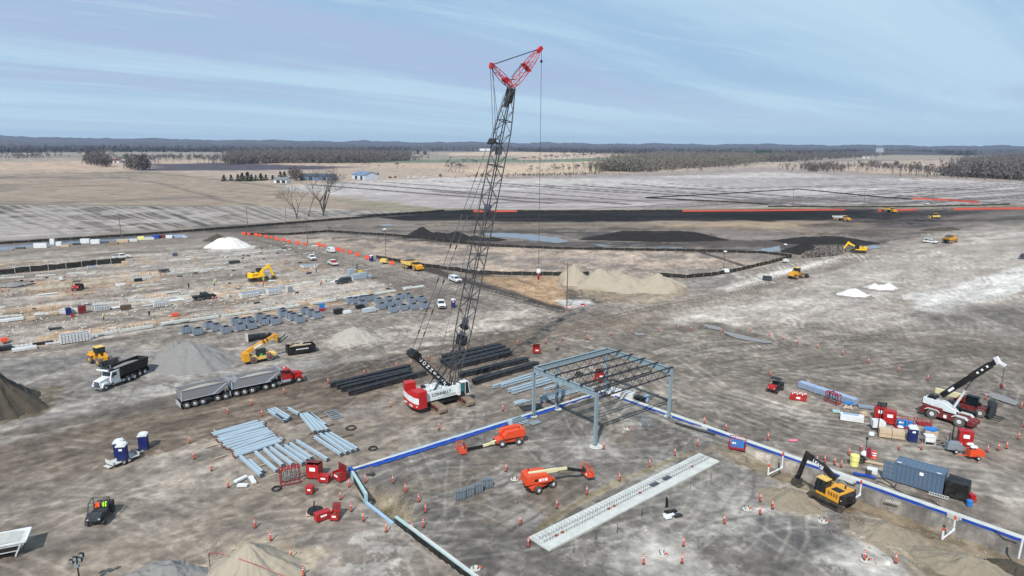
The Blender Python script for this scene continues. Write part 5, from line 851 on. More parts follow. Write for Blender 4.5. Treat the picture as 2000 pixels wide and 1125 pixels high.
# ---- yellow telehandler
P0=Vector(G(512,704)); azh=HD((497,710),(527.5,704)); t=thing('telehandler','yellow telehandler with raised boom carrying forks beside the black dumpster','telehandler'); placeW(t,(497,710),-1.6,(527.5,704),1.6,-1.2); azh=t.rotation_euler[2]; C0=t.location[:2]
def tv(px,py,y=0): P=(C0[0]-y*math.sin(azh),C0[1]+y*math.cos(azh)); s,z=VP(px,py,P,azh); return Vector((s,y,z))
a0=tv(478,690,.3); a1=tv(531,658,.3); a2=tv(536,654,.3); a3=tv(541,666,.3); a4=tv(560,655,.3)
pt(t,'chassis','yellow_pale',lambda b:(b.box(-2.9,2.6,-.95,.95,.55,1.1),b.box(-.6,.9,-1.2,-.5,.6,1.3),b.box(2.0,3.0,-1.1,1.1,.8,1.3))); pt(t,'counterweight','yellow',lambda b:b.box(-3.3,-2.3,-1.0,1.0,.5,2.2)); cb=pt(t,'cab','glass',lambda b:b.box(-.9,.8,-1.15,-.35,1.3,2.6)); pt(cb,'cab_frame','green_cab' if 'green_cab' in MATS else 'charcoal',lambda b:(b.box(-.95,.85,-1.2,-.3,2.55,2.65),[b.bar((x,-1.17,1.2),(x,-1.17,2.6),.08) for x in(-.9,.8)])); pt(cb,'vest','lime',lambda b:b.box(-.3,.1,-1.18,-1.16,1.35,1.7))
bo=pt(t,'boom','yellow',lambda b:(b.bar(a0,a0+(a1-a0)*.66,.55,.75),b.bar(a0+(a1-a0)*.6,a1,.42,.55),b.bar(a0-Vector((0,0,.9)),a0+(a1-a0)*.2,.5,.4))); pt(bo,'decal','print_white',lambda b:b.bar(a0+(a1-a0)*.32+Vector((0,-.285,0)),a0+(a1-a0)*.6+Vector((0,-.285,0)),.01,.42)); pt(bo,'boom_tip','yellow',lambda b:(b.bar(a1,a2+Vector((.2,0,.1)),.38,.5),b.bar(a2+Vector((.2,0,.2)),a3,.4,.6))); pt(bo,'boom_band','black',lambda b:[b.bar(a0+(a1-a0)*f,a0+(a1-a0)*(f+.03),.58,.7) for f in(.68,.8)])
fk=pt(t,'fork_carriage','charcoal',lambda b:(b.bar(a3+Vector((.2,-.9,.2)),a3+Vector((.2,.9,.2)),.25,.9),[b.bar(a3+Vector((.3,y,-.2)),a4+Vector((0,y,.1)),.5,.1) for y in(-.7,.6)],b.bar(a3+Vector((.2,-.9,.8)),a3+Vector((.2,.9,.8)),.1))); pt(t,'red_hose','red',lambda b:b.box(1.5,2.1,-.7,-.2,1.1,1.35)); wheels(t,(-1.6,1.6),1.05,.68,.42,'rubber_dusty','dark_red',16,.45)
# ---- rough terrain crane and telehandler
t=thing('rough_terrain_crane','red and white four-wheeled crane with black telescopic boom raised','crane'); placeW(t,(1818,817),-1.95,(1872,833.5),1.95,-1.25); azr=t.rotation_euler[2]; C0=t.location[:2]
def rv(px,py,y=0): P=(C0[0]-y*math.sin(azr),C0[1]+y*math.cos(azr)); s,z=VP(px,py,P,azr); return Vector((s,y,z))
pt(t,'carrier','dark_red',lambda b:(b.box(-1.2,1.2,-1.2,1.2,.55,1.35),b.box(-3.7,3.6,-.9,.9,.75,1.3),b.prism([(-3.9,.6),(-3.2,.6),(-3.0,1.5),(-3.6,1.6)],-1.25,1.25),b.prism([(3.0,.6),(3.9,.6),(3.9,1.1),(3.1,1.4)],-1.25,1.25),b.box(-3.4,-.6,-1.2,1.2,1.35,2.0)))
[pt(t,'fender','white_dirty',lambda b:b.prism([(x-1.1,1.35),(x-.7,1.65),(x+.7,1.65),(x+1.1,1.3),(x+1.1,1.2),(x+.6,1.5),(x-.6,1.5),(x-1.1,1.2)],y-.3,y+.3)) for x in(-1.95,1.95) for y in(-1.05,1.05)]
pt(t,'turret','crane_white',lambda b:(b.prism([(-2.9,1.7),(1.2,1.7),(1.0,2.2),(-.6,2.9),(-2.9,3.0)],-.95,-.55),b.prism([(-2.9,1.7),(1.2,1.7),(.6,2.2),(-.6,2.9),(-2.9,3.0)],.2,.5),b.box(-3.6,-2.3,-1.0,1.0,2.1,3.0))); pt(t,'winch','black',lambda b:(b.tube((-2.9,-.6,3.1),(-2.9,.6,3.1),.35),b.tube((-2.2,-.6,3.2),(-2.2,.6,3.2),.3),b.box(-3.8,-3.3,-.8,.8,1.8,2.6)))
cb=pt(t,'cab','glass',lambda b:b.prism([(-.7,1.6),(1.1,1.6),(1.0,2.4),(.6,3.0),(-.7,3.0)],.55,1.25)); pt(cb,'cab_frame','black',lambda b:(b.box(-.72,.62,.53,1.27,2.98,3.08),))
r0=rv(1840,772);r1=rv(1948,704); dd=(r1-r0)
bo=pt(t,'boom','black',lambda b:(b.bar(r0,r0+dd*.62,.62,.85),b.bar(r0+dd*.55,r0+dd*.88,.72,1.0),b.bar(r0+dd*.85,r1,.5,.7))); pt(bo,'boom_head','white',lambda b:(b.bar(r1-dd*.03+Vector((-.1,0,.7)),r1+Vector((.35,0,-.45)),.6,.5),b.bar(r1+Vector((.2,0,-.2)),r1+Vector((1.15,0,-.55)),.4,.35))); pt(bo,'decal','print_white',lambda b:b.bar(r0+dd*.14+Vector((0,-.33,0)),r0+dd*.24+Vector((0,-.33,0)),.02,.35)); [pt(bo,'decal','print_white',lambda b:b.bar(r0+dd*f+Vector((0,-.38,0)),r0+dd*(f+.03)+Vector((0,-.38,0)),.02,.3)) for f in(.66,.74,.83)]
c0=rv(1858,803);c1=rv(1885,763);c2=rv(1903,737); pt(t,'lift_cylinder','white',lambda b:b.tube(c0,c1,.2,None,8)); pt(t,'cylinder_rod','galv_dark',lambda b:b.tube(c1,c2,.11,None,8)); hk_=rv(1953,755); pt(t,'hoist_line','steel_dark',lambda b:b.tube((r1.x+1.0,0,r1.z-.5),(r1.x+1.0,0,r1.z-3.3),.04,None,4)); pt(t,'hook_block','dark_red',lambda b:b.lathe([(.05,.4),(.22,.2),(.25,-.1),(.06,-.5)],8,(r1.x+1.0,0,r1.z-3.6)))
pt(t,'panel','print_white',lambda b:b.box(-.3,.15,-1.22,-1.205,.7,1.2)); wheels(t,(-1.95,1.95),1.05,.78,.5,'rubber_dusty','white',18,.48)
t=thing('telehandler','cream and red telehandler with black cab behind the red and white crane','telehandler',G(1893,805),azr+.06)
C0=t.location[:2]; 
def sv(px,py): s,z=VP(px,py,C0,azr+.06); return Vector((s,0,z))
s0=sv(1828,762);s1=sv(1886,776);s2=sv(1912,787)
pt(t,'chassis','dark_red',lambda b:(b.box(-2.6,2.4,-1.0,1.0,.7,1.5),b.box(-2.4,-.5,.2,1.1,1.5,2.1))); pt(t,'boom','cream',lambda b:(b.bar(s0,s1,.5,.8),)); pt(t,'boom_tip','black',lambda b:(b.bar(s1,s2,.4,.45),b.bar(s2,s2+Vector((.5,0,-1.2)),.5,.5))); pt(t,'hood','orange',lambda b:b.prism([(-2.0,1.9),(.0,1.7),(-.4,2.5),(-1.4,2.7)],-.9,.1)); cb=pt(t,'cab','glass',lambda b:b.box(-.4,1.2,-1.0,-.1,1.5,2.9)); pt(cb,'cab_frame','black',lambda b:(b.box(-.5,1.3,-1.05,-.05,2.85,3.0),[b.bar((x,-1.03,1.4),(x,-1.03,2.9),.1) for x in(-.4,1.2)])); pt(t,'fork_carriage','charcoal',lambda b:(b.box(3.0,3.3,-1.2,1.2,.3,2.4),[b.box(3.3,4.6,y-.1,y+.1,.3,.45) for y in(-.6,.6)],b.box(2.4,3.2,-.5,.5,.8,2.9))); wheels(t,(-1.8,1.8),1.05,.68,.42,'rubber_dusty','white_dirty',14,.5)
# ---- orange boom lifts
def lift(lab,pa,pb,ptur,boom,jib,bask,azb,side=-1,xs=(-1.25,1.25)):
    t=thing('boom_lift',lab,'boom lift'); placeW(t,pa,xs[0],pb,xs[1],side*1.15); rz=t.rotation_euler[2]; c=t.location[:2]
    pt(t,'chassis','orange',lambda b:(b.prism([(-2.0,.5),(2.0,.5),(1.9,.95),(1.0,1.1),(-1.0,1.1),(-1.9,.95)],-.75,.75),b.tube((0,0,1.05),(0,0,1.25),.7,None,14))); wheels(t,xs,.98,.5,.38,'rubber','white',16,.5); pt(t,'tow_bracket','black',lambda b:(b.box(-2.15,-2.0,-.6,.6,.5,.7),b.box(-.8,.8,-.78,.78,.42,.52)))
    tu=pt(t,'turret','orange',lambda b:(b.prism([(-2.1,1.2),(1.1,1.2),(1.2,1.6),(.6,2.15),(-1.7,2.3),(-2.2,1.8)],-1.1,-.3),b.prism([(-2.1,1.2),(1.1,1.2),(1.2,1.6),(.6,2.15),(-1.7,2.3),(-2.2,1.8)],.3,1.1),b.prism([(-2.3,1.15),(-1.5,1.15),(-1.5,2.2),(-2.2,2.2)],-1.0,1.0)))
    tu.rotation_euler=(0,0,azb-rz); d1=pt(tu,'panel','print_white',lambda b:b.box(-.6,.5,-1.115,-1.105,1.45,1.8)); text(tu,'lettering','JLG','print_red',.38,(-.05,-1.12,1.62),(R(90),0,0)); pt(tu,'vent','black',lambda b:(b.box(-1.2,-.8,-1.115,-1.105,1.5,1.85),b.tube((-1.4,.6,2.2),(-1.4,.6,2.55),.07)))
    V3=lambda p:Vector((VP(p[0],p[1],c,azb)[0],0,VP(p[0],p[1],c,azb)[1])); B=[V3(p) for p in boom]; J=[V3(p) for p in jib]; K=V3(bask)
    o=pt(t,'boom','cream',lambda b:(b.bar(B[0],B[0]+(B[1]-B[0])*.75,.36,.42),b.bar(B[0]+(B[1]-B[0])*.7,B[1],.26,.3))); o.rotation_euler=(0,0,azb-rz); o=pt(t,'jib','black',lambda b:(b.bar(J[0],J[1],.22,.32),b.bar(J[0]+Vector((0,0,-.15)),J[1]+Vector((0,.0,-.1)),.3,.12),b.bar(B[0]+(B[1]-B[0])*.4-Vector((0,0,.25)),B[1]-Vector((0,0,.2)),.2,.08))); o.rotation_euler=(0,0,azb-rz)
    def bk(b):
        x,z=K.x,max(.12,K.z); b.box(x-.4,x+.5,-1.0,1.0,z,z+.12)
        for y in(-1,-.33,.33,1):
            for xx in(x-.4,x+.5): b.tube((xx,y,z),(xx,y,z+1.1),.035,None,4)
        for zz_ in(z+.55,z+1.1):
            b.tube((x-.4,-1,zz_),(x-.4,1,zz_),.035,None,4); b.tube((x+.5,-1,zz_),(x+.5,1,zz_),.035,None,4); [b.tube((x-.4,y,zz_),(x+.5,y,zz_),.035,None,4) for y in(-1,1)]
        b.box(x+.49,x+.52,-.95,-.1,z+.1,z+.45)
    o=pt(t,'basket','orange',bk); o.rotation_euler=(0,0,azb-rz); q=pt(o,'control_box','charcoal',lambda b:b.box(K.x-.55,K.x-.3,-.4,.3,max(.12,K.z)+.5,max(.12,K.z)+1.1)); q2=pt(o,'decal','print_white',lambda b:b.box(K.x-.42,K.x-.405,-.8,-.5,max(.12,K.z)+.2,max(.12,K.z)+.5)); return t
lift('orange boom lift with its basket lowered to the left beside the blue wall',(981.7,874),(1013.6,869.5),None,[(1012,848),(943,871)],[(943,871),(912,877)],(902,887),HD((1000,868),(904,886))) 
lift('nearer orange boom lift with its basket stretched to the right',(1053,965.5),(1081,953),None,[(1032,926),(1107,914)],[(1107,915),(1138,919)],(1146,926),HD((1050,948),(1146,930)))
# ---- utility vehicles
def utv(lab,p,h,front='red',roof='black',body='black'):
    t=thing('utility_vehicle',lab,'utility vehicle'); pt(t,'body',body,lambda b:(b.prism([(-1.7,.45),(1.3,.4),(1.4,.85),(.7,1.1),(.4,.8),(-.7,.8),(-.7,1.1),(-1.7,1.1)],-.72,.72),b.box(-1.7,-.75,-.72,.72,.7,.75))); pt(t,'hood',front,lambda b:b.prism([(.75,.75),(1.45,.6),(1.42,.92),(.72,1.16)],-.6,.6)); pt(t,'seat','charcoal',lambda b:(b.box(-.5,.1,-.65,.65,.7,.9),b.box(-.6,-.45,-.65,.65,.9,1.35)))
    pt(t,'roll_cage','black',lambda b:[b.tube(p_,q_,.035,None,5) for y in(-.7,.7) for p_,q_ in(((.75,y,1.0),(.35,y,1.9)),((.35,y,1.9),(-.7,y,1.92)),((-.7,y,1.92),(-.75,y,.9)))]+[b.tube((x,-.7,1.91),(x,.7,1.91),.035,None,5) for x in(.35,-.7)])
    if roof: pt(t,'roof',roof,lambda b:b.box(-.75,.4,-.74,.74,1.92,1.97))
    for s in(-1,1): pt(t,'headlight','alu_pale',lambda b:b.box(1.38,1.46,s*.5-.1,s*.5+.1,.72,.84))
    wheels(t,(-1.15,1.0),.72,.33,.26,'rubber','charcoal',12,.5); return put(t,p,h=h)
u=utv('black utility vehicle with a red hood and solid roof on the open gravel',(1513,763),HD((1520,757),(1504,767))); u.scale=(1.15,)*3
u=utv('dark open utility vehicle with two bright vests on its seats',(196,1014),HD((202,1004),(190,1020)),'charcoal',None); u.scale=(1.2,)*3; pt(u,'orange_vest','orange_vest',lambda b:b.box(-.68,-.42,-.5,-.1,1.0,1.45)); pt(u,'green_vest','green_vest',lambda b:b.box(-.68,-.42,.15,.5,1.0,1.45))
utv('red utility vehicle with dark roof between the spoil heaps',(152,566),R(-75)).scale=(1.3,)*3
# ---------------------------------------------------------------- steel and stored goods
for a in [('steel_lilac',(160,178,204),.45,.2,.3),('tan_lumber',(190,168,140),.8,0,.3),('cage_red',(150,16,30),.5,0,.2),('tub',(134,146,160),.5,.2,.35),('post_orange',(206,72,44),.55,0,.3),('steel_pale',(158,174,184),.5,0,.3,(128,134,136))]: mat(*a)
def run(name,lab,pa,pb,fn,cat,group=None,z=0):
    a=Vector(G(*pa)); b=Vector(G(*pb)); L=(b-a).length; t=thing(name,lab,cat,a,math.atan2((b-a).y,(b-a).x),group,z); fn(t,L); return t
def q4(x,y): return (640+x/5.555,640+y/5.555)
def q5(x,y): return (880+x/4.326,640+y/4.326)
def q9(x,y): return (350+x/4.8925,780+y/4.8925)
def joists(t,L,n=3,h=.75):
    for i in range(n): y=i*.34; pt(t,'truss','steel_dark',lambda b:([b.box(.1*i,L-.15*i,y-.1,y+.1,z,z+.09) for z in(.08,h)],[b.bar((.3+k*.55,y,.1 if k%2 else h),(.3+(k+1)*.55,y,h if k%2 else .1),.05) for k in range(int((L-.8)/.55))],b.box(.3,L-.3,y+.0,y+.03,.1,h)))
    pt(t,'timber_bearer','wood_dark',lambda b:[b.box(x,x+.15,-.5,n*.34+.2,0,.08) for x in(1,L/2,L-1.2)])
J=[('left',q4(30,655),q4(915,445)),('left',q4(100,672),q4(925,485)),('left',q4(150,700),q4(915,510)),('left',q4(230,742),q4(1085,512)),
 ('right',q4(1250,350),q4(1895,210)),('right',q4(1240,400),q4(1940,232)),('right',q4(1290,440),q4(1990,262)),('right',q4(1340,462),q4(2010,300)),('right',q4(1430,550),q5(670,285)),('right',q5(200,485),q5(755,322))]
cnt={'left':0,'right':0}
for sd,a,b in J:
    run('truss_bundle','bundle of black roof trusses, %s of those lying %s of the crane'%(nth(cnt[sd],'from the back'),sd),a,b,lambda t,L:joists(t,L,3 if sd=='left' else 4),'roof trusses','black truss bundles beside the crane'); cnt[sd]+=1
def ib(t,L,n=2,h=.5,m='steel_pale',w=.24):
    for i in range(n): y=i*(w+.08); pt(t,'beam',m,lambda b:b.ibeam((.0+.1*i,y,h/2+.1),(L-.2*i,y,h/2+.1),h,w,.035))
    pt(t,'timber_bearer','wood',lambda b:[b.box(x,x+.12,-.4,n*(w+.08)+.3,0,.08) for x in(.8,L-1)])
for i,(a,b,n,h) in enumerate([(q5(360,515),q5(700,405),2,.4),(q5(430,510),q5(760,415),2,.5),(q5(490,550),q5(860,440),2,.5),(q5(520,565),q5(900,452),2,.6),(q5(790,535),q5(960,490),2,.35),(q5(760,635),q5(1100,535),2,1.0)]):
    run('beam_bundle','grey steel beams, %s of the stacks behind the frame'%nth(i,'from the left'),a,b,lambda t,L:ib(t,L,n,h),'steel beams','grey beams stored behind the steel frame')
run('beam_bundle','short grey steel pieces beside the black mat at the leftmost column',q5(545,660),q5(670,628),lambda t,L:ib(t,L,4,.25),'steel beams'); run('plastic_mat','flat black mat lying behind the leftmost steel column',q5(600,690),q5(770,665),lambda t,L:pt(t,'sheet','black',lambda b:b.box(0,L,-.9,1.3,.02,.1)),'mat')
run('beam_bundle','jumbled short grey beams behind the left orange boom lift',q5(500,840),q5(655,802),lambda t,L:(ib(t,L,5,.3),pt(t,'upper_beam','steel_grey',lambda b:[b.ibeam((.4+.3*i,y,.6),(L-.2*i,y+.5,.62),.26,.2) for i,y in enumerate((-.1,.4,.9))])),'steel beams')
single('steel_plate','galv',lambda b:b.box(-.9,.9,-.6,.6,.04,.14),'small grey plate near the leftmost steel column','steel plate',G(*q5(712,806)),UA)
r_=random.Random(8)
for i in range(12):
    f=i/11; a=q9(330+ (215*f)+r_.uniform(-30,25),345+215*f+r_.uniform(-6,6)); b=q9(785+(225*f)+r_.uniform(-30,15),222+190*f+r_.uniform(-6,6))
    def tb(t,L): pt(t,'tube','steel_pale',lambda b:[b.box(0,L,y,y+.3,.1,.34) for y in(0,.33)]); [pt(t,'end_plate','rust',lambda b:b.box(x,x+.06,-.05,.68,.02,.42)) for x in(-.06,L)]
    run('steel_tube','long pale steel tube pair, %s in the wide parallel layout'%nth(i,'from the back'),a,b,tb,'steel tubes','pale steel tubes laid out left of the red boxes')
grp=[('short set near the road',[((850,118),(1010,225)),((880,108),(1045,208)),((910,100),(1060,192)),((1040,100),(1145,158)),((930,165),(1000,215))]),('set pointing at the ladder frame',[((1160,160),(1295,328)),((1190,155),(1340,326)),((1215,150),(1375,320)),((1240,150),(1420,312)),((1250,150),(1400,266))]),
 ('set nearest the crane',[((1290,375),(1550,545)),((1345,350),(1605,530)),((1400,345),(1655,512)),((1440,340),(1705,495))]),('spaced row behind the red rack',[((1120,412),(1420,595)),((1060,440),(1265,582)),((1010,460),(1225,602)),((920,450),(1185,632)),((870,480),(1085,642)),((810,490),(990,652)),((725,520),(935,705)),((670,600),(795,715)),((580,560),(785,745))])]
for gl,ls_ in grp:
    for i,(a,b) in enumerate(sorted(ls_)): run('steel_beam','single pale steel beam, %s in the %s'%(nth(i,'from the left'),gl),q9(*a),q9(*b),lambda t,L:(pt(t,'beam','steel_pale',lambda b:b.ibeam((0,0,.3),(L,0,.3),.36,.4,.04)),[pt(t,'end_plate','galv_dark',lambda b:b.box(x,x+.05,-.22,.22,.05,.52)) for x in(-.05,L)]),'steel beam','single pale beams on the ground')
run('steel_grating','grey ladder-like steel frame lying near the road cones',q9(1385,128),q9(1460,195),lambda t,L:pt(t,'frame','galv',lambda b:(b.box(0,L,0,.12,.06,.16),b.box(0,L,1.7,1.82,.06,.16),[b.box(x,x+.18,.12,1.7,.06,.14) for x in [L*i/4.2 for i in range(5)]])),'steel frame')
for i,(a,b) in enumerate(sorted([((1105,240),(1275,190)),((1240,335),(1480,235)),((1520,375),(1660,340)),((1330,185),(1520,135)),((860,735),(940,712)),((240,468),(400,425)),((335,572),(450,535)),((760,640),(860,612)),((330,290),(352,318))])): run('timber','loose timber on the ground, %s of those around the pale steel'%nth(i),q9(*a),q9(*b),lambda t,L:pt(t,'plank','wood_dark' if a[0]>1000 else 'tan_lumber',lambda b:b.box(0,L,-.07,.07,.02,.12)),'timber')
for i,(a,b) in enumerate([((535,800),(645,745)),((558,832),(655,832)),((680,750),(718,810))]): run('board','narrow white board, %s of three lying left of the red rack'%nth(i),q9(*a),q9(*b),lambda t,L:pt(t,'panel','white',lambda b:b.box(0,L,-.28,.28,.05,.3)),'panel')
for p,l,r0 in ((q9(1640,278),'black coiled hose lying right of the ladder frame',.75),(q9(1850,475),'black coiled hose beside the blue wall end',.6),(q9(928,860),'black coiled hose in front of the red rack',.55),(q4(250,1085),'black ring of hose near the crane left track',.0)):
    if r0: single('coiled_hose','black',lambda b:(b.ring((0,0,.08),r0,.07),b.ring((.05,.03,.18),r0*.93,.06)),l,'hose',G(*p))
# red boxes
def gang(lab,p,l,w,h,rz=UA,lid=0,top=None):
    t=thing('job_box',lab,'tool box',G(*p),rz); pt(t,'box','red',lambda b:(b.box(-l/2,l/2,-w/2,w/2,.1,.14),b.box(-l/2,l/2,-w/2,-w/2+.04,.1,h),b.box(-l/2,l/2,w/2-.04,w/2,.1,h),b.box(-l/2,-l/2+.04,-w/2,w/2,.1,h),b.box(l/2-.04,l/2,-w/2,w/2,.1,h)) if lid else b.box(-l/2,l/2,-w/2,w/2,.1,h)); pt(t,'skid','black',lambda b:[b.box(x-.08,x+.08,-w/2,w/2,0,.1) for x in(-l*.35,l*.35)])
    if lid: pt(t,'lid','dark_red',lambda b:b.add([(-l/2,w/2,h),(l/2,w/2,h),(l/2,w/2-w*math.cos(lid),h+w*math.sin(lid)),(-l/2,w/2-w*math.cos(lid),h+w*math.sin(lid)),(-l/2,w/2+.04,h+.03),(l/2,w/2+.04,h+.03),(l/2,w/2-w*math.cos(lid)+.04,h+w*math.sin(lid)+.03),(-l/2,w/2-w*math.cos(lid)+.04,h+w*math.sin(lid)+.03)],[(0,1,2,3),(7,6,5,4),(0,4,5,1),(1,5,6,2),(2,6,7,3),(3,7,4,0)])); pt(t,'contents','rust',lambda b:[b.box(-l*.4+i*l*.2,-l*.28+i*l*.2,-w*.3,w*.25,h*.5,h*(.75+.08*(i%3))) for i in range(4)])
    else: pt(t,'lid','red',lambda b:b.box(-l/2-.03,l/2+.03,-w/2-.03,w/2+.03,h,h+.06))
    pt(t,'label_plate','print_white',lambda b:b.box(-l*.22,l*.22,-w/2-.012,-w/2-.002,h*.55,h*.8)); return t
gang('tallest red tool box with open canopy lid at the corner of the blue wall',(615,931),1.7,1.3,1.95,R(-8),.25); gang('low red tool box in front of the tallest red one',(634,940),1.35,.9,.85,R(-8)); gang('red tool box with lid thrown open at the end of the blue wall',(663,936),1.7,1.0,.95,VA+R(10),1.6); gang('small square red box alone on the gravel below the tallest red one',(606,963),.85,.75,.9,R(-5))
gang('closed red tool box beside the black pallet near the bottom cones',(630,1014),1.7,.8,.9,R(40)); gang('small red box with lid tilted up next to the closed lower box',(655,1014),1.0,.9,.85,R(-5),1.9)
gang('tall red tool box with chairs on top, beside the grey sheet',(1718,818),1.7,1.1,2.0,R(-22)); gang('tall red tool box nearer the camera than the one with chairs',(1735.5,826),1.75,1.2,2.0,R(-22)); gang('tall red tool box alone beside the front wheel of the red crane',(1883,868),1.75,1.3,2.15,R(-20)); gang('open red box with a white label near the cones behind the truss bundles',(1048,689),1.5,.9,.95,R(10),1.3); gang('red box under the far side of the steel frame',(1172,740),1.7,1.0,1.0,R(20),1.2)
t=thing('chair_pile','black folding chairs stacked on a red tool box','chairs',G(1718,818),R(-22),z=2.07); pt(t,'chair','black',lambda b:[b.bar((-.5+i*.35,-.2,0),(-.35+i*.35,.1,.7),.3,.05) or b.bar((-.55+i*.35,.3,.05),(-.3+i*.35,-.1,.35),.3,.05) for i in range(4)])
single('tire_pile','black',lambda b:[b.ring((x,y,z),.35,.16) for x,y,z in((0,0,.16),(.7,.3,.16),(.3,.2,.45))],'dark tyre heap under the middle of the steel frame','tyres',G(1127,733)); single('orange_netting','orange_fab',lambda b:[b.tube((x,y,0),(x+.3,y+.1,.5+.2*(i%2)),.2,.12,5) for i,(x,y) in enumerate(((0,0),(.4,.2),(.8,-.1),(-.4,.1),(1.2,.3)))],'bundle of orange posts lying under the steel frame','post bundle',G(1160,745))
t=thing('pallet','round black object on a pale pallet beside the lower red box','pallet',G(616,1001),R(10)); pt(t,'deck','tan_lumber',lambda b:b.box(-1,1,-.7,.7,.02,.18)); pt(t,'cover','black',lambda b:(b.lathe([(.95,.18),(.9,.4),(.5,.55),(.1,.6)],12),b.bar((-.2,.3,.5),(-.1,.4,1.2),.15)))
def rack(lab,pa,pb,h,w=.9):
    def f(t,L):
        pt(t,'frame','cage_red',lambda b:([b.bar((x,y,0),(x,y,h),.09) for x in(0,L) for y in(0,w)],[b.bar((0,y,z),(L,y,z),.09) for y in(0,w) for z in(.1,h)],[b.bar((x,0,z),(x,w,z),.09) for x in(0,L) for z in(.1,h)],[b.bar((L*i/4,0,h),(L*i/4,w,h),.06) for i in(1,2,3)]))
        pt(t,'rigging','galv_dark',lambda b:[b.tube((L*(i+.5)/9,w*.5*(i%2)+.2,h-.05),(L*(i+.5)/9+.05,w*.5*(i%2)+.2,.35+.5*((i*3)%4)/4),.05,None,5) for i in range(9)]); pt(t,'shackle','cage_red',lambda b:[b.lathe([(.05,h),(.12,h+.15),(.05,h+.32)],6,(L*(i+.5)/6,.1,0)) for i in range(6)])
    return run('rigging_rack',lab,pa,pb,f,'rack')
rack('red rigging rack hung with cables in front of the pale beams',(549.5,950),(587,942),2.1); rack('red rigging rack standing before the lilac steel stack',(1611,783),(1634,792),1.7)
# right side stores
def stack(t,L): pt(t,'sheet_bundle','steel_lilac',lambda b:[b.box(0,L,0,1.25,.12+i*.17,.12+i*.17+.12) for i in range(6)]); pt(t,'spacer','galv_dark',lambda b:[b.box(.05,L-.05,.05,1.2,.24+i*.17,.29+i*.17) for i in range(5)]); pt(t,'timber_bearer','wood',lambda b:[b.box(x,x+.12,-.1,1.35,0,.11) for x in(.4,L-.5)])
run('sheet_stack','lilac grey steel sheets, farthest stack of the row by the red rack',(1558,757),(1588,767),stack,'steel sheets'); run('sheet_stack','lilac grey steel sheets, middle stack of the row by the red rack',(1587,767),(1622,778.5),stack,'steel sheets'); run('sheet_stack','lilac grey steel sheets, nearest stack ending beside the blue sawhorse',(1619,777),(1676,787),stack,'steel sheets').rotation_euler[2]=HD((1558,757),(1622,778.5))
def obox(name,lab,p,l,w,h,m,rz,cat,extra=None,z0=.03):
    t=thing(name,lab,cat,G(*p),rz); pt(t,'block',m,lambda b:b.box(-l/2,l/2,-w/2,w/2,z0,h)); pt(t,'bearer','wood',lambda b:[b.box(x-.06,x+.06,-w/2+.05,w/2-.05,0,z0+.02) for x in(-l*.35,l*.35)])
    if extra: extra(t)
    return t
t=thing('crate','open red crate full of orange and white safety posts','crate',G(1559,780),R(-25)); pt(t,'wall','red',lambda b:(b.box(-1.3,1.3,-.65,-.6,.05,.85),b.box(-1.3,1.3,.6,.65,.05,.85),b.box(-1.3,-1.25,-.6,.6,.05,.85),b.box(1.25,1.3,-.6,.6,.05,.85),b.box(-1.25,1.25,-.6,.6,.05,.1))); pt(t,'label_plate','print_white',lambda b:b.box(-.3,.3,-.665,-.652,.3,.65))
for i in range(9): x,y=-1.05+i*.26,(-.3,.2,.4)[i%3]; o=pt(t,'safety_post','orange',lambda b:b.tube((x,y,.1),(x+.1,y-.1,1.35),.09,.06,7)); pt(o,'reflector','print_white',lambda b:b.tube((x+.07,y-.07,.95),(x+.09,y-.09,1.2),.1,.09,7))
obox('wrapped_block','long white wrapped bundle with a purple sheet on top',(1663,821),3.3,1.2,.95,'white',R(-22),'wrapped bundle',lambda t:pt(t,'top_sheet','steel_lilac',lambda b:b.box(-1.3,1.0,-.3,.5,.95,.98))); obox('foam_sheet','small mint green foam sheet left of the white bundle',(1633,805),1.1,.8,.3,'teal_foam',R(-20),'foam'); obox('steel_sheet','flat grey green sheet leaning beside the tall red tool box',(1697,797),3.2,1.2,.3,'galv',R(-22),'sheet'); obox('crumpled_card','crumpled brown cardboard between the white bundle and red boxes',(1686,812),1.0,.8,.6,'tan_lumber',R(10),'cardboard')
t=thing('sawhorse','blue sawhorse bench with brown block beside the lilac sheets','sawhorse',G(1656,797),R(-20)); pt(t,'top','blue_box',lambda b:b.prismz([(-.6,-.3),(.3,-.5),(.7,.1),(.1,.5),(-.5,.3)],.8,1.05)); pt(t,'leg','white',lambda b:[b.bar((x,y,0),(x*.5,y*.5,.8),.1) for x in(-.6,.6) for y in(-.4,.4)]); pt(t,'block','tan_lumber',lambda b:b.box(-.5,.5,-.35,.25,.05,.5))
obox('lumber_crate','large tan timber crate in two halves beside the blue toilet',(1740,853),3.3,1.3,1.15,'tan_lumber',R(-20),'crate',lambda t:pt(t,'strap','black',lambda b:(b.box(-.03,.03,-.66,.66,.03,1.17),b.box(-1.66,1.66,-.66,-.655,.55,.58)))); single('lid','white',lambda b:b.lathe([(.45,0),(.3,.15),(.05,.2)],10),'small white lid lying on top of the tan timber crate','lid',G(1757,848),z=1.16)
t=thing('generator','white wheeled generator with folded mast in front of the red tool boxes','generator',G(1714,838),R(-10)); pt(t,'body','white',lambda b:b.prism([(-.9,.4),(.9,.4),(.9,1.3),(.5,1.5),(-.9,1.5)],-.55,.55)); pt(t,'mast','black',lambda b:(b.tube((-.2,-.6,.3),(-.1,-.6,4.2),.07),b.bar((-1.6,0,.4),(-.9,0,.4),.1),b.bar((-1.0,-.8,.1),(-1.4,.6,1.8),.05))); wheels(t,(.1,),.65,.32,.2,'rubber','white_dirty',10)
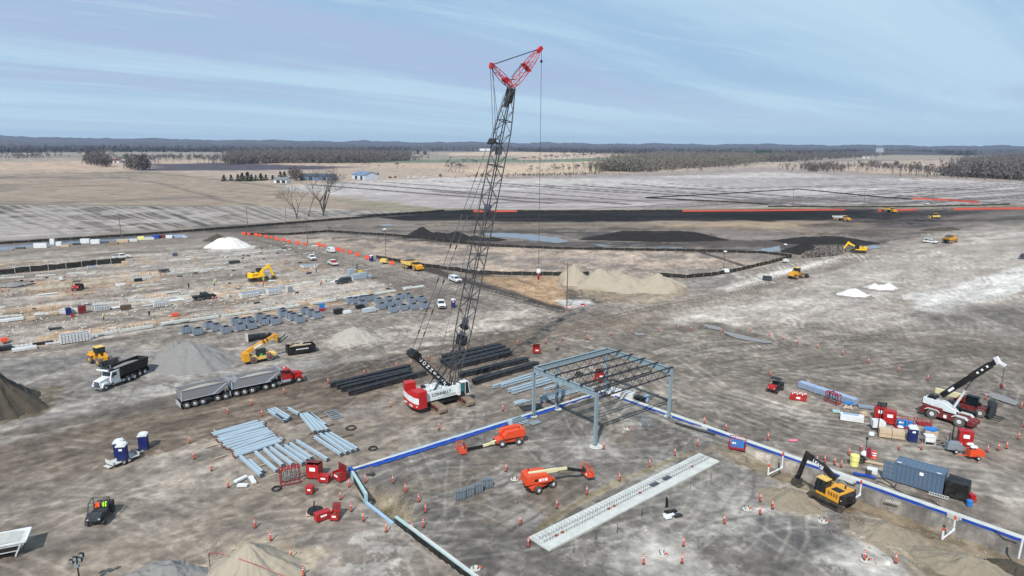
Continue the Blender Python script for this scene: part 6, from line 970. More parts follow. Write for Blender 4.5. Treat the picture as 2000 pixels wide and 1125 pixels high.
def cage(lab,p,l,w,h,rz,inner='blue_box'):
    t=thing('generator_cage',lab,'generator',G(*p),rz); pt(t,'cage','cage_red',lambda b:([b.bar((x,y,0),(x,y,h),.07) for x in(-l/2,l/2) for y in(-w/2,w/2)],[b.bar((-l/2,y,z),(l/2,y,z),.07) for y in(-w/2,w/2) for z in(.08,h)],[b.bar((x,-w/2,z),(x,w/2,z),.07) for x in(-l/2,l/2) for z in(.08,h)],[b.bar((l*f,y,0),(l*f,y,h),.05) for f in(-.17,.17) for y in(-w/2,w/2)],b.box(-l/2,l/2,-w/2-.05,w/2+.05,.0,.18)))
    if inner: e=pt(t,'machine',inner,lambda b:(b.box(-l*.38,-.05,-w*.3,w*.3,.2,h*.72),b.box(.05,l*.4,-w*.3,w*.3,.2,h*.68))); pt(e,'label_plate','print_white',lambda b:b.box(-l*.32,-l*.1,-w*.3-.012,-w*.3-.002,h*.45,h*.62)); pt(e,'panel','black',lambda b:b.box(l*.4,l*.43,-w*.28,w*.28,.2,h*.6))
cage('blue welding machine in a red cage beside the right foundation wall',(1440,875),2.2,1.1,1.55,R(-22)); cage('blue welding machines in a red cage behind the blue toilet',(1766,834),2.6,1.2,1.5,R(-20)); cage('low red cage frame between the blue toilet and the red crane',(1805,829),1.9,.9,.7,R(-20),None)
def toilet(lab,p,rz,trail=False,z=0):
    t=thing('portable_toilet',lab,'portable toilet',G(*p),rz,z=z); pt(t,'cabin','blue_dark',lambda b:(b.box(-.56,.56,-.56,.56,.08,2.0),)); pt(t,'roof','white',lambda b:b.prism([(-.62,1.98),(.62,1.98),(.6,2.12),(.3,2.28),(-.3,2.28),(-.6,2.12)],-.62,.62)); d=pt(t,'door','blue_dark',lambda b:b.box(-.44,.44,-.6,-.562,.12,1.9)); pt(d,'sign','print_white',lambda b:b.prismz([(-.2,-.605),(.2,-.605),(.2,-.6),(-.2,-.6)],1.45,1.72)); pt(t,'skid','galv_dark',lambda b:b.box(-.6,.6,-.6,.6,0,.08)); pt(t,'vent_pipe','white',lambda b:b.tube((.4,.4,2.1),(.4,.4,2.45),.06)); return t
toilet('rear blue portable toilet of two on the white trailer',(235,896),R(15),z=.45); toilet('front blue portable toilet of two on the white trailer',(241,903),R(12),z=.45); toilet('blue portable toilet alone right of the trailer pair',(281.5,875.5),R(195)); toilet('blue portable toilet near the white pickups behind the crane boom',(885.5,600),R(5)); toilet('blue portable toilet among the red tool boxes at right',(1781,861),R(-18)); toilet('far blue portable toilet at the end of the orange panels',(725.5,510),R(-10))
t=thing('toilet_trailer','small white trailer carrying two blue portable toilets','trailer',G(239,902),R(60)); pt(t,'deck','white_dirty',lambda b:(b.box(-1.7,1.9,-.85,.85,.36,.44),b.bar((1.8,0,.4),(3.0,0,.4),.1),[b.box(x,x+.06,-.9,.9,.44,.9) for x in(-1.7,1.85)],b.box(-2.2,-1.7,-.6,.6,.15,.2))); wheels(t,(-.3,.4),.95,.3,.18,'rubber','white_dirty',10)
# container and black cube
def cont(t,L):
    W,Hh=2.44,2.6
    def body(b):
        n=44
        for y0,s in((0,-1),(W,1)):
            vs=[]
            for i in range(n+1):
                d=.045*(1 if (i//1)%4 in(1,2) else 0); x=.08+(L-.16)*i/n; vs+=[(x,y0-s*(.0)-s*d,.16),(x,y0-s*d,Hh-.12)]
            b.add(vs,[(2*i,2*i+2,2*i+3,2*i+1) for i in range(n)])
        vs=[]
        for i in range(n+1): z=Hh-.03-(.04 if i%4 in(1,2) else 0); x=.08+(L-.16)*i/n; vs+=[(x,.05,z),(x,W-.05,z)]
        b.add(vs,[(2*i,2*i+2,2*i+3,2*i+1) for i in range(n)]); b.box(L-.05,L,.1,W-.1,.1,Hh-.1); b.box(.1,L,.05,W-.05,.12,.18)
    pt(t,'shell','container',body); pt(t,'frame','container',lambda b:([b.box(x,x+.14,y,y+.14,0,Hh) for x in(-.01,L-.13) for y in(-.02,W-.12)],[b.box(-.01,L+.01,y,y+.1,z,z+.12) for y in(-.03,W-.07) for z in(.02,Hh-.12)],[b.box(x,x+.1,0,W,z,z+.12) for x in(0,L-.1) for z in(.02,Hh-.12)])); d=pt(t,'door','container',lambda b:b.box(-1.22,0.02,-.06,-.0,.12,Hh-.12)); pt(d,'locking_bar','galv',lambda b:[b.bar((x,-.08,.15),(x,-.08,Hh-.15),.05) for x in(-.95,-.35)]+[b.box(-1.2,0,-.075,-.062,z,z+.06) for z in(.7,1.3,1.9)]); pt(t,'label_plate','print_white',lambda b:b.box(L*.52,L*.6,-.06,-.05,1.8,2.2)); pt(t,'vent','print_white',lambda b:[b.box(x,x+.5,.3,.45,Hh-.02,Hh+.0) for x in(.2,L-.9)])
run('shipping_container','long blue-grey corrugated shipping container with its door swung open','shipping container' and (1743,939),(1839.5,967.5),cont,'shipping container')
t=thing('covered_cube','black tarp covered box against the end of the shipping container','covered box',G(1842,968.5),HD((1743,939),(1839.5,967.5))); pt(t,'tarp','black',lambda b:b.add([(.05,.05,.05),(2.55,.1,.05),(2.5,2.2,.05),(.05,2.2,.05),(.1,.1,2.15),(2.45,.15,2.1),(2.4,2.1,2.15),(.1,2.1,2.2)],[(0,3,2,1),(4,5,6,7),(0,1,5,4),(1,2,6,5),(2,3,7,6),(3,0,4,7)]))
single('tool_cart','red',lambda b:(b.box(-.3,.3,-.4,.4,.1,.9),b.tube((.1,-.5,.3),(.1,.5,.3),.28,None,10)),'red and yellow hose cart behind the black tarp box','hose cart',G(1896,978)); single('bucket','blue_box',lambda b:b.lathe([(.28,0),(.36,.7),(.34,.72)],10),'blue-grey bucket at the corner of the black tarp box','bucket',G(1893,988))
def ladder(lab,pa,pb,w=.6,z0=.1,z1=.1): run('ladder',lab,pa,pb,lambda t,L:(pt(t,'rail','wood' if z0<.1 else 'white_dirty',lambda b:[b.bar((0,y,z0),(L,y,z1),.07) for y in(0,w)]),pt(t,'rung','white_dirty',lambda b:[b.bar((L*(i+.5)/8,0,z0+(z1-z0)*(i+.5)/8),(L*(i+.5)/8,w,z0+(z1-z0)*(i+.5)/8),.07) for i in range(8)])),'ladder')
ladder('pale ladder lying in front of the shipping container',(1812,966),(1852,977),.7); ladder('pale ladder resting in the open trench by the blue membrane',(1728,975),(1756,984),.9,-.3,-.2)
# dumpster and black roll
def dump(t,L):
    W,Hh=2.3,1.75; pt(t,'box','black',lambda b:(b.box(0,L,0,.08,.25,Hh),b.box(0,L,W-.08,W,.25,Hh),b.box(0,.08,0,W,.25,Hh),b.box(L-.08,L,0,W,.25,Hh),b.box(0,L,0,W,.2,.3),[b.box(x,x+.12,-.08,0,.25,Hh-.1) for x in [L*i/10 for i in range(11)]],b.box(-.05,L+.05,-.1,.06,Hh-.1,Hh)))
    c=pt(t,'rubble','tan_lumber',lambda b:[b.bar((.4+r_.random()*(L-1),.3+r_.random()*1.6,Hh-.35),(.4+r_.random()*(L-1),.3+r_.random()*1.6,Hh+.05),.3,.12) for i in range(16)]); pt(t,'lettering','print_white',lambda b:[b.bar((L*.3+i*.32,-.095,1.0+.05*(i%2)),(L*.3+i*.32+.24,-.095,1.1+.09*((i+1)%2)),.02,.16) for i in range(8)]); pt(t,'roller','galv_dark',lambda b:[b.tube((x,.2,.14),(x,W-.2,.14),.14) for x in(.4,L-.4)])
run('dumpster','black roll-off dumpster full of scrap right of the yellow telehandler',(562.6,695),(616,687.5),dump,'dumpster'); run('pipe_bundle','black wrapped roll of pipe behind the yellow telehandler boom',(486,668),(531,661),lambda t,L:(pt(t,'roll','black',lambda b:b.tube((0,.6,.75),(L,.6,.7),.72,.6,14)),pt(t,'end_board','white_dirty',lambda b:b.box(-.25,-.12,-.2,1.4,0,1.7)),pt(t,'wrap_edge','alu_pale',lambda b:b.bar((L*.75,.1,1.15),(L*.88,.5,1.42),.1,.02))),'pipe bundle')
# steel tubs
tubs=[(363.6,650),(386.8,653),(409,641),(422.5,645),(441,650),(461,633),(469.7,644.5),(476,634),(491.8,641.5),(486.5,631.5),(507.5,624),(516,634),(523,629),(538,633),(552,614),(554,619),(566,621),(573,624),(586,629),(596,612),(608,617),(620,621),(684,592),(694,592),(705,589),(711,588.5),(719,587.5),(725.5,586.4),(708,598.5),(740,593),(760,589.7),(745.6,603),(761,598.5),(779.7,585),(777.5,595),(797,584),(804,592),(767.6,609.5),(788.5,606),(808,604),(822.6,589.7),(830,602)]
tubs=sorted(tubs); proto=None; TG=[('left',[p for p in tubs if p[0]<545]),('middle',[p for p in tubs if 545<=p[0]<650]),('right',[p for p in tubs if p[0]>=650])]
for gl,ps in TG:
    for i,p in enumerate(ps):
        lab='open grey steel tub, %s of the %s cluster beside the footing trenches'%(nth(i),gl)
        if proto is None:
            t=thing('steel_tub',lab,'steel tub',G(*p),UA,'grey steel tubs beside the footing trenches'); l,w_,h=2.0,1.6,1.5
            pt(t,'shell','tub',lambda b:(b.box(-l/2,l/2,-w_/2,-w_/2+.05,.15,h),b.box(-l/2,l/2,w_/2-.05,w_/2,.15,h),b.box(-l/2,-l/2+.05,-w_/2,w_/2,.15,h),b.box(l/2-.05,l/2,-w_/2,w_/2,.15,h),b.box(-l/2,l/2,-w_/2,w_/2,.12,.18),[b.box(x,x+.06,y-.03,y+.03,.15,h) for x in(-.6,0,.55) for y in(-w_/2-.02,w_/2+.02)]))
            pt(t,'hinge_plate','black',lambda b:(b.box(-.3,.6,-.25,.15,h-.1,h+.2),b.box(-.9,.95,-.7,-.05,h-.35,h-.28))); pt(t,'runner','white_dirty',lambda b:[b.box(-l/2-.7,l/2-.2,y-.12,y+.12,.0,.14) for y in(-.5,.5)]); proto=t
        else: dup(proto,G(*p),UA+rnd.uniform(-.05,.05),lab)
def sgroup(ps,name,lab,cat,fn):
    for i,(p,L) in enumerate(ps): g=G(*p); fn(thing(name,lab%nth(i),cat,g,UA),L)
def form(t,L,h=1.0,w=1.3):
    pt(t,'panel','white',lambda b:[b.box(0,L,0,w,.08+i*.3,.08+i*.3+.22) for i in range(int(h/.3))]); pt(t,'rib','charcoal',lambda b:[b.box(.1,L-.1,.04,w-.04,.3+i*.3,.38+i*.3) for i in range(int(h/.3)-1)]+[b.box(L*(k+.5)/9-.04,L*(k+.5)/9+.04,-.02,-.005,.1,h-.1) for k in range(9)]); pt(t,'top','galv',lambda b:b.box(.1,L-.1,.1,w-.1,int(h/.3)*.3+.0,int(h/.3)*.3+.03))
form(thing('formwork_stack','small white formwork stack in front of the black screen','formwork',G(171,526),UA),2.6,1.0); form(thing('formwork_stack','white slatted formwork right of the dark red rack','formwork',G(186,609),UA),3.2,1.3); form(thing('formwork_stack','white slatted formwork stack left of the black pickup','formwork',G(301,601),UA),4.0,1.2); form(thing('formwork_stack','tall white slatted formwork stack above the wheel loader','formwork',G(119,673),UA),5.4,1.9,1.6)
form(thing('formwork_stack','wide low white formwork stack below the yellow excavator','formwork',G(473,583),UA),4.6,1.2,3); form(thing('formwork_stack','middle white formwork stack below the yellow excavator','formwork',G(497,575),UA),3.4,1.0,2); form(thing('formwork_stack','right white formwork stack below the yellow excavator','formwork',G(525,577),UA),3.6,1.5,2.4); form(thing('formwork_stack','small white block stack right of the white formwork','formwork',G(562,571),UA),1.6,1.7,1.2); form(thing('formwork_stack','pale grey formwork stack beneath the white pickup with the flag','formwork',G(593,524.5),UA),5.2,1.0,3)
for i,(x,y,l,h) in enumerate([(680,541,1.6,2.6),(690,545,2.4,1.5),(703,543.5,2.4,1.9),(715,541.5,2.2,.7)]): obox('grey_box','light grey box, %s of the row right of the dark parked car'%nth(i),(x+5,y),l,1.8,h,'grey_box',UA,'box')
t=thing('forklift','small yellow machine with black mast on top of the grey boxes','forklift',G(703,536),UA); pt(t,'body','yellow_bright',lambda b:b.box(-.8,.6,-.5,.5,.3,1.3)); pt(t,'mast','black',lambda b:[b.bar((-.9,y,.1),(-.9,y,3.6),.12) for y in(-.5,.5)]+[b.bar((-.9,-.5,3.5),(-.9,.5,3.5),.12)]); wheels(t,(-.5,.4),.5,.3,.2)
# items on the left strip and dump row
for i,(x,y,l,h,m) in enumerate([(40,486,3,.7,'galv_dark'),(80,484,4.6,1.9,'white'),(103,476,1.6,2.1,'white'),(116,480,2,1.7,'white'),(128,482,3,.8,'tan_lumber'),(150,478,2.6,.7,'charcoal'),(167,475,3.4,1.9,'white'),(187,476,3.4,1.8,'white'),(205,475,2.4,.8,'galv_dark'),(222,477,3.5,.9,'mud'),(240,473,4.5,1.2,'tan_lumber'),(258,472,4.5,1.1,'white_dirty'),(276,468,2.6,1.4,'drum_yellow'),(292,468,4,.9,'white_dirty'),(305,465.5,2.6,1.5,'blue_tarp'),(317,464,2,1.2,'dark_red'),(331,465,2.6,1.3,'white'),(350,463.5,5,1.0,'steel_lilac'),(12,489,5,.5,'galv'),(362,464,2,.6,'alu_pale')]): obox('wrapped_bundle','stored bundle, %s in the row along the left pond edge'%nth(i),(x,y),l,1.6,h,m,R(15),'bundle')
for nm_,lb,x,y,l,w_,h,m,ct in [('plywood_crate','tan plywood box at the right end of the black screen',244,517,1.8,1.2,1.3,'tan_lumber','crate'),('washer_box','white tilted box among the spoil heaps',119,547,1.0,1,.9,'white','box'),('sheet','white sheet on the ground below the orange posts at left',94,574,4.5,1.2,.12,'white','sheet'),('sheet','long white tarp roll at the far left footing',18,627,5.6,1.1,.6,'white','tarp'),('pallet_load','pale pink wrapped pallet right of the long white roll',61,625,1.7,1.2,.8,'tan_lumber','pallet'),('scrap_pile','black scrap bundle on the left road',108,643,2.6,.9,.4,'charcoal','scrap'),('tarp','white and blue plastic sheeting beside the black roll at left',48,683,4.2,1.8,.5,'white_dirty','tarp'),('black_roll','long black fabric roll above the plastic sheeting',84,672,3.6,.7,.5,'black','fabric roll'),('lumber','yellow and tan lumber left of the blue box at the trench',112,613,3.4,1,.6,'tan_lumber','lumber'),('board','white panel leaning between the lumber and the blue box',124,612,1.6,.4,1.2,'white','panel'),('blue_box','dark blue box on the road edge among the footings',134.5,614,1.2,1,1.7,'blue_dark','box'),('board','white box between the dark blue box and the dark red rack',146,611,1.4,.8,1.1,'white','box'),('red_rack','dark red rack at the trench',161,611,1.7,1.2,1.9,'dark_red','rack'),('bin','small red box at the foot of the dark blue box',142,618,.7,.6,.6,'red','box'),('white_sheet','white sheet right of the slatted formwork',231,601,3.2,1.2,.3,'white','sheet'),('pallet_stack','dark stacked pallets right of the white sheet',246,604,2.4,1.4,1.1,'wood_dark','pallets'),('white_sheet','white board in front of the formwork left of the black pickup',288,597,2.2,.5,.15,'white','board'),('white_sheet','white sheet right of the formwork near the black pickup',345,586,3.4,2,.12,'white','sheet'),('white_bundle','white rounded bundle on the left dirt road',235,558,2.4,1,.6,'white','bundle'),('scrap_heap','black scrap heap at the edge of the pale gravel patch',270,549,2.2,1.2,.8,'black','scrap'),('scrap_heap','black steel heap in the left trenches',320,530,3,1.2,.7,'charcoal','scrap'),('concrete_pipe','teal and black sheet leaning beside the upper left trench',342,500,1.6,.8,1.2,'galv_dark','sheet'),('white_bits','white pieces beyond the left trench',367,508,1.6,.6,.5,'white','pieces'),('white_sheet','white sheet on the gravel below the upper trench',285,521,3,.8,.2,'white','sheet'),('orange_machine','small orange tarp covered machine at the footing',342,617,1.5,1,.7,'orange_fab','machine'),('tan_board','tan boards left of the orange covered machine',333,618,1.2,.8,.2,'tan_lumber','boards'),('plank','long white plank above the orange covered machine',384,607,5,.25,.12,'white_dirty','plank'),('orange_machine','orange covered machine at the left edge footing',9,667,1.3,1,.8,'orange_fab','machine'),('black_pile','black sheeting pile at the left edge',4,684,3.5,1.6,.8,'black','sheeting'),
 ('rebar_pile','black bundle of posts among the grey tubs',661,612,2.2,1.3,1.2,'black','post bundle'),('white_block','white block beside the black bundle of posts',678,612,1.9,1.1,.7,'white','block'),('white_block','translucent white wrapped block in front of the grey tubs',721,609,3.4,1.2,1.0,'alu_pale','wrapped block'),('black_pile','black rubber heap behind the wrapped block',703,602,2,1.3,.9,'black','rubber heap'),('tan_bundle','orange brown timber bundle among the grey tubs',727,601,2.4,.9,.5,'wood','timber'),('sign_board','blue and red board standing behind the middle tubs',629,604,1.4,.3,1.6,'blue_box','board'),('red_block','red base below the blue board behind the tubs',629,607,1.5,.5,.6,'red','base'),('dark_bin','dark open bin near the pale far pile',555,487,1.6,1,.8,'charcoal','bin'),('white_sheet','white box beside the dark items near the far limestone pile',448,489,1.3,.7,.5,'white','box'),('dark_heap','dark heap on the gravel right of the left trenches',458,514,3.6,1.4,.9,'charcoal','heap'),('white_sheet','white strip left of the orange vehicles by the meadow',617,481,3.6,.8,.4,'white','strip'),
 ('white_bag','white bag pile near the yellow drum',1703,924,1.2,.8,.7,'white','bag'),('plank','tan plank lying right of the magenta cylinders',1706,905,2.4,.5,.2,'tan_lumber','plank'),('olive_drum','small olive barrel beside the white bag pile',1697,928,.6,.6,.6,'brown_soil','barrel'),('white_junk','tangle of white formwork pieces behind the frame corner',1205,772,2.6,1.6,1.0,'white','formwork pieces'),('white_junk','white ribbed forms leaning right of the tangle behind the frame',1226,779,2.2,1.5,1.3,'white_dirty','forms'),('teal_tank','pale blue drum at the right end of the white forms',1262,783,.8,.8,1.0,'wrap_blue','drum'),('black_pallet','black crate below the white ribbed forms',1250,783,1.9,1,.8,'black','crate'),('dark_strip','flat black steel strip lying inside the right wall',1357,838,6.5,.5,.15,'charcoal','steel strip'),('solar_trailer','dark solar panel trailer on the haul yard',1498,547,2.6,1.8,1.3,'charcoal','trailer')]:
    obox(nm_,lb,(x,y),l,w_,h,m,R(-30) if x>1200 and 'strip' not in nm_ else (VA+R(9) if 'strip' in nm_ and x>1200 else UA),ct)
# cleaner forms of round things
single('drum','drum_yellow',lambda b:b.lathe([(.55,0),(.52,.7),(.6,.75),(.58,1.5),(.5,1.52)],14),'tall pale yellow drum near the tyres and orange barrel','drum',G(1668,909)); single('rubber_heap','black',lambda b:[b.ring((x,y,z),.4,.14) for x,y,z in((0,0,.14),(.1,.05,.42),(-.05,0,.7),(.5,.4,.14))],'black stack of rings between the yellow drum and magenta cylinders','ring stack',G(1681,902)); 
for i,(x,y) in enumerate([(1694,891.5),(1698,893)]): single('gas_cylinder','magenta',lambda b:b.lathe([(.16,0),(.16,1.2),(.07,1.4),(.07,1.5)],8),'magenta gas cylinder, %s of two beside the orange barrel'%nth(i),'gas cylinder',G(x,y))
t=thing('traffic_barrel','orange and white striped traffic barrel beside the magenta cylinders','traffic barrel',G(1706.5,894)); pt(t,'barrel','orange',lambda b:b.lathe([(.42,0),(.3,.15),(.27,1.0),(.2,1.02)],12)); pt(t,'reflector','print_white',lambda b:[b.lathe([(.297,z),(.29,z+.16)],12) for z in(.35,.68)]); single('white_dome','white',lambda b:b.lathe([(.5,0),(.45,.3),(.2,.55),(.03,.6)],12),'white dome cover behind the black ring stack','cover',G(1688,888)); single('blue_sheet','blue_tarp',lambda b:b.prismz([(-1.3,.2),(-.5,-.1),(.2,.1),(1.2,-.4),(1.4,0),(.5,.4),(-.4,.3),(-1.2,.6)],.02,.25),'crumpled blue tarp on the gravel left of the container','tarp',G(1688,931),R(-20)); single('white_cone','white',lambda b:b.lathe([(.45,0),(.35,.35),(.05,.4)],10),'white dome on the ground in front of the white generator','cover',G(1702,849))
t=thing('tote','white caged tank in front of the blue covered crate','tank',G(1813.5,867),R(-15)); pt(t,'tank','white',lambda b:b.prism([(-.5,.5),(.5,.5),(.65,.9),(.65,1.35),(-.65,1.35),(-.65,.9)],-.55,.55)); pt(t,'cage','white',lambda b:[b.bar((x,y,0),(x,y,1.3),.06) for x in(-.65,.65) for y in(-.6,.6)]+[b.bar((-.65,y,z),(.65,y,z),.06) for y in(-.6,.6) for z in(.05,1.3)]+[b.bar((x,-.6,z),(x,.6,z),.06) for x in(-.65,.65) for z in(.05,1.3)]); obox('covered_crate','timber crate draped with a blue tarp behind the white tank',(1816,852),1.7,1.2,1.0,'tan_lumber',R(-15),'crate',lambda t:pt(t,'tarp','blue_box',lambda b:b.prismz([(-.9,-.4),(.2,-.7),(.9,-.2),(.8,.6),(-.6,.6)],1.0,1.3)))
def ltower(lab,p,col,mh,head=True,rz=0.0,s=1.0):
    t=thing('light_tower',lab,'light tower',G(*p),rz); pt(t,'body',col,lambda b:(b.prism([(-1.0*s,.45*s),(1.0*s,.45*s),(.95*s,1.2*s),(.6*s,1.45*s),(-.9*s,1.4*s)],-.55*s,.55*s),b.bar((-1.0*s,0,.4*s),(-2.2*s,0,.35*s),.1*s))); pt(t,'outrigger','black',lambda b:(b.bar((-.2*s,-1.1*s,.35*s),(-.2*s,1.1*s,.35*s),.08*s),[b.bar((-.2*s,y,.4*s),(-.2*s,y,0),.08*s) for y in(-1.1*s,1.1*s)])); wheels(t,(.1*s,),.68*s,.3*s,.2*s,'rubber','white_dirty',10)
    m=pt(t,'mast','charcoal',lambda b:b.tube((-.7*s,0,1.2*s),(-.7*s,0,mh),.07*s))
    if head: pt(t,'lamp','white',lambda b:[b.lathe([(.05,.2),(.3,0),(.32,-.1),(.05,-.12)],8,(-.7*s+x,y,mh)) for x,y in((0,.45),(0,-.45),(.35,.45),(.35,-.45))])
    return t
ltower('grey mobile light tower between the orange posts and the red tool box',(1862,882),'galv',2.6,False,R(-15)); ltower('white and orange mobile light tower with folded lamps near the right edge',(1903,895),'orange',1.9,True,R(-5)); ltower('white mobile light tower beside the silt fence near the meadow corner',(1417,534),'white',7.5,True,0,1.1); ltower('small white mobile light tower at the meadow tip',(1534,513),'white_dirty',6.8,True,0); ltower('mobile light tower with tall mast beside the yellow dump truck',(750,515),'yellow_pale',12.5,True,R(160),1.3)
t=thing('sign_post','thin post with a small dark sign box behind the orange barrel','sign post',G(1690,888)); pt(t,'post','charcoal',lambda b:b.tube((0,0,0),(0,0,2.3),.05)); pt(t,'sign','charcoal',lambda b:b.box(-.16,.16,-.06,.06,2.2,2.65)); single('mast_pole','black',lambda b:b.tube((0,0,0),(0,0,2.9),.08),'black pole standing between the crane wheel and the light tower','pole',G(1858,868))
t=thing('flood_light','tall post with four black floodlights at the bottom left','floodlight',G(158,1152)); pt(t,'pole','black',lambda b:(b.tube((0,0,0),(0,0,3.5),.07),b.bar((-.55,0,3.2),(.55,0,3.35),.07))); 
for x,z in((-.5,3.05),(-.1,3.35),(.35,3.3),(.55,3.75)): l_=pt(t,'lamp','black',lambda b:b.box(x-.2,x+.2,-.12,.08,z-.22,z+.22)); pt(l_,'glass','galv',lambda b:b.box(x-.15,x+.15,-.135,-.121,z-.16,z+.16))
pt(t,'control_box','galv',lambda b:b.box(-.2,.2,-.2,.05,2.5,2.8))
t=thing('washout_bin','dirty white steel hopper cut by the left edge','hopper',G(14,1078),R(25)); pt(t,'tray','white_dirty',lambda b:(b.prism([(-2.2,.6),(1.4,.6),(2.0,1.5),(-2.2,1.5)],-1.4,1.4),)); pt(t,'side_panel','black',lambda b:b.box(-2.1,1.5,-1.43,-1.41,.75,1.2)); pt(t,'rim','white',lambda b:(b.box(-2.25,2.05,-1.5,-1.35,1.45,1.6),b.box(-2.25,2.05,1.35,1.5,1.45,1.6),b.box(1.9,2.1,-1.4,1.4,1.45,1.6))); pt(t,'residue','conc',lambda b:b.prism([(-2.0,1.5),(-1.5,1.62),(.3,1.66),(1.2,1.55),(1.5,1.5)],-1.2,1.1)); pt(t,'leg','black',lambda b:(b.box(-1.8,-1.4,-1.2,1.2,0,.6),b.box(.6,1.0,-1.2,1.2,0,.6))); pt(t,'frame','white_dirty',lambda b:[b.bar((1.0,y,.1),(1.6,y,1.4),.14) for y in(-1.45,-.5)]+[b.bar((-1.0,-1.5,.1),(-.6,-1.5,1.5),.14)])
# upright bundles
def bun(lab,p,n,h,w,rz=R(25),m='galv'): 
    t=thing('bolt_cage',lab,'bolt bundle',G(*p),rz); pt(t,'bar',m,lambda b:[b.bar((-w/2+w*i/(n-1),y,0),(-w/2+w*i/(n-1),y,h),.11) for i in range(n) for y in(-.2,.2)]); pt(t,'template','galv_dark',lambda b:[b.box(-w/2-.05,w/2+.05,-.26,.26,z,z+.05) for z in(.15,h-.25)])
for i,(x,y) in enumerate([(898,975),(915,969),(932,962),(951,952)]): bun('upright grey bar bundle, %s of four below the orange lifts'%nth(i),(x,y),7,1.25,1.2,R(24))
bun('upright grey bar bundle standing alone under the steel frame',(1259,832),5,1.7,.8,R(-10))
def pvc(lab,pa,pb,ha,hb,orange=0): run('drain_pipe',lab,pa,pb,lambda t,L:(pt(t,'pipe','white',lambda b:(b.tube((0,0,.1),(L,0,.1),.1,None,8),b.tube((0,0,0),(0,0,ha),.11,None,8),b.tube((L,0,0),(L,0,hb),.1,None,8),b.tube((L,0,.1),(L,0,.3),.16,None,8))),pt(t,'cap','orange',lambda b:[b.tube((x,0,h*.8),(x,0,h*1.01),.12,None,8) for x,h in((0,ha),(L,hb)) if h>.5])),'drain pipe')
pvc('white drain pipe run with two risers beside the slab end',(1500,928),(1527,915),1.5,2.3); pvc('white drain pipe with an orange riser behind the excavator',(1660,980),(1679,968),.9,2.0); pvc('white drain pipe run with two risers at the lower right',(1840,1054),(1862,1037),1.4,1.8); single('pipe_riser','white',lambda b:b.tube((0,0,-.3),(.1,0,2.1),.11,None,8),'single white riser pipe at the right edge of the trench','pipe',G(1990,1086)); 
for i,(x,y) in enumerate(sorted([(1005,936),(1293,1083),(1459,994),(1690,1094),(929,1110),(1225,838),(1607,1018),(1553,984)])): 
    t=thing('anchor_bolts','small anchor bolt cluster on pale ground, %s in the building pad'%nth(i),'anchor bolts',G(x,y)); pt(t,'pad','conc_pale',lambda b:b.lathe([(.55,0),(.5,.06),(.01,.06)],10)); pt(t,'bolt','rust',lambda b:[b.tube((a,c,.05),(a*1.2,c*1.2,.4),.05,None,5) for a in(-.22,.22) for c in(-.22,.22)]); pt(t,'tape','orange_fab',lambda b:b.box(.3,.6,-.1,.1,.07,.15))
t=thing('debris','pile of white and black sheets on the pad right of the slab','debris',G(1310,1006),R(20)); pt(t,'white_sheet','white',lambda b:(b.box(-.9,.4,-.3,.4,.03,.16),b.box(-1.1,-.3,-.7,-.1,.03,.22))); pt(t,'black_sheet','black',lambda b:(b.box(-.5,.3,.1,.7,.16,.3),b.box(.2,1.2,-.7,-.1,.03,.14),b.box(.5,1.1,.3,.8,.03,.2))); single('black_board','black',lambda b:b.prism([(-.1,0),(.3,.1),(.25,.9),(.05,1.35),(-.1,1.3)],-.04,.04),'black upright board standing above the sheet debris','board',G(1301,991),R(20))
single('pink_powder','pink',lambda b:b.prismz([(-.7,0),(-.3,.3),(.1,.2),(.6,.4),(.7,-.1),(.2,-.3),(-.4,-.25)],.02,.12),'bright pink marking heap beyond the right wall','marking',G(1549,861))
single('spotlight','charcoal',lambda b:(b.box(-.5,.1,-.1,.1,.05,.2),b.lathe([(.25,0),(.3,.3),(.1,.45)],8,(.3,0,0))),'small dark lamp on the pad near the blue wall end','lamp',G(723,928)) 
for i,(p,q,l) in enumerate([((1700,930),(1990,1060),'long black hose snaking past the container toward the right edge'),((1640,942),(1752,948),'black cable left of the shipping container'),((1828,860),(1852,878),'black cable behind the grey light tower'),((900,1300),(901,1301),'')][:3]):
    a=Vector(G(*p)); b_=Vector(G(*q)); n=14; d=b_-a; nn_=Vector((-d.y,d.x)).normalized(); pts=[tuple(a+d*k/n+nn_*math.sin(k*1.3+i)*.7)+(.06,) for k in range(n+1)]; tag(MB().path(pts,.055).build('hose','black'),l,'hose')
P=[Vector(G(410,1104,0)).to_3d(),]; g0=G(410,1106); 
pts=[(g0[0],g0[1],1.45)]+[tuple(Vector(G(410+(565-410)*f,1078+(1128-1078)*f**1.3,1.45+1.6*math.sin(3.14*min(1,f*.9))*.8)).to_3d()[:2])+(1.45+1.28*math.sin(3.14*min(1,f*.9)),) for f in [k/8 for k in range(1,9)]]
t=thing('tape_line','red tape line strung from a black stake across the sand pile','tape'); pt(t,'tape','red',lambda b:b.path(pts,.035,4)); pt(t,'stake','black',lambda b:b.tube((g0[0],g0[1],0),(g0[0],g0[1],1.5),.035))
for i,(x,y) in enumerate(sorted([(1163,1055),(1205,1040),(1120,1080),(1348,955),(1388,940),(1253,1010),(1458,902)])): single('survey_stake','charcoal',lambda b:b.tube((0,0,0),(.05,0,1.1),.03,None,4),'thin dark survey stake, %s of those along the slab'%nth(i),'survey stake',G(x,y))
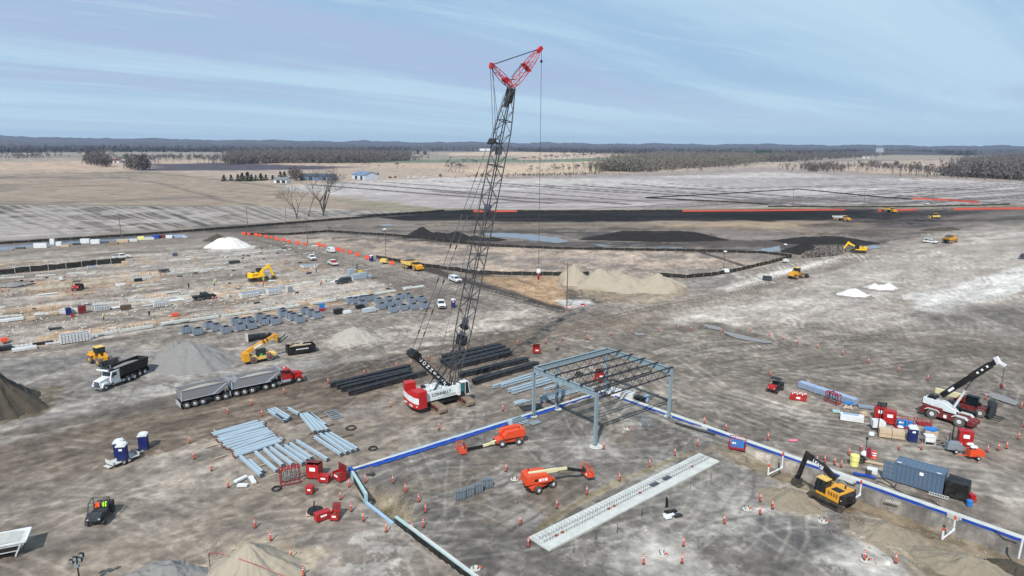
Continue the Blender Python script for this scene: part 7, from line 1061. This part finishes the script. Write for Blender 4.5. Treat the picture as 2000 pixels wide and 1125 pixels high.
# footing strips on the left: concrete with dowels
def strip(lab,pa,pb,w=1.2):
    def f(t,L):
        r2=random.Random(int(L)); xs=[0]
        while xs[-1]<L: xs.append(xs[-1]+r2.uniform(5,10))
        pt(t,'concrete','conc_pale',lambda b:[b.box(xs[i],xs[i+1]-r2.uniform(.4,3.5),-w/2*r2.uniform(.5,1),w/2*r2.uniform(.5,1),-.3,r2.uniform(.1,.4)) for i in range(len(xs)-1)])
        o=pt(t,'reinforcing_bar','galv_dark',lambda b:[b.tube((x,y,.1),(x+r2.uniform(-.1,.1),y,r2.uniform(.6,1.1)),.03,None,3,False) for x in [L*i/max(1,int(L/.8)) for i in range(int(L/.8))] for y in(-w*.3,w*.3) if r2.random()<.75]); o['kind']='stuff'
        [pt(t,'form_board','white_dirty',lambda b:b.box(x,x+r2.uniform(1.5,4),s*w*.62-.05,s*w*.62+.05,0,.4)) for x in xs[:-1] for s in(-1,1) if r2.random()<.6]
    return run('footing_strip',lab,pa,pb,f,'footing')
strip('concrete footing strip nearest the left grey tubs',(0,682),(120,668)); strip('concrete footing strip with dowels above the grey tubs',(180,655),(350,628)); strip('concrete footing strip continuing right above the left tub cluster',(350,628),(540,602)); strip('rubble strewn footing strip above the right tub cluster',(560,600),(790,564),1.6)
strip('footing strip along the trench at the far left',(0,618),(110,612)); strip('footing strip between the formwork stacks and the black pickup',(180,596),(340,580)); strip('footing strip beyond the yellow excavator toward the dark car',(540,562),(690,540),1.4); strip('upper footing strip across the left trenches',(260,545),(450,520)); strip('far footing strip near the limestone pile',(390,505),(560,487)); strip('footing strip in front of the black fabric screen',(0,544),(150,534),.8)
# people
def person(lab,p,top,leg,rz=0.0,hat=None,lean=0):
    t=thing('person',lab,'person',G(*p),rz); me=bpy.data.meshes.new('body'); v=[(0,0,.95),(0,0,1.15),(.02+lean*.5,0,1.42),(.03+lean,0,1.55),(.04+lean,0,1.72),(0,.11,.9),(.04,.13,.48),(0,.14,.05),(.1,.15,.02),(0,-.11,.9),(-.06,-.13,.48),(-.08,-.14,.05),(.02,-.15,.02),(.02+lean*.5,.2,1.4),(.06+lean,.27,1.12),(.2+lean,.24,.95),(.02+lean*.5,-.2,1.4),(.04+lean,-.27,1.12),(.14+lean,-.25,.9)]
    e=[(0,1),(1,2),(2,3),(3,4),(0,5),(5,6),(6,7),(7,8),(0,9),(9,10),(10,11),(11,12),(2,13),(13,14),(14,15),(2,16),(16,17),(17,18)]; r=[.15,.15,.17,.07,.11,.1,.075,.05,.04,.1,.075,.05,.04,.07,.05,.04,.07,.05,.04]
    me.from_pydata(v,e,[]); o=bpy.data.objects.new('body',me); COL.objects.link(o); o.parent=t; me.materials.append(MATS[leg]); m=o.modifiers.new('skin','SKIN'); sv=me.skin_vertices[0].data
    for i,x in enumerate(r): sv[i].radius=(x,x)
    sv[0].use_root=True; s=o.modifiers.new('sub','SUBSURF'); s.levels=s.render_levels=1
    pt(t,'vest',top,lambda b:b.lathe([(.2,.95),(.22,1.2),(.25,1.4),(.12,1.52)],10,(lean*.4,0,0))); pt(t,'hard_hat',hat or 'white',lambda b:b.lathe([(.15,1.74),(.13,1.82),(.04,1.86)],9,(.04+lean,0,0))); pt(t,'head','skin',lambda b:b.lathe([(.06,1.52),(.1,1.6),(.1,1.74)],8,(.04+lean,0,0))); return t
person('person in a pale vest walking on the left dirt road',(203,626),'drum_yellow','jeans',.4); person('person in a green vest standing left of the yellow excavator',(419,559),'green_vest','jeans'); person('person in a green vest right beside the yellow excavator tracks',(515,553),'green_vest','jeans'); person('person in orange bending at the trench below the yellow excavator',(514,560),'orange_vest','jeans',0,'orange',.2); person('person in a red-orange jacket stooping left of the dark car',(627,559),'orange_fab','jeans',1,'red',.2); person('person in a green vest behind the stooping orange worker',(637,552),'green_vest','jeans'); person('person in dark clothes below the white pickup with the flag',(618,533),'charcoal','jeans'); person('person in dark clothes alone on the road below the formwork',(292,619),'charcoal','black'); person('person in dark clothes beside an orange post on the left road',(369,564),'black','black',0,'black'); person('person in pink near the left end of the yellow excavator',(482,541),'pink','jeans')
for x,y,w_,h_,l,m in [(1138,602,1.0,1.2,'small red and white sign board at the muddy corner','red'),(1112,604,1.6,.8,'orange barricade at the foot of the tall pole','orange_fab')]:
    t=thing('barricade',l,'barricade',G(x,y)); pt(t,'board',m,lambda b:b.box(-w_/2,w_/2,-.05,.05,.4,h_)); pt(t,'stripe','print_white',lambda b:b.box(-w_*.3,w_*.3,-.06,-.052,.55,.75)); pt(t,'leg','galv',lambda b:[b.bar((s*w_*.4,-.3,0),(s*w_*.4,.2,.9),.06) for s in(-1,1)])
# loose boards, blocks and broken stone
r5=random.Random(21); zone=wpts([(0,520),(300,495),(560,478),(720,520),(800,560),(560,600),(340,640),(0,690)]); pp=inpoly(zone,130); pr={}
for i,(x,y) in enumerate(pp):
    k=('loose_board','concrete_block','scrap_sheet','timber_offcut')[i%4]
    lab={'loose_board':'loose white board among those scattered along the left trenches','concrete_block':'small pale block among those scattered along the left trenches','scrap_sheet':'dark scrap piece among those scattered along the left trenches','timber_offcut':'tan timber offcut among those scattered along the left trenches'}[k]
    if k not in pr:
        L_,w_,h_,m_={'loose_board':(2.6,.5,.12,'white'),'concrete_block':(.8,.6,.5,'conc_pale'),'scrap_sheet':(1.3,.6,.25,'charcoal'),'timber_offcut':(1.8,.3,.2,'tan_lumber')}[k]
        o=pr[k]=single(k,m_,lambda b:b.prismz([(-L_/2,-w_/2),(L_/2*.9,-w_/2*.8),(L_/2,w_/2*.9),(-L_/2*.95,w_/2)],.0,h_),lab,k.split('_')[1],(x,y),0,lab.replace('piece','pieces'))
    else: o=pr[k].copy(); COL.objects.link(o); o.location=(x,y,0)
    o.rotation_euler=(0,0,UA+r5.gauss(0,.5)); o.scale=(r5.uniform(.6,1.4),r5.uniform(.7,1.3),r5.uniform(.6,1.4))
def rocks(name,px,n,lo,hi,m,lab):
    P=np.vstack([inpoly(wpts(q),k) for q,k in px]) ; n=len(P); s=lo+(hi-lo)*rs.rand(n)**3; base=np.array([[1,0,0],[0,1,0],[-1,0,0],[0,-1,0],[0,0,1],[0,0,-.5]],float)
    V_=base[None]*s[:,None,None]*(.6+.8*rs.rand(n,6,1)); an=rs.rand(n)*6.3; c_,s_=np.cos(an)[:,None],np.sin(an)[:,None]; x=V_[:,:,0]*c_-V_[:,:,1]*s_+P[:,0,None]; y=V_[:,:,0]*s_+V_[:,:,1]*c_+P[:,1,None]; z=V_[:,:,2]*.7
    F_=np.array([(0,1,4),(1,2,4),(2,3,4),(3,0,4),(1,0,5),(2,1,5),(3,2,5),(0,3,5)]); q=(np.arange(n)[:,None,None]*6+F_[None]).reshape(-1,3); tag(nm(name,np.stack([x,y,z],-1).reshape(-1,3),q,m),lab,'stones',kind='stuff')
rocks('rubble',[([(0,600),(400,560),(700,535),(780,560),(420,620),(0,680)],1500),([(0,525),(300,500),(560,480),(560,520),(0,590)],700)],0,.08,.34,'limestone','pale broken stone strewn along the left trenches')
rocks('loose_stone',[([(300,660),(450,680),(460,725),(290,730)],260),([(400,1050),(580,1060),(620,1125),(380,1125)],260),([(640,640),(740,640),(750,672),(630,672)],160),([(1480,950),(1600,980),(1900,1060),(1990,1120),(1700,1100)],700),([(700,940),(830,980),(800,1015),(740,1010)],160),([(1120,545),(1330,545),(1330,580),(1120,575)],240),([(0,740),(70,760),(60,830),(0,840)],150)],0,.03,.13,'gravel_tan','small loose stones around the piles and the trench')
# ---------------------------------------------------------------- safety posts
CN=[(445,808),(491,791),(555,769),(512,812),(641,749),(711,733),(774,718),(803,712),(837,703),(910,688),(949,679),(763,794),(857,838),(982,802),(1011,673),(1066,670),(1099,665),(1148,662),(1193,655),(1234,652),(1286,646),(1324,643),(1350,646),(1408,651),(1466,647),(1503,656),(1530,663),(1558,671),(1597,680),(1646,693),(1505,734),(1418,840),(1376,827),(1114,780),(1207,775),(1231,781),(1179,876),(1318,889),(1696,709),(1755,726),(1812,742),(1925,779),(1994,797),(1989,857),(1999,834),(1756,878),(1800,878),(1877,879),(1928,882),(1950,879),(1966,876),(1682,881),(1658,888),(370,865),(379,896),(413,919),(446,951),(713,942),(682,951),(665,975),(686,998),(710,1017),(498,1030),(529,1055),(569,1089),(593,1124),(768,943),(792,960),(818,980),(831,1000),(827,1029),(805,1037),(754,1038),(988,920),(1016,1024),(1032,1067),(1210,938),(1146,965),(1087,992),(1269,911),(1362,870),(1415,1022),(1335,1066),(1332,1099),(1257,1101),(1500,859),(1611,903),(1630,907),(1643,912),(1596,904),(1485,979),(1509,993),(1485,1004),(1688,1093),(1750,1099),
 (10,527),(89,543),(126,541),(30,550),(4,570),(17,569),(26,574),(52,567),(86,570),(130,571),(142,576),(154,583),(179,574),(78,593),(313,535),(339,543),(388,543),(398,533),(286,546),(303,551),(254,557),(305,569),(351,532),(212,576),(422,586),(431,583),(416,586),(560,509),(600,530),(674,528)]
LM={'the gravel trailers':(450,790),'the truss bundles left of the crane':(740,745),'the crawler crane body':(860,800),'the truss bundles right of the crane':(960,690),'the far side of the steel frame':(1180,690),'the long curved puddle':(1440,650),'the red-hooded utility vehicle':(1560,700),'the steel frame columns':(1200,800),'the red and white crane':(1870,790),'the red tool box by the light tower':(1880,880),'the yellow drum':(1655,900),'the pale steel tubes':(400,890),'the red tool boxes':(680,975),'the tan sand pile':(540,1080),'the soil pit':(790,985),'the near boom lift':(1060,960),'the far end of the slab':(1300,890),'the sheet debris':(1330,1050),'the digging excavator':(1500,985),'the right foundation wall':(1410,845),'the lilac sheet stacks':(1720,720),'the bottom right spoil heaps':(1720,1095),'the white drain pipe':(1500,870),'the red utility vehicle':(120,570),'the left trenches':(330,545),'the black pickup':(425,585),'the white formwork':(590,530)}
G2={}
for p in CN: k=min(LM,key=lambda k:(LM[k][0]-p[0])**2+(2*(LM[k][1]-p[1]))**2); G2.setdefault(k,[]).append(p)
proto=None
for k,ps in G2.items():
    for i,p in enumerate(sorted(ps)):
        lab='orange safety post, %s near %s'%(nth(i),k)
        if proto is None:
            t=thing('safety_post',lab,'safety post',G(*p),0,'orange safety posts with white bands'); pt(t,'base','rubber',lambda b:b.prismz([(.18*math.cos(a*math.pi/4),.18*math.sin(a*math.pi/4)) for a in range(8)],0,.07)); o=pt(t,'post','post_orange',lambda b:b.lathe([(.1,.07),(.075,.9),(.06,1.08),(.03,1.15)],9)); pt(o,'reflector','print_white',lambda b:[b.lathe([(r1_,z),(r2_,z+.09)],9) for r1_,r2_,z in((.086,.082,.68),(.076,.07,.88))]); proto=t
        else: o=dup(proto,G(*p),rnd.uniform(0,6),lab); o.rotation_euler=(rnd.uniform(-.04,.04),rnd.uniform(-.04,.04),rnd.uniform(0,6))
# ---------------------------------------------------------------- air
hz=bpy.data.materials.new('haze'); hz.use_nodes=True; nt=hz.node_tree; nt.nodes.remove(nt.nodes['Principled BSDF']); pv=nt.nodes.new('ShaderNodeVolumePrincipled'); pv.inputs['Color'].default_value=(.56,.70,.92,1); pv.inputs['Density'].default_value=HAZE; pv.inputs['Anisotropy'].default_value=.2; nt.links.new(pv.outputs[0],nt.nodes['Material Output'].inputs['Volume'])
o=MB().box(-14000,14000,-14000,14000,-6,190).build('haze',hz); tag(o,kind='stuff')
SC.cycles.volume_max_steps=64
